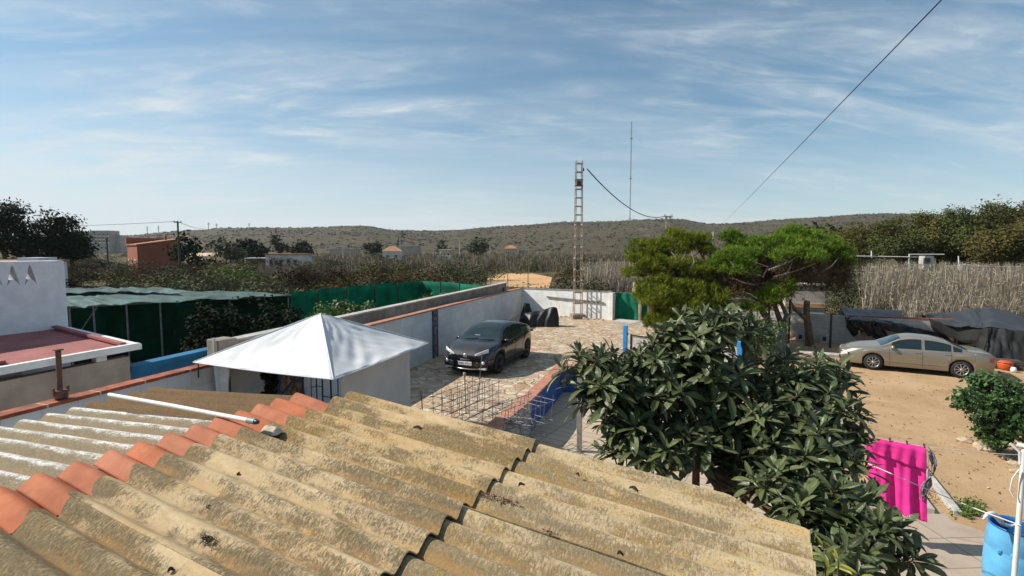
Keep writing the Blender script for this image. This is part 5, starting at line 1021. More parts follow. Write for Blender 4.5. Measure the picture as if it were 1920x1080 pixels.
B=MB(); B.beam(D(1843,681,21.5),D(1990,698,20.4),.08,.10); B.build('sill_board',M['woodpale'],rt_)
p=G(1884,693,YZ); t=thing('orange_tub','round orange plastic tub on the sand under the slate cloth tent','tub',tuple(p)); B=MB(); B.lathe(p,[(0,0),(.16,0),(.225,.07),(.25,.22),(.235,.30),(.17,.36),(0,.38)],24); B.build('bowl',M['orange'],t); B=MB(); B.lathe(p,[(.235,.30),(.262,.30),(.262,.325),(.235,.325)],24); B.build('rim',M['orange'],t)
p=G(1900,698,YZ); B=MB(); B.lathe(p,[(0,0),(.09,0),(.10,.1),(.075,.2),(0,.21)],14); tag(B.build('white_pot',M['whitepaint'],org=p),'small white pot beside the orange tub','pot')
p=G(1880,690,YZ); t=thing('crate','dark crate in the shade beneath the front flap of the slate cloth tent','crate',(p.x,p.y,YZ)); B=MB()
for k in range(4): B.box((p.x,p.y-.25,YZ+.05+k*.09),(1.1,.03,.06))
B.build('front_slats',M['woodpole'],t); B=MB(); B.box((p.x,p.y+.05,YZ+.18),(1.05,.5,.34)); B.build('box_body',M['woodpole'],t)
# ================================================================== TREES (helpers)
def sample_lobes(rng,lobes,n,shell=.55,spread=.0):
    w=np.array([l[1][0]*l[1][1]+l[1][0]*l[1][2] for l in lobes]); w/=w.sum(); idx=rng.choice(len(lobes),n,p=w); C=np.array([l[0] for l in lobes])[idx]; Rr=np.array([l[1] for l in lobes])[idx]
    d=rng.normal(size=(n,3)); d/=np.linalg.norm(d,axis=1)[:,None]; r=rng.uniform(shell**3,1,(n,1))**(1/3); return C+d*r*Rr,d
def crown(rng,lobes,nclump,per,clump,leaf,aspect=.55,flat=.6):
    c,d=sample_lobes(rng,lobes,nclump,.5); P=np.repeat(c,per,0)+rng.normal(size=(nclump*per,3))*np.array([clump,clump,clump*flat])*rng.uniform(.6,1.3,(nclump,1)).repeat(per,0)
    nn=np.repeat(d,per,0)+rng.normal(size=P.shape)*.8+np.array([0,0,.5]); a=np.cross(nn,rng.normal(size=P.shape)); a/=np.linalg.norm(a,axis=1)[:,None]+1e-9; b=np.cross(nn,a); b/=np.linalg.norm(b,axis=1)[:,None]+1e-9
    s=leaf*rng.uniform(.55,1.3,(len(P),1)); return np.stack([P-a*s,P-b*s*aspect,P+a*s,P+b*s*aspect],1)
def tree(name,label,cat,base,lobes,nclump,per,clump,leaf,mat,trunk_r,group=None,seed=0,bark='bark',limbs=5):
    rng=np.random.default_rng(seed); t=thing(name,label,cat,tuple(base),0,group); quads_obj('crown',crown(rng,lobes,nclump,per,clump,leaf),mat,t,org=t.location)
    B=MB(); b=Vector(base); cz=Vector(np.mean([l[0] for l in lobes],axis=0)); fork=b.lerp(cz,.5); B.tube([b,b.lerp(fork,.5)+Vector((.05,.05,0)),fork],[trunk_r,trunk_r*.85,trunk_r*.65],8)
    for k in range(min(limbs,len(lobes))):
        c=Vector(lobes[k][0]); B.tube([fork,fork.lerp(c,.55)+Vector((0,0,-.1*(c-fork).length)),c],[trunk_r*.5,trunk_r*.3,trunk_r*.1],6)
    B.build('trunk',M[bark],t); return t
# ------------------------------------------------ pines
def pine(label,lobes,nt_,base,seed,trunks,dead=(),dry=.22,thicket=()):
    rng=np.random.default_rng(seed); t=thing('pine_tree',label,'pine',tuple(base))
    def tufts(P,d,n,L,wd):
        k=len(P); dir_=d*.5+rng.normal(size=P.shape)*.35+np.array([0,0,.75]); dir_/=np.linalg.norm(dir_,axis=1)[:,None]
        P2=np.repeat(P,n,0); dd=np.repeat(dir_,n,0)+rng.normal(size=(k*n,3))*.55; dd/=np.linalg.norm(dd,axis=1)[:,None]; w=np.cross(dd,rng.normal(size=dd.shape)); w/=np.linalg.norm(w,axis=1)[:,None]+1e-9
        l=L*rng.uniform(.7,1.25,(k*n,1)); P2=P2+dd*.0+np.repeat(dir_,n,0)*rng.uniform(-.10,.12,(k*n,1)); return np.stack([P2-w*wd,P2+w*wd,P2+dd*l],1)
    c,d=sample_lobes(rng,lobes,nt_,.62); keep=(d[:,2]>-.45)|(rng.random(len(d))<.25); c,d=c[keep],d[keep]
    # needles gather in domed sprays with gaps between them
    K=max(14,nt_//52); cl,cd_=sample_lobes(rng,lobes,K,.70); kp=(cd_[:,2]>-.35)|(rng.random(K)<.2); cl=cl[kp]; j=rng.integers(0,len(cl),len(c)); o_=rng.normal(size=c.shape); o_/=np.linalg.norm(o_,axis=1)[:,None]; o_[:,2]=np.where(o_[:,2]<-.2,-o_[:,2],o_[:,2])
    sz=rng.uniform(.24,.50,(len(cl),1))[j]; c=cl[j]+o_*sz*np.array([1.,1.,.80])*rng.uniform(.55,1,(len(c),1)); d=o_
    quads_obj('needles',tufts(c,d,12,.19,.011),M['pine'],t,k=3,org=t.location)
    lo=c[(rng.random(len(c))<dry)]; lo=lo-np.array([0,0,1.])*rng.uniform(.2,.3+dry*1.6,(len(lo),1)); quads_obj('dry_needles',tufts(lo,-np.abs(rng.normal(size=lo.shape))*np.array([0,0,1.]),8,.16,.010),M['pinedry'],t,k=3,org=t.location)
    B=MB()
    for pts,r0 in trunks: 
        pts=[Vector(p) for p in pts]; B.tube(pts,[lerp(r0,r0*.45,i/(len(pts)-1)) for i in range(len(pts))],9)
    B.build('trunk',M['bark'],t)
    B=MB(); rr=random.Random(seed); ends=[Vector(p[-1]) for p,_ in trunks]+[Vector(p[-2]) for p,_ in trunks]
    for cc,_ in lobes:
        cc=Vector(cc); s=min(ends,key=lambda e:(e-cc).length); m_=s.lerp(cc,.5)+Vector((rr.gauss(0,.2),rr.gauss(0,.2),-.15)); B.tube([s,m_,cc],[.07,.045,.02],6)
        for k in range(7):
            q=cc+Vector((rr.gauss(0,.5),rr.gauss(0,.5),rr.gauss(0,.3)-.2)); B.tube([m_.lerp(cc,rr.uniform(.2,1)),m_.lerp(q,.6)+Vector((0,0,rr.gauss(0,.15))),q],[.025,.018,.006],5)
    B.build('limbs',M['bark'],t)
    if thicket:
        B=MB()
        for (x,y,dd,n) in thicket:
            for k in range(n):
                p=D(x+rr.gauss(0,24),y+rr.gauss(0,13),dd+rr.gauss(0,.5)); v=Vector((rr.gauss(0,.55),rr.gauss(0,.3),rr.gauss(.12,.4))); B.tube([p,p+v*.5+Vector((0,0,rr.gauss(0,.08))),p+v],[.020,.013,.004],4)
        B.build('dry_twigs',M['bark'],t)
    if dead:
        B=MB()
        for pts in dead: B.tube([Vector(p) for p in pts],[.05,.035,.012][:len(pts)],6)
        B.build('bare_branches',M['barkgrey'],t)
    return t
def L_(x,y,d,r,rzv=None,ry=None): return (tuple(D(x,y,d)),(r,ry or r,rzv or r*.62))
dp=26.
bs=G(1290,640,YZ); 
pine('dense bright green pine with low hanging boughs in front of the gates',
 [L_(1262,462,27,.95,.75),L_(1210,478,26.6,.95,.75),L_(1310,470,27,.85,.7),L_(1195,505,26.2,.75,.55),L_(1245,505,26,1.0,.7),L_(1300,512,25.8,.9,.6),L_(1240,552,25.4,1.05,.7),L_(1226,548,25.6,.7,.8),L_(1290,556,25.2,1.0,.7),L_(1330,560,25.2,.75,.65),L_(1246,604,25.2,.8,.6),L_(1262,612,25,.9,.6),L_(1318,614,25,.8,.55),L_(1350,520,25.6,.5,.5),L_(1230,570,25.1,.9,.6),L_(1300,585,24.9,.8,.6),L_(1345,588,25,.6,.5)],21000,bs,11,
 [([bs,D(1296,600,26.3),D(1292,560,26.4),D(1280,520,26.6)],.20),([D(1296,600,26.3),D(1318,540,26.2),D(1320,500,26.6)],.12)],
 dead=[(D(1270,505,25.2),D(1278,488,25.0),D(1286,474,24.9)),(D(1292,512,25),D(1302,490,24.8),D(1296,470,24.9)),(D(1272,496,25),D(1264,478,24.9),D(1258,472,25))],dry=.05)
bs2=G(1448,648,YZ); 
pine('wide flat topped pine with bare inner branches between the gates and the gold sedan',
 [L_(1375,491,25.6,.95,0.57),L_(1420,474,26,.95,0.61),L_(1355,509,25.2,.55,0.57),L_(1470,471,26,.95,0.68),L_(1515,471,26.2,1.0,0.68),L_(1555,484,26.4,.85,0.68),L_(1450,487,25,.9,0.46),L_(1500,487,25,.9,0.49),L_(1400,464,27,.7,0.54),L_(1490,453,27,1.0,0.54),L_(1535,465,27,.8,0.61),L_(1368,455,27.4,.45,0.47),L_(1575,499,26.6,.5,0.54),L_(1390,509,24.8,.5,0.41)],17000,bs2,12,
 [([bs2,D(1440,600,26),D(1422,570,25.8),D(1412,535,25.8),D(1420,495,26)],.20),([D(1422,570,25.8),D(1460,525,25.8),D(1490,490,26)],.12),([bs2+Vector((.6,.2,0)),D(1462,600,26),D(1452,570,26),D(1440,540,26)],.17),([bs2+Vector((-.4,.3,0)),D(1418,610,26.2),D(1404,575,26.2)],.13)],
 dead=[(D(1420,535,24.8),D(1395,530,24.4),D(1375,522,24.2)),(D(1445,575,24.8),D(1400,560,24.4),D(1366,561,24.2)),(D(1470,527,24.8),D(1480,505,24.4),D(1486,488,24.3)),(D(1440,507,24.5),D(1478,492,24.3),D(1502,476,24.3)),(D(1470,496,24.2),D(1474,490,24.2),D(1462,478,24.3)),(D(1420,560,24.4),D(1407,552,24.2),D(1398,549,24.2)),(D(1540,510,25),D(1560,498,24.9),D(1572,484,25)),(D(1400,520,24.6),D(1420,500,24.5),D(1400,478,24.6)),(D(1430,520,24.6),D(1440,500,24.4),D(1405,488,24.5)),(D(1450,520,24.6),D(1500,505,24.4),D(1540,490,24.6)),(D(1415,515,24.5),D(1380,505,24.3),D(1370,490,24.5))],dry=.7,thicket=[(1385,520,26,70),(1420,505,26,80),(1450,515,26,90),(1490,505,26,90),(1530,500,26.3,80),(1560,500,26.4,50),(1430,540,26,60),(1480,530,26,50)])
# extra bare twigs inside the wide pine
bs3=G(1470,655,YZ)
pine('small bright pine bough on a leaning trunk in front of the grey block wall',[L_(1452,553,24.6,.42,.26),L_(1430,566,24.6,.45,.28),L_(1410,580,24.6,.32,.3),L_(1468,543,24.7,.28,.2)],1300,bs3,13,[([bs3,D(1470,615,24.8),D(1474,590,24.8),D(1462,562,24.8)],.17)],dead=[(D(1474,600,24.6),D(1485,585,24.5),D(1483,568,24.5))])
# pruned trunk
b0=G(1518,648,YZ); t=thing('pruned_tree','bare pruned tree trunk with cut stubs in front of the grey block wall','tree trunk',tuple(b0))
d0=(b0.y*math.cos(YAW)-b0.x*math.sin(YAW)); B=MB(); B.tube([b0,D(1516,620,d0),D(1512,590,d0),D(1513,565,d0)],[.22,.17,.15,.14],10); B.tube([D(1512,598,d0),D(1500,588,d0-.1),D(1490,580,d0-.2),D(1482,566,d0-.1)],[.13,.11,.09,.06],8); B.tube([D(1512,585,d0),D(1519,582,d0-.1)],[.07,.05],7); B.build('trunk',M['bark'],t)
B=MB()
for p,q,r in ((D(1513,565,d0),D(1513.4,562.8,d0),.13),(D(1507,563,d0),D(1506,559,d0),.06)): B.tube([p,q],r,9)
B.build('cut_end',M['woodpale'],t)
# undergrowth shrub beneath the pines
q=G(1408,655,YZ); rng=np.random.default_rng(31)
t=thing('shrub','grey green twiggy shrub beneath the wide pine right of the second blue post','shrub',tuple(q))
lob=[(tuple(D(1400,612,23)),(.8,.6,.55)),(tuple(D(1440,618,23)),(.7,.6,.5)),(tuple(D(1420,645,22.6)),(.9,.6,.5)),(tuple(D(1375,640,22.6)),(.6,.5,.5))]
quads_obj('foliage',crown(rng,lob,230,22,.13,.05),M['bushleaf'],t,org=t.location)
B=MB(); rr=random.Random(6)
for k in range(40): e=Vector(lob[k%4][0])+Vector((rr.gauss(0,.5),rr.gauss(0,.3),rr.gauss(0,.35))); B.tube([q+Vector((rr.gauss(0,.3),rr.gauss(0,.2),0)),q.lerp(e,.6)+Vector((rr.gauss(0,.1),0,.1)),e],[.018,.012,.005],5)
B.build('stems',M['barkgrey'],t)
# ------------------------------------------------ loquat in front
LQ=[(1195,830,5.7,.30),(1250,845,5.65,.32),(1310,835,5.8,.34),(1150,775,5.9,.3),(1338,592,6.9,.24),(1285,618,6.8,.28),(1105,690,6.3,.36),(1165,705,6.3,.38),(1230,690,6.4,.38),(1300,622,6.8,.40),(1345,590,6.9,.26),(1405,600,6.6,.16),(1140,745,6.0,.40),(1215,725,6.1,.50),(1300,700,6.2,.58),(1352,705,6.2,.42),(1455,712,6.2,.36),(1530,700,6.2,.32),(1575,712,6.1,.26),(1430,760,5.9,.55),(1510,765,5.8,.5),(1560,790,5.7,.34),(1190,800,5.9,.30),(1160,850,5.8,.20),(1240,780,6.1,.36),(1330,780,6.2,.46),(1420,840,5.7,.48),(1500,850,5.5,.52),(1555,880,5.3,.40),(1380,880,5.8,.26),(1470,915,5.1,.46),(1540,950,4.9,.42),(1590,965,4.7,.30),(1520,1000,4.6,.34),(1600,1020,4.4,.28),(1650,1000,4.5,.20),(1560,1050,4.2,.28),(1690,1045,4.4,.15)]
def loquat():
    rng=np.random.default_rng(21); rr=random.Random(21); base=D(1300,905,5.95); base=Vector((base.x,base.y,YZ)); fork=D(1305,878,5.9)
    t=thing('loquat_tree','big loquat tree with long leathery dark leaves right behind the corrugated roof','tree',tuple(base)); B=MB()
    B.tube([base,base.lerp(fork,.5)+Vector((.03,.02,0)),fork],[.055,.048,.042],10); B.tube([base+Vector((.28,.05,0)),D(1345,905,5.9),D(1360,870,5.85)],[.045,.04,.03],8)
    V={'loq':[], 'loqnew':[], 'loqyellow':[]}; U=[]
    leaves={'loq':([],[],[]),'loqnew':([],[],[]),'loqyellow':([],[],[])}
    def leaf(kind,p,dirv,upv,L,W_,droop):
        v,f,uvs=leaves[kind]; d=dirv.normalized(); s=d.cross(upv); s=s.normalized() if s.length>1e-4 else Vector((1,0,0)); u=s.cross(d); b0=len(v); n=6; tw=rr.gauss(0,.25)
        q=Vector(p)
        for i in range(n+1):
            tt=i/n; w=W_*(.10+.90*math.sin(math.pi*(tt**1.15))**.8)*(1 if tt<.98 else 0.05)*.5; 
            a=droop*tt; dd=(d*math.cos(a)-u*math.sin(a)); uu=(u*math.cos(a)+d*math.sin(a)); ss=(s*math.cos(tw*tt)+uu*math.sin(tw*tt))
            if i: q=q+dd*(L/n)
            fold=.30*w; v.extend([q-ss*w+uu*fold,q.copy(),q+ss*w+uu*fold]); uvs.extend([(0,tt),(.5,tt),(1,tt)])
            if i: k=b0+3*i; f.extend([(k-3,k-2,k+1,k),(k-2,k-1,k+2,k+1)])
    def rosette(p,axis,n,Ls,yellow=False):
        ax=axis.normalized(); a=ax.orthogonal().normalized(); b=ax.cross(a); ph=rr.random()*6.28
        for k in range(n):
            th=ph+k*2.4; el=lerp(1.15,-.15,(k/n)**.85)+rr.gauss(0,.14); rad=a*math.cos(th)+b*math.sin(th); dv=rad*math.cos(el)+ax*math.sin(el); L=Ls*(.55+.5*(k/n)**.5)*rr.uniform(.85,1.12)
            kind='loqyellow' if yellow and k>1 else ('loqnew' if k<3 and rr.random()<.6 else 'loq')
            leaf(kind,p-ax*(.07*k/n)+dv*.015,dv,ax if el<.9 else -rad,L,L*rr.uniform(.24,.31),rr.uniform(.25,.95) if k>2 else rr.uniform(-.1,.5))
    cen=D(1340,860,5.7)
    for (x,y,d,r) in LQ:
        y=y+24 if d>6.5 else y; d=min(d,6.1); c=D(x,y,d); m_=fork.lerp(c,.5)+Vector((rr.gauss(0,.08),rr.gauss(0,.08),-.12+rr.gauss(0,.05))); B.tube([fork.lerp(cen,.3) if c.z<fork.z+.2 else fork,m_,c],[.034,.024,.012],7)
        n=max(4,int(46*r*r/.16*.40)+2)
        for k in range(n):
            dv=Vector((rr.gauss(0,1),rr.gauss(0,1),rr.gauss(.25,.9))).normalized(); p=c+Vector((dv.x*r,dv.y*r,dv.z*r*.85))*rr.uniform(.5,1.05); ax=(dv*.55+Vector((0,0,.75))+Vector((rr.gauss(0,.2),rr.gauss(0,.2),0))).normalized()
            B.tube([c.lerp(p,.15),c.lerp(p,.6)-Vector((0,0,.03)),p],[.010,.007,.005],5); rosette(p,ax,rr.choice((9,10,11,12)),rr.uniform(.22,.30))
    # sprigs that stand out of the outline
    for (x,y,d,L) in ((1090,652,6.2,.2),(1125,668,6.3,.21),(1075,690,6.2,.18),(1100,720,6.1,.22),(1200,668,6.4,.2),(1250,636,6.6,.22),(1285,606,6.8,.2),(1340,575,6.9,.24),(1365,580,6.9,.22),(1405,590,6.9,.2),(1440,665,6.3,.22),(1535,660,6.3,.23),(1585,700,6.1,.21),(1600,728,6.1,.2),(1560,745,6.,.22),(1475,640,6.4,.18),(1655,968,4.6,.17),(1700,1020,4.4,.17),(1635,990,4.5,.2),(1165,905-20,5.7,.15),(1140,870,5.7,.16),(1150,822,5.8,.18)):
        d=min(d,6.1); p=D(x,y+26,d); B.tube([D(x+ (1300-x)*.08,y+70,d-.05),p],[.011,.007],5); rosette(p,Vector((rr.gauss(0,.15),rr.gauss(0,.15),1)),10,L*1.2)
    for (x,y,d,L) in ((1572,1052,3.55,.15),(1548,1030,3.6,.13),(1475,690,6.1,.17),(1610,1075,3.6,.13)):
        p=D(x,y,d); B.tube([p,p-Vector((-.02,-.1,.35))],.006,5); rosette(p,Vector((.2,-.3,.9)),6,L,True)
    for kind,nm,lb in (('loq','leaves',None),('loqnew','young_leaves','paler upright young leaves at the shoot tips'),('loqyellow','yellow_leaves','yellowing leaves low at the right')):
        v,f,uvs=leaves[kind]; o=mesh_obj(nm,[tuple(p-base) for p in v],f,M[kind],t); me=o.data; uvl=me.uv_layers.new(name='UVMap'); li=np.empty(len(me.loops),np.int32); me.loops.foreach_get('vertex_index',li); uvl.data.foreach_set('uv',np.array(uvs,np.float32)[li].ravel()); me.polygons.foreach_set('use_smooth',[True]*len(me.polygons))
        if lb: o['label']=lb
    B.build('branches',M['loqbark'],t)
loquat()
# ------------------------------------------------ bush, rocks, weeds on the yard
def bushy(name,label,cat,base,lobes,mat,nclump,per,clump,leaf,seed,group=None,stems=10):
    rng=np.random.default_rng(seed); rr=random.Random(seed); t=thing(name,label,cat,tuple(base),0,group); quads_obj('foliage',crown(rng,lobes,nclump,per,clump,leaf),mat,t,org=t.location); B=MB(); b=Vector(base)
    for k in range(stems): c=Vector(lobes[k%len(lobes)][0])+Vector((rr.gauss(0,.15),rr.gauss(0,.15),0)); B.tube([b+Vector((rr.gauss(0,.06),rr.gauss(0,.06),0)),b.lerp(c,.5)+Vector((rr.gauss(0,.1),rr.gauss(0,.1),.05)),c],[.022,.016,.006],6)
    B.build('stems',M['bark'],t); return t
q=G(1868,842,YZ); dq=q.y*math.cos(YAW)-q.x*math.sin(YAW)
bushy('bush','round deep green leafy bush on the sandy yard at right','bush',q,[L_(1838,757,dq-.2,.42,.36),L_(1885,745,dq,.50,.38),L_(1930,760,dq,.5,.45),L_(1808,748,dq-.3,.26,.18),L_(1875,790,dq-.2,.5,.4),L_(1865,820,dq-.1,.33,.22),L_(1920,800,dq,.4,.35),L_(1850,718,dq,.33,.22)],M['bushleaf'],420,17,.085,.062,41,stems=16)
for k,(x,y,s,lb) in enumerate(((1808,828,.13,'tan rounded rock at the left end of the row below the green bush'),(1838,840,.16,'largest pale rock in the row below the green bush'),(1852,845,.10,'flat cream rock right of the largest rock below the bush'),(1885,858,.10,'small pale rock near the right end of the row below the bush'),(1905,872,.12,'yellowish rock at the right end of the row beside the white pole'),(1893,862,.07,'smallest pinkish rock between two paler ones below the bush'),(1907,886,.10,'pale flat rock nearest the white pole'))):
    p=G(x,y,YZ); stone((p.x,p.y,YZ+s*.25),(s*1.35,s*.85,s*.6),M['rock'],lb,'rock','rocks edging the bush','rock',k+20)
rng=np.random.default_rng(51); pts=[]
for k in range(260):
    p=G(1815+rng.normal()*13,957+rng.normal()*7+rng.normal()*3,YZ); pts.append(blob_leaves(rng,np.array([p.x,p.y,YZ+.04+.03*rng.random()]),np.array([.03,.03,.03]),4,.03))
for k in range(40):
    p=G(1612+rng.normal()*6,885+rng.normal()*5,YZ); pts.append(blob_leaves(rng,np.array([p.x,p.y,YZ+.03]),np.array([.03,.03,.03]),4,.025))
tag(quads_obj('weeds',np.concatenate(pts),M['grass']),'patch of low green weeds between the curb board and the blue barrel','weeds',kind='stuff')
rng=np.random.default_rng(71); out=[]
for k in range(420):
    p=G(rng.uniform(1590,1915),690+250*rng.random()**1.3,YZ); sz=rng.uniform(.008,.028)
    out.append(blob_leaves(rng,np.array([p.x,p.y,YZ+sz*.3]),np.array([sz,sz,sz*.5]),5,sz))
tag(quads_obj('gravel',np.concatenate(out),M['gravel']),'small stones and bits scattered over the sandy yard','gravel',kind='stuff')
# curb boards
for (a,b_,lb) in (((1722,872),(1796,967),'long pale kerb board dividing the sand from the slab path'),((1688,885),(1745,962),'shorter kerb strip beside the pink towel')):
    pa,pb=G(*a,YZ),G(*b_,YZ); B=MB(); B.beam(pa+up*.03,pb+up*.03,.13,.12); tag(B.build('kerb_board',M['concrete_pale'],org=pa,bevel=.01),lb,'kerb')
rng=np.random.default_rng(61); tw=MB(); rr=random.Random(61)
for k in range(26): p=G(1740+rr.gauss(0,12),932+rr.gauss(0,10),YZ+.02); a_=rr.random()*3; tw.tube([p,p+Vector((math.cos(a_)*.12,math.sin(a_)*.12,.03))],.005,5)
tag(tw.build('twig_litter',M['bark'],org=G(1740,930,YZ)),'dry twigs scattered under the grey lacy garment','twigs',kind='stuff')
# ------------------------------------------------ washing line
TY=10.0; pole=D(1921,838,4.5); pf_=Vector((pole.x,pole.y,YZ))
t=thing('washing_line_pole','white metal pole with a bracket at the right edge of the photo','pole',tuple(pf_)); B=MB(); B.tube([pf_,pole],.020,14); B.build('shaft',M['whitepaint'],t); B=MB(); B.beam(pole+Vector((-.045,.02,.01)),pole+Vector((.10,-.04,.01)),.07,.02); B.tube([pole+Vector((-.02,0,-.16)),pole+Vector((-.03,0,-.05)),pole+Vector((-.09,.02,.01))],.012,6); B.build('bracket',M['whitepaint'],t,bevel=.004)
B=MB(); h=D(1911,880,4.5); B.tube([h,h+Vector((-.04,0,-.09)),h+Vector((-.05,0,-.2)),h+Vector((-.02,0,-.26))],.006,6); B.build('loose_tie',M['line'],t)
ta=YY(1600,811,TY); tb=YY(1622,818,TY); tc=YY(1735,838,TY); td=YY(1960,856,TY+1.2)
def cord(pts,label):
    B=MB(); B.tube(pts,.0055,6); return tag(B.build('clothesline',M['line'],org=pts[0]),label,'clothesline')
cord([YY(1540,800,TY),ta,tb,tc,tc.lerp(td,.5)-Vector((0,0,.02)),td],'white clothesline the pink towel hangs from')
cord([D(1560,840,7.6),D(1625,868,7.0),D(1740,918,6.0),D(1840,958,5.2),D(1913,985,4.5)],'white clothesline crossing in front of the pink towel')
tw_=thing('pink_towel','hot pink towel folded over the clothesline','towel',tuple(tb))
def towel(u,v,front):
    top=tb.lerp(tc,u); lo0=YY(1640,958,TY-.02); lo1=YY(1739,979,TY-.02); 
    bl=YY(1634,945,TY); bot=YY(1632,940,TY).lerp(lo1,u)+Vector((0,0,-.03*math.sin(math.pi*u)-.008*math.sin(u*9)))
    p=top.lerp(bot,v) if not front else top+ (bot-top)*(v*lerp(.20,.30,u))
    amp=.010+.030*v; f=amp*(math.sin(u*15+1.2)+.6*math.sin(u*31+2*v))+.02*mn.noise(Vector((u*4,v*3,front*5)))
    y=f*(1 if not front else .5)-(.045 if front else 0)*min(1,v*6)
    return p+Vector((0.0,y,0))
B=MB(); B.grid(lambda u,v:towel(u,v,0),60,40); B.build('main_drop',M['pink'],tw_,solid=.006)
B=MB(); B.grid(lambda u,v:towel(u,v,1),60,14); B.build('folded_flap',M['pink'],tw_,solid=.006)
for (f,k) in ((.03,0),(.42,1),(.70,2),(.98,3)):
    p=tb.lerp(tc,f); B=MB(); B.box(p+Vector((0,-.015,.01)),(.014,.012,.075),mat=Matrix.Rotation(.15,4,'Y')); B.box(p+Vector((0,.015,.01)),(.014,.012,.075),mat=Matrix.Rotation(-.1,4,'Y')); tag(B.build('clothes_peg',M['woodpole'],org=p),'dark clothes peg '+('at the left corner of the pink towel','on the left half of the pink towel','on the right half of the pink towel','holding the right corner of the pink towel')[k],'peg')
ga=YY(1744,842,TY+.05); t=thing('lacy_garment','grey patterned lacy garment hanging in a twist beside the pink towel','garment',tuple(ga)); B=MB()
def gar(k):
    pts=[YY(*q,TY-.05) for q in ([(1741,845),(1748,868),(1746,888),(1736,905),(1732,925),(1738,938)],[(1747,846),(1754,872),(1750,890),(1738,898),(1728,915),(1726,935)],[(1744,850),(1740,870),(1742,892),(1744,910),(1734,930),(1731,938)])[k]]
    n=30
    def fn(u,v):
        i=min(int(u*5),4); p=pts[i].lerp(pts[i+1],u*5-i); w=.045*(1+.5*math.sin(u*11+k)); return p+Vector(((v-.5)*w*math.cos(u*4+k*2),(v-.5)*w*math.sin(u*4+k*2)+.012*math.sin(v*14+u*20),.012*math.sin(v*9+u*17)))
    B.grid(fn,n,8)
for k in range(3): gar(k)
B.build('lace_panels',M['grey_cloth'],t); B=MB(); B.tube([YY(1741,838,TY),YY(1744,843,TY),YY(1748,846,TY)],.006,6); B.build('shoulder_strap',M['grey_cloth'],t)
# ------------------------------------------------ barrel
bc=D(1903,1000,7.1); bc=Vector((bc.x,bc.y,YZ)); t=thing('blue_barrel','open blue plastic barrel beside the white pole','barrel',tuple(bc)); zt=D(1889,987,7.1).z-YZ
B=MB(); B.lathe(bc,[(0,0),(.23,0),(.255,.02),(.29,.14),(.305,.28),(.300,.285),(.307,.30),(.315,.45),(.307,zt-.32),(.300,zt-.305),(.306,zt-.29),(.295,zt-.10),(.270,zt-.035),(.272,zt)],48); B.build('body',M['barrel'],t)
B=MB(); B.lathe(bc,[(.272,zt-.0),(.283,zt+.004),(.283,zt+.022),(.262,zt+.022),(.258,zt-.02),(.27,zt-.15),(.28,.3),(0,.25)],48); B.build('inner_wall',M['barrel_in'],t)
B=MB(); 
for a_ in (3.9,4.35): B.box(bc+Vector((.31*math.cos(a_),.31*math.sin(a_),zt-.30)),(.05,.05,.06)); 
B.build('moulded_lug',M['barrel'],t,bevel=.012)
rg=D(1862,972,6.95); pts=[D(1843,978,6.9),D(1851,968,6.93),D(1862,967,6.97),D(1872,976,7.02),D(1880,987,7.08),D(1894,991,7.12),D(1908,988,7.15)]; pts=[p+Vector((0,0,.03)) for p in pts]; B=MB(); B.tube(pts,[.012,.026,.034,.036,.03,.022,.018],10); 
tag(B.build('wet_rag',M['rag'],org=rg),'pale wrung rag draped over the rim of the blue barrel','rag')
# ================================================================== SHADE NETS ON THE LEFT
t=thing('shade_net_shelter','pale green shade net canopy on thin poles behind the white house and blue wall','shelter',tuple(at(300,17,-.8)))
cA,cB,cC,cD=G(100,578,2.35),G(548,553,2.35),G(433,546,2.55),G(100,548,2.55)
c1=G(325,540,2.6); c2=G(336,549,2.5)
drape('net_roof',t,[[G(60,580,2.35),G(260,569,2.37),G(545,554,2.38)],[G(60,562,2.5),G(200,556,2.5),G(490,550,2.44)],[G(60,549,2.6),G(200,543,2.6),G(432,547,2.5)]],M['netroof'],90,24,.07,2,12,lab='sun bleached pale green net roof')
drape('raised_net',t,[[G(60,552,2.62),G(220,547,2.62),G(345,551,2.55)],[G(60,543,2.70),G(200,539,2.72),G(322,540,2.70)]],M['netroof'],70,12,.06,3,10)
def gd(x,y,z,k): p=G(x,y,z); return p
fa,fb,fc=G(60,580,2.3),G(260,569,2.32),G(545,554,2.33); bk=Vector((-3.6,1.5,0))
drape('net_wall',t,[[fa+bk,fb+bk,fc+Vector((-1.2,.6,0))],[Vector((p.x,p.y,-.8)) for p in (fa+bk,fb+bk,fc+Vector((-1.2,.6,0)))]],M['netshade'],40,12,.10,4,9,lab='green net side seen in the shade under the canopy')
drape('front_valance',t,[[G(330,565,2.36),G(430,559,2.36),G(545,554,2.35)],[G(330,575,2.2),G(430,574,2.0),G(545,580,1.75)]],M['netshade'],30,8,.06,6,8)
for (x,y) in ((130,575),(175,573),(237,570),(300,567),(430,560),(540,555)):
    p=G(x,y,2.33); B=MB(); B.tube([(p.x,p.y,-.8),p],.028,7); B.build('pole',M['steel'],t)
B=MB(); B.tube([G(128,577,2.3),G(330,565,2.34)],.03,7); B.tube([G(330,565,2.34),G(546,554,2.36)],.03,7); B.tube([G(150,622,1.2),G(185,572,2.3)],.02,6); B.build('rail',M['steel'],t)
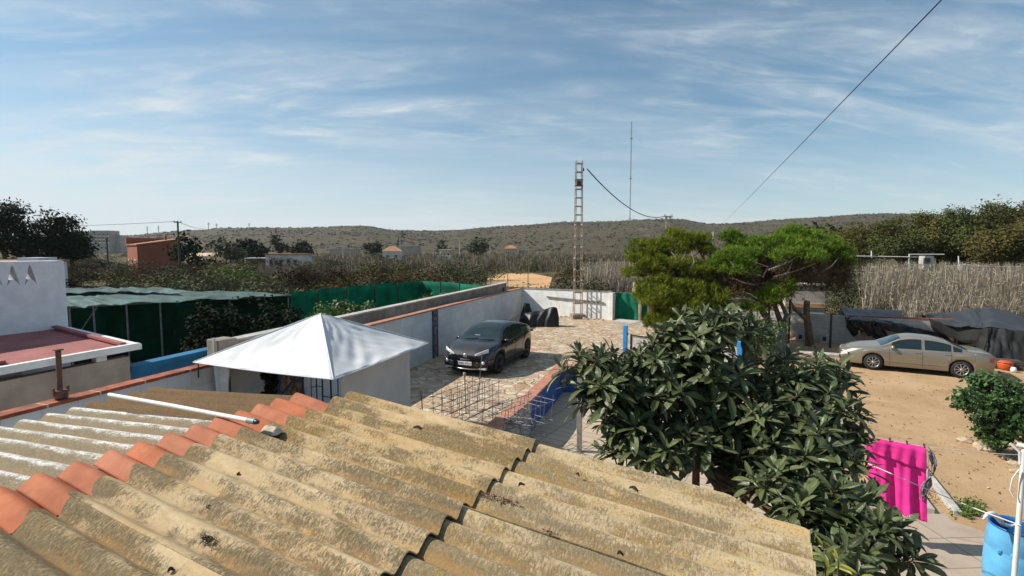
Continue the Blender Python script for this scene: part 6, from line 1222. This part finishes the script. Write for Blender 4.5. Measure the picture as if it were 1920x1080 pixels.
# plants in the dark under the canopy
k=0
for (x,y,d,r,h) in ((330,640,14.5,.8,1.5),(400,600,15.5,.8,1.6),(455,620,15.5,.9,1.7),(500,600,16.5,.9,1.6),(360,590,16.5,.7,1.8),(520,640,15,.8,1.3),(280,600,16.5,.8,1.7),(440,660,14,.9,1.2),(560,600,17,.8,1.4),(300,610,15.5,.9,2.0),(385,585,16,.9,2.2),(425,580,16,.9,2.3),(470,575,16.5,1.0,2.3),(510,575,17,1.0,2.2),(545,575,17.5,1.0,2.1),(240,600,15.5,.8,1.8),(350,620,14.5,.9,1.7),(480,640,14.5,.9,1.4)):
    p=D(x,y,d); p=Vector((p.x,p.y,-.8)); rr=random.Random(k)
    if x<380: continue
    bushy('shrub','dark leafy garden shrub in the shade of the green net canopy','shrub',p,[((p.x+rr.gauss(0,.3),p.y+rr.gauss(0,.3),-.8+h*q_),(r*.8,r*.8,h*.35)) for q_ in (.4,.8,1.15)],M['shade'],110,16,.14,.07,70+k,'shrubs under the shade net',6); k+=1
# net fence beyond
nf=[G(545,548,1.9),G(620,541,1.9),G(705,533,1.9),G(790,527,1.9),G(862,531,1.85),G(945,540,1.8)]
t=thing('net_fence','bright green windbreak net fence on dark posts behind the garden shrubs','fence',tuple(Vector((nf[0].x,nf[0].y,-.8))))
drape('net',t,[nf,[Vector((p.x,p.y,-.8)) for p in nf]],M['netgreen'],70,8,.05,8,14)
xs_=[545,598,651,704,747,790,826,862,905,945]
for i in range(len(xs_)):
    x=xs_[i]; y=interp(x,[(545,547),(620,540),(705,532),(790,526),(862,530),(945,539)]); p=G(x,y,1.95); B=MB(); B.tube([Vector((p.x,p.y,-.8)),p+Vector((.03,-.10,0))],.05,8); B.build('post',M['woodpole'],t)
# garden shrubs between net fence and concrete wall
k=0
for (x,d,z,r,mt,lb) in ((590,19.5,1.5,.8,'gardenleaf','pale leaved garden shrub just right of the shade canopy corner'),(650,20,1.55,.75,'gardenleaf','rounded flowering garden shrub above the gazebo peak'),(690,21,1.45,.5,'gardenleaf','small garden shrub right of the gazebo peak in front of the net fence'),(620,22,1.2,.6,'gardenleaf','garden shrub half hidden between two others behind the gazebo peak'),(745,23,1.35,.7,'limegreen','yellow green shrub over the concrete wall left of the parked suv'),(785,24.5,1.5,.7,'limegreen','tallest yellow green shrub against the net fence'),(820,25.5,1.4,.65,'limegreen','yellow green shrub over the concrete wall near the net fence bend'),(855,26.5,1.35,.55,'limegreen','small yellow green shrub at the far end of the net fence'),(720,22,1.1,.5,'limegreen','low yellow green shrub behind the concrete wall')):
    p=at(x,d); rr=random.Random(k+50)
    bushy('garden_shrub',lb,'shrub',p,[((p.x+rr.gauss(0,.4)*r,p.y+rr.gauss(0,.4)*r,z+rr.uniform(-1.2,.05)),(r*.62,r*.62,.55)) for _ in range(5)],M[mt],150,14,.12,.075,90+k,None,8); k+=1
# ================================================================== SCRUB, THICKETS, FAR TREES
def proto_bush(seed,mat,n=1500,leaf=.055,tall=1.0,twig=None):
    rng=np.random.default_rng(seed); lob=[((rng.normal()*.45,rng.normal()*.45,.75+rng.normal()*.18),(.55+.2*rng.random(),.55+.2*rng.random(),.45*tall)) for _ in range(6)]+[((0,0,.45),(.85,.85,.45))]
    q=crown(rng,lob,n//14,14,.12,leaf,.5); return quads_obj('scrub_bush',q,mat)
PROT={}
for nm,mt in (('scrub','scrub'),('olive','olive'),('lime','limegreen'),('dark','darktree'),('grey','drygrey')): PROT[nm]=[proto_bush(100+i+len(nm)*7,M[mt]) for i in range(4)]
used=set(); BR=random.Random(77)
def bush(kind,x,d,w,h,label,cat='bush',group=None,name='scrub_bush',zb=-.85):
    o=BR.choice(PROT[kind])
    if o.name in used: o=o.copy(); COL.objects.link(o)
    used.add(o.name); o.name=name; used.add(o.name); o.location=at(x,d,zb); o.rotation_euler=(0,0,BR.random()*6.28); o.scale=(w,w*BR.uniform(.85,1.15),h); return tag(o,label,cat,group)
lab1='dark brown green scrub bush in the thicket behind the green nets'
for k in range(64):      # near thicket
    x=BR.uniform(-60,885); d=BR.uniform(30,46) if x<560 else BR.uniform(41,54)
    if 880<x: d=BR.uniform(42,46)
    hh=BR.choice((BR.uniform(1.0,1.6),BR.uniform(1.4,2.1),BR.uniform(2.0,2.7))); bush('scrub' if BR.random()<.88 else 'olive',x,d,BR.uniform(1.7,2.6),hh,lab1,group='thicket behind the green nets')
lab2='olive brown bush in the belt of scrub on the plain'
for k in range(95):
    x=BR.uniform(-80,760); d=46*math.exp(BR.uniform(0,1.25)); bush(BR.choice(('scrub','scrub','olive','dark')),x,d,BR.uniform(1.8,3.8),BR.uniform(1.0,2.3)*(1+.15*(d>90)),lab2,group='scrub belt on the plain')
for k in range(34):
    x=BR.uniform(1300,1660); d=BR.uniform(48,130); bush(BR.choice(('scrub','olive','dark','olive')),x,d,BR.uniform(2.2,3.6),BR.uniform(1.7,2.6),'olive bush on the plain between the pines and the reeds',group='bushes behind the pines')
for k in range(55):
    x=BR.uniform(540,1100); d=BR.uniform(58,125)
    if 895<x<1045 and d<106: continue
    bush(BR.choice(('olive','olive','scrub','grey')),x,d,BR.uniform(2.4,4.2),BR.uniform(1.6,2.4),'greyish dry bush between the sand field and the far houses',group='dry bushes beyond the net fence')
def far_bushes():
    rng=np.random.default_rng(505); out=[]
    for k in range(190):
        p=at(rng.uniform(-100,1250),110*math.exp(rng.uniform(0,1.45))); w=rng.uniform(2.2,5.2); h=rng.uniform(1.7,3.3)
        lob=[((p.x+rng.normal()*w*.4,p.y+rng.normal()*w*.4,-.8+h*(.45+.15*rng.normal())),(w*.5,w*.5,h*.45)) for _ in range(5)]; out.append(crown(rng,lob,26,10,.35,.20,.5))
    tag(quads_obj('far_bushes',np.concatenate(out),M['olive']),'far olive grey bushes scattered over the plain below the hills','bushes',kind='stuff')
far_bushes()
for (x,d,w,h,kd,lb) in ((868,47,2.6,1.65,'lime','rounded yellow green bush at the end of the net fence beside the sand field'),(900,58,1.4,1.0,'olive','small olive bush between the yellow green bush and the sand field'),(1040,40,2.3,2.0,'olive','grey olive bush behind the white back wall left of the lattice pole'),(1072,42,2.4,2.3,'olive','tallest grey olive bush right behind the lattice pole'),(1110,39,2.0,1.7,'olive','grey olive bush behind the white back wall right of the lattice pole'),(1010,43,1.7,1.4,'olive','low grey olive bush at the edge of the sand field'),(440,62,2.6,2.3,'lime','bright green bush left of the long white farmhouse'),(848,70,1.6,2.2,'scrub','dark pointed bush above the yellow green bush'),(1610,40,1.7,2.1,'dark','dark shrub at the edge of the reeds right of the wide pine'),(1585,36,1.5,1.9,'olive','grey shrub behind the small block shed'),(1560,38,1.6,2.0,'olive','twiggy grey shrub left of the orange earth bank'),(655,40,1.3,1.2,'lime','small yellow green bush just above the net fence'),(160,27,1.1,1.9,'lime','bright sprig of bush over the far edge of the shade net canopy')):
    bush(kd,x,d,w,h,lb)
# farther trees on the plain
def far_tree(x,d,r,h,label,mt='darktree',seed=0,n=90,col=False,group=None):
    p=at(x,d); rr=random.Random(seed); lobes=[((p.x+rr.gauss(0,.35)*r,p.y+rr.gauss(0,.35)*r,-.8+h*(.45+.5*k/5)),(r*(.75-.45*k/5*(1 if col else .4)),)*2+(h*.22,)) for k in range(6)]
    return tree('tree',label,'tree',p,lobes,n,9,r*.18,r*.13,M[mt],.25,group,seed,limbs=3)
far_tree(357,85,2.6,6.5,'dark rounded tree just right of the utility pole and the terracotta house',seed=1)
far_tree(525,190,3.6,10,'dark conifer behind the long white farmhouse','darktree',2,80,True)
far_tree(560,200,4.5,7,'dark round tree right of the conifer behind the farmhouse',seed=3)
far_tree(470,150,5.5,6.2,'wide dark tree left of the long white farmhouse',seed=4)
far_tree(753,420,3.5,20,'slim dark cypress on the plain behind the red roofed villa','darktree',5,60,True)
far_tree(828,330,4,10,'small dark tree left of the square yellow house','darktree',6,60,True)
far_tree(893,250,6,9,'round green tree right of the square yellow house','olive',7)
far_tree(420,130,4,6.5,'grey green tree in front of the pale terraces','olive',8)
far_tree(700,260,5,7,'low dark tree left of the red roofed villa',seed=9)
# left dark trees
def big_tree(label,x,d,lobes,n,mt,seed,leaf,group=None,name='tree',per=14,cl=.5):
    p=at(x,d); L2=[(tuple(D(a,b,d+dd)),(r,r,rz_)) for a,b,dd,r,rz_ in lobes]; return tree(name,label,'tree',p,L2,n,per,cl,leaf,M[mt],.35,group,seed)
big_tree('tall dark tree cut off by the left edge of the photo',8,62,[(5,400,0,2.0,1.3),(20,410,0,1.7,1.2),(-20,405,0,2.5,1.6),(30,393,0,1.1,.8),(0,435,0,2.6,2),(-40,440,0,3,2.2),(25,455,0,2,1.8)],420,'darktree',201,.20)
big_tree('dark tree with a round tuft standing up from its crown',92,66,[(95,405,0,1.1,1.0),(88,425,0,1.9,1.3),(70,440,0,2.5,1.8),(110,450,1,2.2,1.6),(95,465,0,3,1.6),(60,465,0,2.6,1.6),(103,415,0,.9,.7)],420,'darktree',202,.20)
big_tree('low dark tree right of the tufted one beside the far apartment block',130,68,[(127,420,0,1.2,.9),(138,448,0,1.5,1.2),(130,462,0,2.2,1.4),(148,470,0,1.5,1.0)],300,'darktree',203,.20)
# right hand wood
i=0
for (x,d,top,w,lb) in ((1590,110,428,9,'leftmost low dark tree of the wood behind the reeds'),(1640,105,418,8,'second tree from the left of the wood behind the reeds'),(1690,98,405,7.5,'rounded tree of the wood just right of the bare hilltop'),(1735,95,398,7,'tree of the wood with a flat crown left of its tallest part'),(1785,92,392,7,'mid height tree of the wood above the white pipe rail'),(1830,88,383,6.5,'left one of the two tallest trees of the wood'),(1880,84,379,6.5,'right one of the two tallest trees of the wood'),(1935,80,384,6.5,'tree of the wood cut off by the right edge of the photo'),(1760,100,410,7,'dull olive tree in the second row of the wood'),(1855,75,432,5,'low front tree of the wood beside the small white shed'),(1910,70,428,5,'low front tree of the wood at the right edge'),(1700,88,440,6,'low front tree of the wood above the left end of the reeds'),(1985,78,388,6,'tree of the wood standing beyond the right edge')):
    bot=478; lobes=[]; rr=random.Random(i+300)
    for k in range(9):
        tt=k/8; yy=lerp(bot-8,top+12,tt); hw=w*(.85-.35*tt); lobes.append((x+rr.gauss(0,1)*hw*4.0,yy,rr.gauss(0,2),hw*rr.uniform(.38,.55),hw*.36))
    big_tree(lb,x,d,lobes,520,'rightwood',310+i,.20,'wood behind the reeds',name='evergreen_tree',per=20,cl=.62); i+=1
for p_ in [(1560,130,6,9,'olive'),(1500,140,7,10,'rightwood'),(1530,125,6,9,'rightwood')]: far_tree(p_[0],p_[1],p_[2],p_[3],'dark tree showing past the right end of the wide pine',p_[4],400+p_[0],120,group='trees behind the wide pine')
# ------------------------------------------------ reeds
def reeds(name,label,n,xr,dr,h,w,mt,seed,zb=-.8,lean=.10,plume=True):
    rng=np.random.default_rng(seed); x=rng.uniform(xr[0],xr[1],n); d=rng.uniform(dr[0],dr[1],n); out=[]
    P=np.array([at(a,b,zb) for a,b in zip(x,d)]); H=h*rng.uniform(.6,1.12,n); top=P+np.stack([rng.normal(size=n)*lean*H,rng.normal(size=n)*lean*H,H],1); mid_=(P+top)/2+rng.normal(size=(n,3))*.08
    dirv=np.array([math.cos(YAW),math.sin(YAW),0])
    for a,b,wa,wb in ((P,mid_,w,w*.8),(mid_,top,w*.8,w*.35)):
        th=rng.normal(size=n)*.6; s=np.stack([np.cos(th)*dirv[0]-np.sin(th)*dirv[1],np.sin(th)*dirv[0]+np.cos(th)*dirv[1],np.zeros(n)],1); out.append(np.stack([a-s*wa,a+s*wa,b+s*wb,b-s*wb],1))
    m=int(n*2.2); j=rng.integers(0,n,m); t=rng.uniform(.25,1,(m,1)); c=P[j]*(1-t)+top[j]*t; dv=rng.normal(size=(m,3))*np.array([1,1,.7])+np.array([0,0,-.1]); dv/=np.linalg.norm(dv,axis=1)[:,None]; l=h*.11*rng.uniform(.5,1.3,(m,1)); s=np.cross(dv,rng.normal(size=(m,3))); s/=np.linalg.norm(s,axis=1)[:,None]; out.append(np.stack([c-s*w*.7,c+s*w*.7,c+dv*l+s*w*.15,c+dv*l-s*w*.15],1))
    tag(quads_obj(name,np.concatenate(out),M[mt]),label,'reeds',kind='stuff')
reeds('dry_reeds','tall stand of dry tan canes behind the tarp shelters',5200,(1625,1990),(34,46),3.5,.028,'reed',1)
reeds('dry_reeds','front rank of tangled dry canes along the block wall',900,(1690,1990),(31.5,34),2.3,.022,'reed',4,lean=.2)
reeds('dry_reeds','dry brown reeds behind the green gate left of the dense pine',1100,(1095,1185),(47,56),3.4,.035,'reed',2)
reeds('far_reeds','pale grey belt of reeds on the plain beyond the sand field',1100,(640,890),(85,125),3.0,.08,'reedgrey',3)
reeds('far_reeds','pale grey reeds closing the far side of the sand field',700,(880,1080),(106,128),3.2,.08,'reedgrey',5)
reeds('far_reeds','distant grey belt of reeds running under the hills',2600,(560,1260),(190,300),3.0,.18,'reedgrey',6)
reeds('far_reeds','brown brush between the scrub thicket and the red roofed villa',900,(480,720),(70,88),2.4,.05,'reedgrey',7)
# pipe rail and bits behind the reeds
t=thing('pipe_rail','thin white pipe frame standing behind the dry canes','rail',tuple(at(1780,48)))
B=MB()
for a,b_ in (((1590,480),(1720,482)),((1700,496),(1916,501)),((1704,477),(1770,477)),((1705,477),(1706,510)),((1634,470),(1634,484)),((1797,480),(1798,500)),((1914,498),(1914,514)),((1770,499),(1770,512))): B.tube([D(*a,48),D(*b_,48)],.045,6)
B.build('pipes',M['whitepaint'],t)
B=MB(); B.tube([D(1705,477,48),Vector((D(1705,477,48).x,D(1705,477,48).y,-.8))],.045,6); B.build('foot',M['whitepaint'],t)
p=D(1808,502,47.5); B=MB(); B.box(p,(.75,.6,.45),.3); B.box(p+Vector((0,0,.25)),(.82,.66,.06),.3); tag(B.build('white_box',M['farwhite'],org=p,bevel=.02),'small white box on the pipe rail above the dry canes','box')
p=D(1725,508,46); B=MB(); B.grid(lambda u,v:D(lerp(1700,1748,u),lerp(503,510,v)+2*u+math.sin(u*20)*.4,46),16,4); tag(B.build('pale_sheet',M['netroof'],org=p,solid=.03),'pale greenish sheet hanging below the white pipe rail','sheet')
p=at(1738,52); t=thing('small_hut','little dark windowed hut glimpsed above the dry canes','hut',tuple(p)); B=MB(); z=D(1738,480,52).z; B.box((p.x,p.y,(z-.8)/2),(.9,.8,z+.8),.4); B.build('wall',M['grey_block'],t); B=MB(); B.box((p.x-.05,p.y-.42,z-.5),(.55,.2,.6),.4); B.build('window',M['farwin'],t)
# ------------------------------------------------ mesh fence posts at the sand field
for k,(x,y0,y1,d) in enumerate(((952,490,545,41),(920,515,548,42),(990,512,545,40))):
    p=D(x,y1,d); B=MB(); B.tube([Vector((p.x,p.y,-.8)),D(x,y0,d)],.035,6); B.tube([D(x,y0,d),D(x,y0,d)+up*.04],.05,6); tag(B.build('fence_post',M['steel'],org=Vector((p.x,p.y,-.8))),('tallest thin grey post in front of the sand field','thin grey post at the left edge of the sand field','thin grey post at the right edge of the sand field')[k],'fence post')
B=MB()
for y in (532,538): B.tube([D(912,y,42),D(952,y-2,41),D(992,y-1,40)],.015,5)
tag(B.build('fence_wire',M['steel'],org=D(912,532,42)),'pair of wires strung across the sand field','wire')
# ================================================================== FAR HOUSES
def house_box(name,label,x,d,w,dep,h,wm,roof=None,rz=0,wins=(),zb=-.8,hip=0,cat='house'):
    p=at(x,d,zb); t=thing(name,label,cat,tuple(p),rz); B=MB(); B.box((0,0,h/2),(w,dep,h)); B.build('wall',wm,t,world=False)
    if roof:
        B=MB(); e=.4
        if hip: B.add([(-w/2-e,-dep/2-e,h),(w/2+e,-dep/2-e,h),(w/2+e,dep/2+e,h),(-w/2-e,dep/2+e,h),(-w*.15,0,h+hip),(w*.15,0,h+hip)],[(0,1,5,4),(1,2,5),(2,3,4,5),(3,0,4),(3,2,1,0)])
        else: B.box((0,0,h+.12),(w+.5,dep+.5,.24))
        B.build('roof',roof,t,world=False)
    for (u,v,ww,hh) in wins:
        B=MB(); B.box((u*w,-dep/2-.02,v*h),(ww,.12,hh)); o=B.build('window',M['whitepaint'] if wm!=M['farwhite'] else M['farpale'],t,world=False); B=MB(); B.box((u*w,-dep/2-.09,v*h),(ww*.72,.06,hh*.74)); g_=B.build('pane',M['farwin'],o,world=False)
    return t
VR=YAW
# terracotta house
p=at(285,92,-.8); t=thing('terracotta_house','tall windowed terracotta coloured house with a sloping roof beside the utility pole','house',tuple(p),VR+R(-38))
zt=D(290,448,92).z+.8; w_=5.2
B=MB(); B.add([(-2.6,-3,0),(2.6,-3,0),(2.6,3.4,0),(-2.6,3.4,0),(-2.6,-3,zt-1.0),(2.6,-3,zt-1.0),(2.6,3.4,zt),(-2.6,3.4,zt)],[(0,1,5,4),(1,2,6,5),(2,3,7,6),(3,0,4,7),(3,2,1,0)]); B.build('wall',M['orangehouse'],t,world=False,normals=True)
B=MB(); B.add([(-2.8,-3.2,zt-1.0),(2.8,-3.2,zt-1.0),(2.8,3.5,zt+.05),(-2.8,3.5,zt+.05)],[(0,1,2,3)]); ro=B.build('roof',M['farroof'],t,world=False,solid=.18); B=MB(); B.box((.6,2,zt+.2),(.35,.35,.9)); B.build('chimney',M['orangehouse'],ro,world=False)
B=MB(); B.box((-2.75,0,zt-.35),(.3,6.2,1.1)); B.build('parapet',M['orangehouse'],t,world=False)
for (u,z_,ww,hh) in ((-1.9,2.6,.5,1.1),(-.4,2.9,.4,.7),(1.4,2.7,.8,.8)): B=MB(); B.box((u,-3.03,z_),(ww,.1,hh)); o=B.build('window',M['farwhite'],t,world=False); B=MB(); B.box((u,-3.09,z_),(ww*.5,.05,hh*.6)); B.build('pane',M['farwin'],o,world=False)
B=MB(); B.box((2.9,4.6,1.0),(4.5,2.2,2.0)); B.build('annex',M['orangehouse'],t,world=False)
house_box('farmhouse','long low white farmhouse with striped shutters on the plain',541,118,8.5,5,3.6,M['farwhite'],M['farroof'],VR,((-.35,.5,.8,1.6),(-.22,.5,.8,1.6),(-.09,.5,.8,1.6),(.12,.5,.9,1.9),(.3,.5,.8,1.5)))
house_box('outhouse','grey sided outhouse to the right of the long white farmhouse',570,121,3.6,4,3.2,M['farpale'],M['concrete_pale'],VR,((0,.5,.8,1.2),),cat='outhouse')
house_box('canopy','flat white canopy to the left of the long white farmhouse',488,122,5.,4,2.6,M['woodpole'],M['farwhite'],VR,(),cat='canopy')
house_box('villa','white villa with a red hipped tile roof beyond the scrub',736,190,6.8,6,4.0,M['farwhite'],M['farroof'],VR+R(10),((-.25,.5,1,1.4),(.2,.5,1,1.4)),hip=1.9)
house_box('square_house','square yellow two storey house with a white terrace on the plain',838,215,4.8,5,4.4,M['faryellow'],M['farwhite'],VR+R(-12),((-.3,.62,.9,1.6),(.0,.62,.9,1.6),(.3,.62,.9,1.6)))
house_box('terrace','white terrace wall in front of the square yellow house',834,206,6.2,2,2.2,M['farwhite'],None,VR,(),cat='wall')
house_box('hillside_house','orange roofed house with a low wing at the foot of the hill',958,300,7.5,6,5,M['faryellow'],M['farroof'],VR,((-.2,.5,1.2,1.6),(.2,.5,1.2,1.6)),hip=2.0)
house_box('hillside_wing','pale low building beside the orange roofed hillside house',980,303,5,5,4,M['farpale'],None,VR,((0,.5,1,1.2),),cat='building')
house_box('white_cottage','tiny white cottage among the trees below the pale terraces',441,165,3.0,3,6.2,M['farwhite'],None,VR,((0,.7,.8,1),),cat='cottage')
house_box('greenhouse','long pale greenhouse roof at the foot of the hills',762,330,17,8,6.5,M['olivew'] if 'olivew' in M else M['farpale'],M['farwhite'],VR,(),cat='greenhouse')
house_box('greenhouse','second long pale greenhouse at the foot of the hills farther left',648,345,18,8,4.8,M['farpale'],M['farwhite'],VR,(),cat='greenhouse')
# apartment block
p=at(190,560,-.8); t=thing('apartment_block','pale stepped apartment block far off beyond the dark trees at left','apartment block',tuple(p),VR); B=MB()
for (x0,x1,yt,dz) in ((152,166,434,0),(166,190,438,6),(186,222,433,-4),(214,232,441,3)):
    a=(x0-190)/F*560; b_=(x1-190)/F*560; h=D(190,yt,560).z+.8; B.box(((a+b_)/2,dz,h/2),(b_-a,14,h))
B.build('wall',M['farpale'],t,world=False)
for r_ in range(3):
    for c_ in range(8):
        if c_ in (2,): continue
        x=(168+7.2*c_-190)/F*560; z=D(190,443+6*r_,560).z+.8; B=MB(); B.box((x,-11.4 if c_>2 else -1.2,z),(2.6,.5,1.6)); o=B.build('balcony',M['farwhite'],t,world=False); B=MB(); B.box((x,-11.8 if c_>2 else -1.6,z+1.3),(2.0,.3,1.2)); B.build('opening',M['farwin'],o,world=False)
# utility poles
def upole(x,d,yt,label,r=.13,arm=1.2,mt='woodpole'):
    q=D(x,yt,d); t=thing('utility_pole',label,'utility pole',(q.x,q.y,-.8)); B=MB(); B.tube([(q.x,q.y,-.8),q],[r*1.25,r],8); B.build('shaft',M[mt],t); B=MB(); B.box((q.x,q.y,q.z-.15),(arm,.12,.12),VR); 
    for s in (-.45,0,.45): B.lathe((q.x+s*arm*math.cos(VR),q.y+s*arm*math.sin(VR),q.z-.02),[(.03,-.08),(.06,0),(.03,.14)],8)
    B.build('crossarm',M[mt],t); return q
u1=upole(333,80,415,'bare utility pole with a small crossarm beside the terracotta house')
u2=D(132,421,95); cable('power_line',u1,D(40,425,120),.2,.035,'thin power line running left from the utility pole to the dark trees')
cable('power_line',u1,D(386,427,180),.6,.04,'thin power line running right from the utility pole to the hill')
upole(200,75,448,'thin dark pole in front of the far apartment block',.09,.3)
for k,(x,d,yt) in enumerate(((862,210,454),(919,230,458),(750,250,441),(643,190,462))): upole(x,d,yt,('slim pole right of the square yellow house','slim pole left of the orange roofed hillside house','slim pole behind the red roofed villa','slim pole right of the farmhouse on the plain')[k],.16,1.0,'concrete_pale')
for k,(x,yt,yb) in enumerate(((276,424,446),(297,423,444),(391,417,430),(406,419,430),(467,418,430))):
    q=D(x,yt,1480); qb=D(x,yb,1480); t=thing('power_pylon','faint thin pylon standing on the hill crest at left','pylon',tuple(qb),group='pylons on the hill crest'); B=MB(); B.beam(qb,q,1.3,1.3); B.build('shaft',M['mast'],t); B=MB(); B.box(q.lerp(qb,.15),(7,.8,.8),VR); B.box(q.lerp(qb,.32),(9,.8,.8),VR); B.build('crossarms',M['mast'],t)
# ================================================================== AIR
hb=MB(); hb.box((0,0,168),(4700,4700,360)); hz=bpy.data.materials.new('haze_air'); hz.use_nodes=True; nt=hz.node_tree; nt.nodes.clear(); o_=nt.nodes.new('ShaderNodeOutputMaterial'); pv=nt.nodes.new('ShaderNodeVolumePrincipled'); pv.inputs['Color'].default_value=(.80,.87,.95,1); pv.inputs['Density'].default_value=.00008; pv.inputs['Anisotropy'].default_value=.3; nt.links.new(pv.outputs[0],o_.inputs['Volume'])
HAZE=True
if HAZE: tag(hb.build('haze',hz),kind='stuff')

for o in list(bpy.data.objects):
    if o.name.startswith('scrub_bush') and 'label' not in o: bpy.data.objects.remove(o)
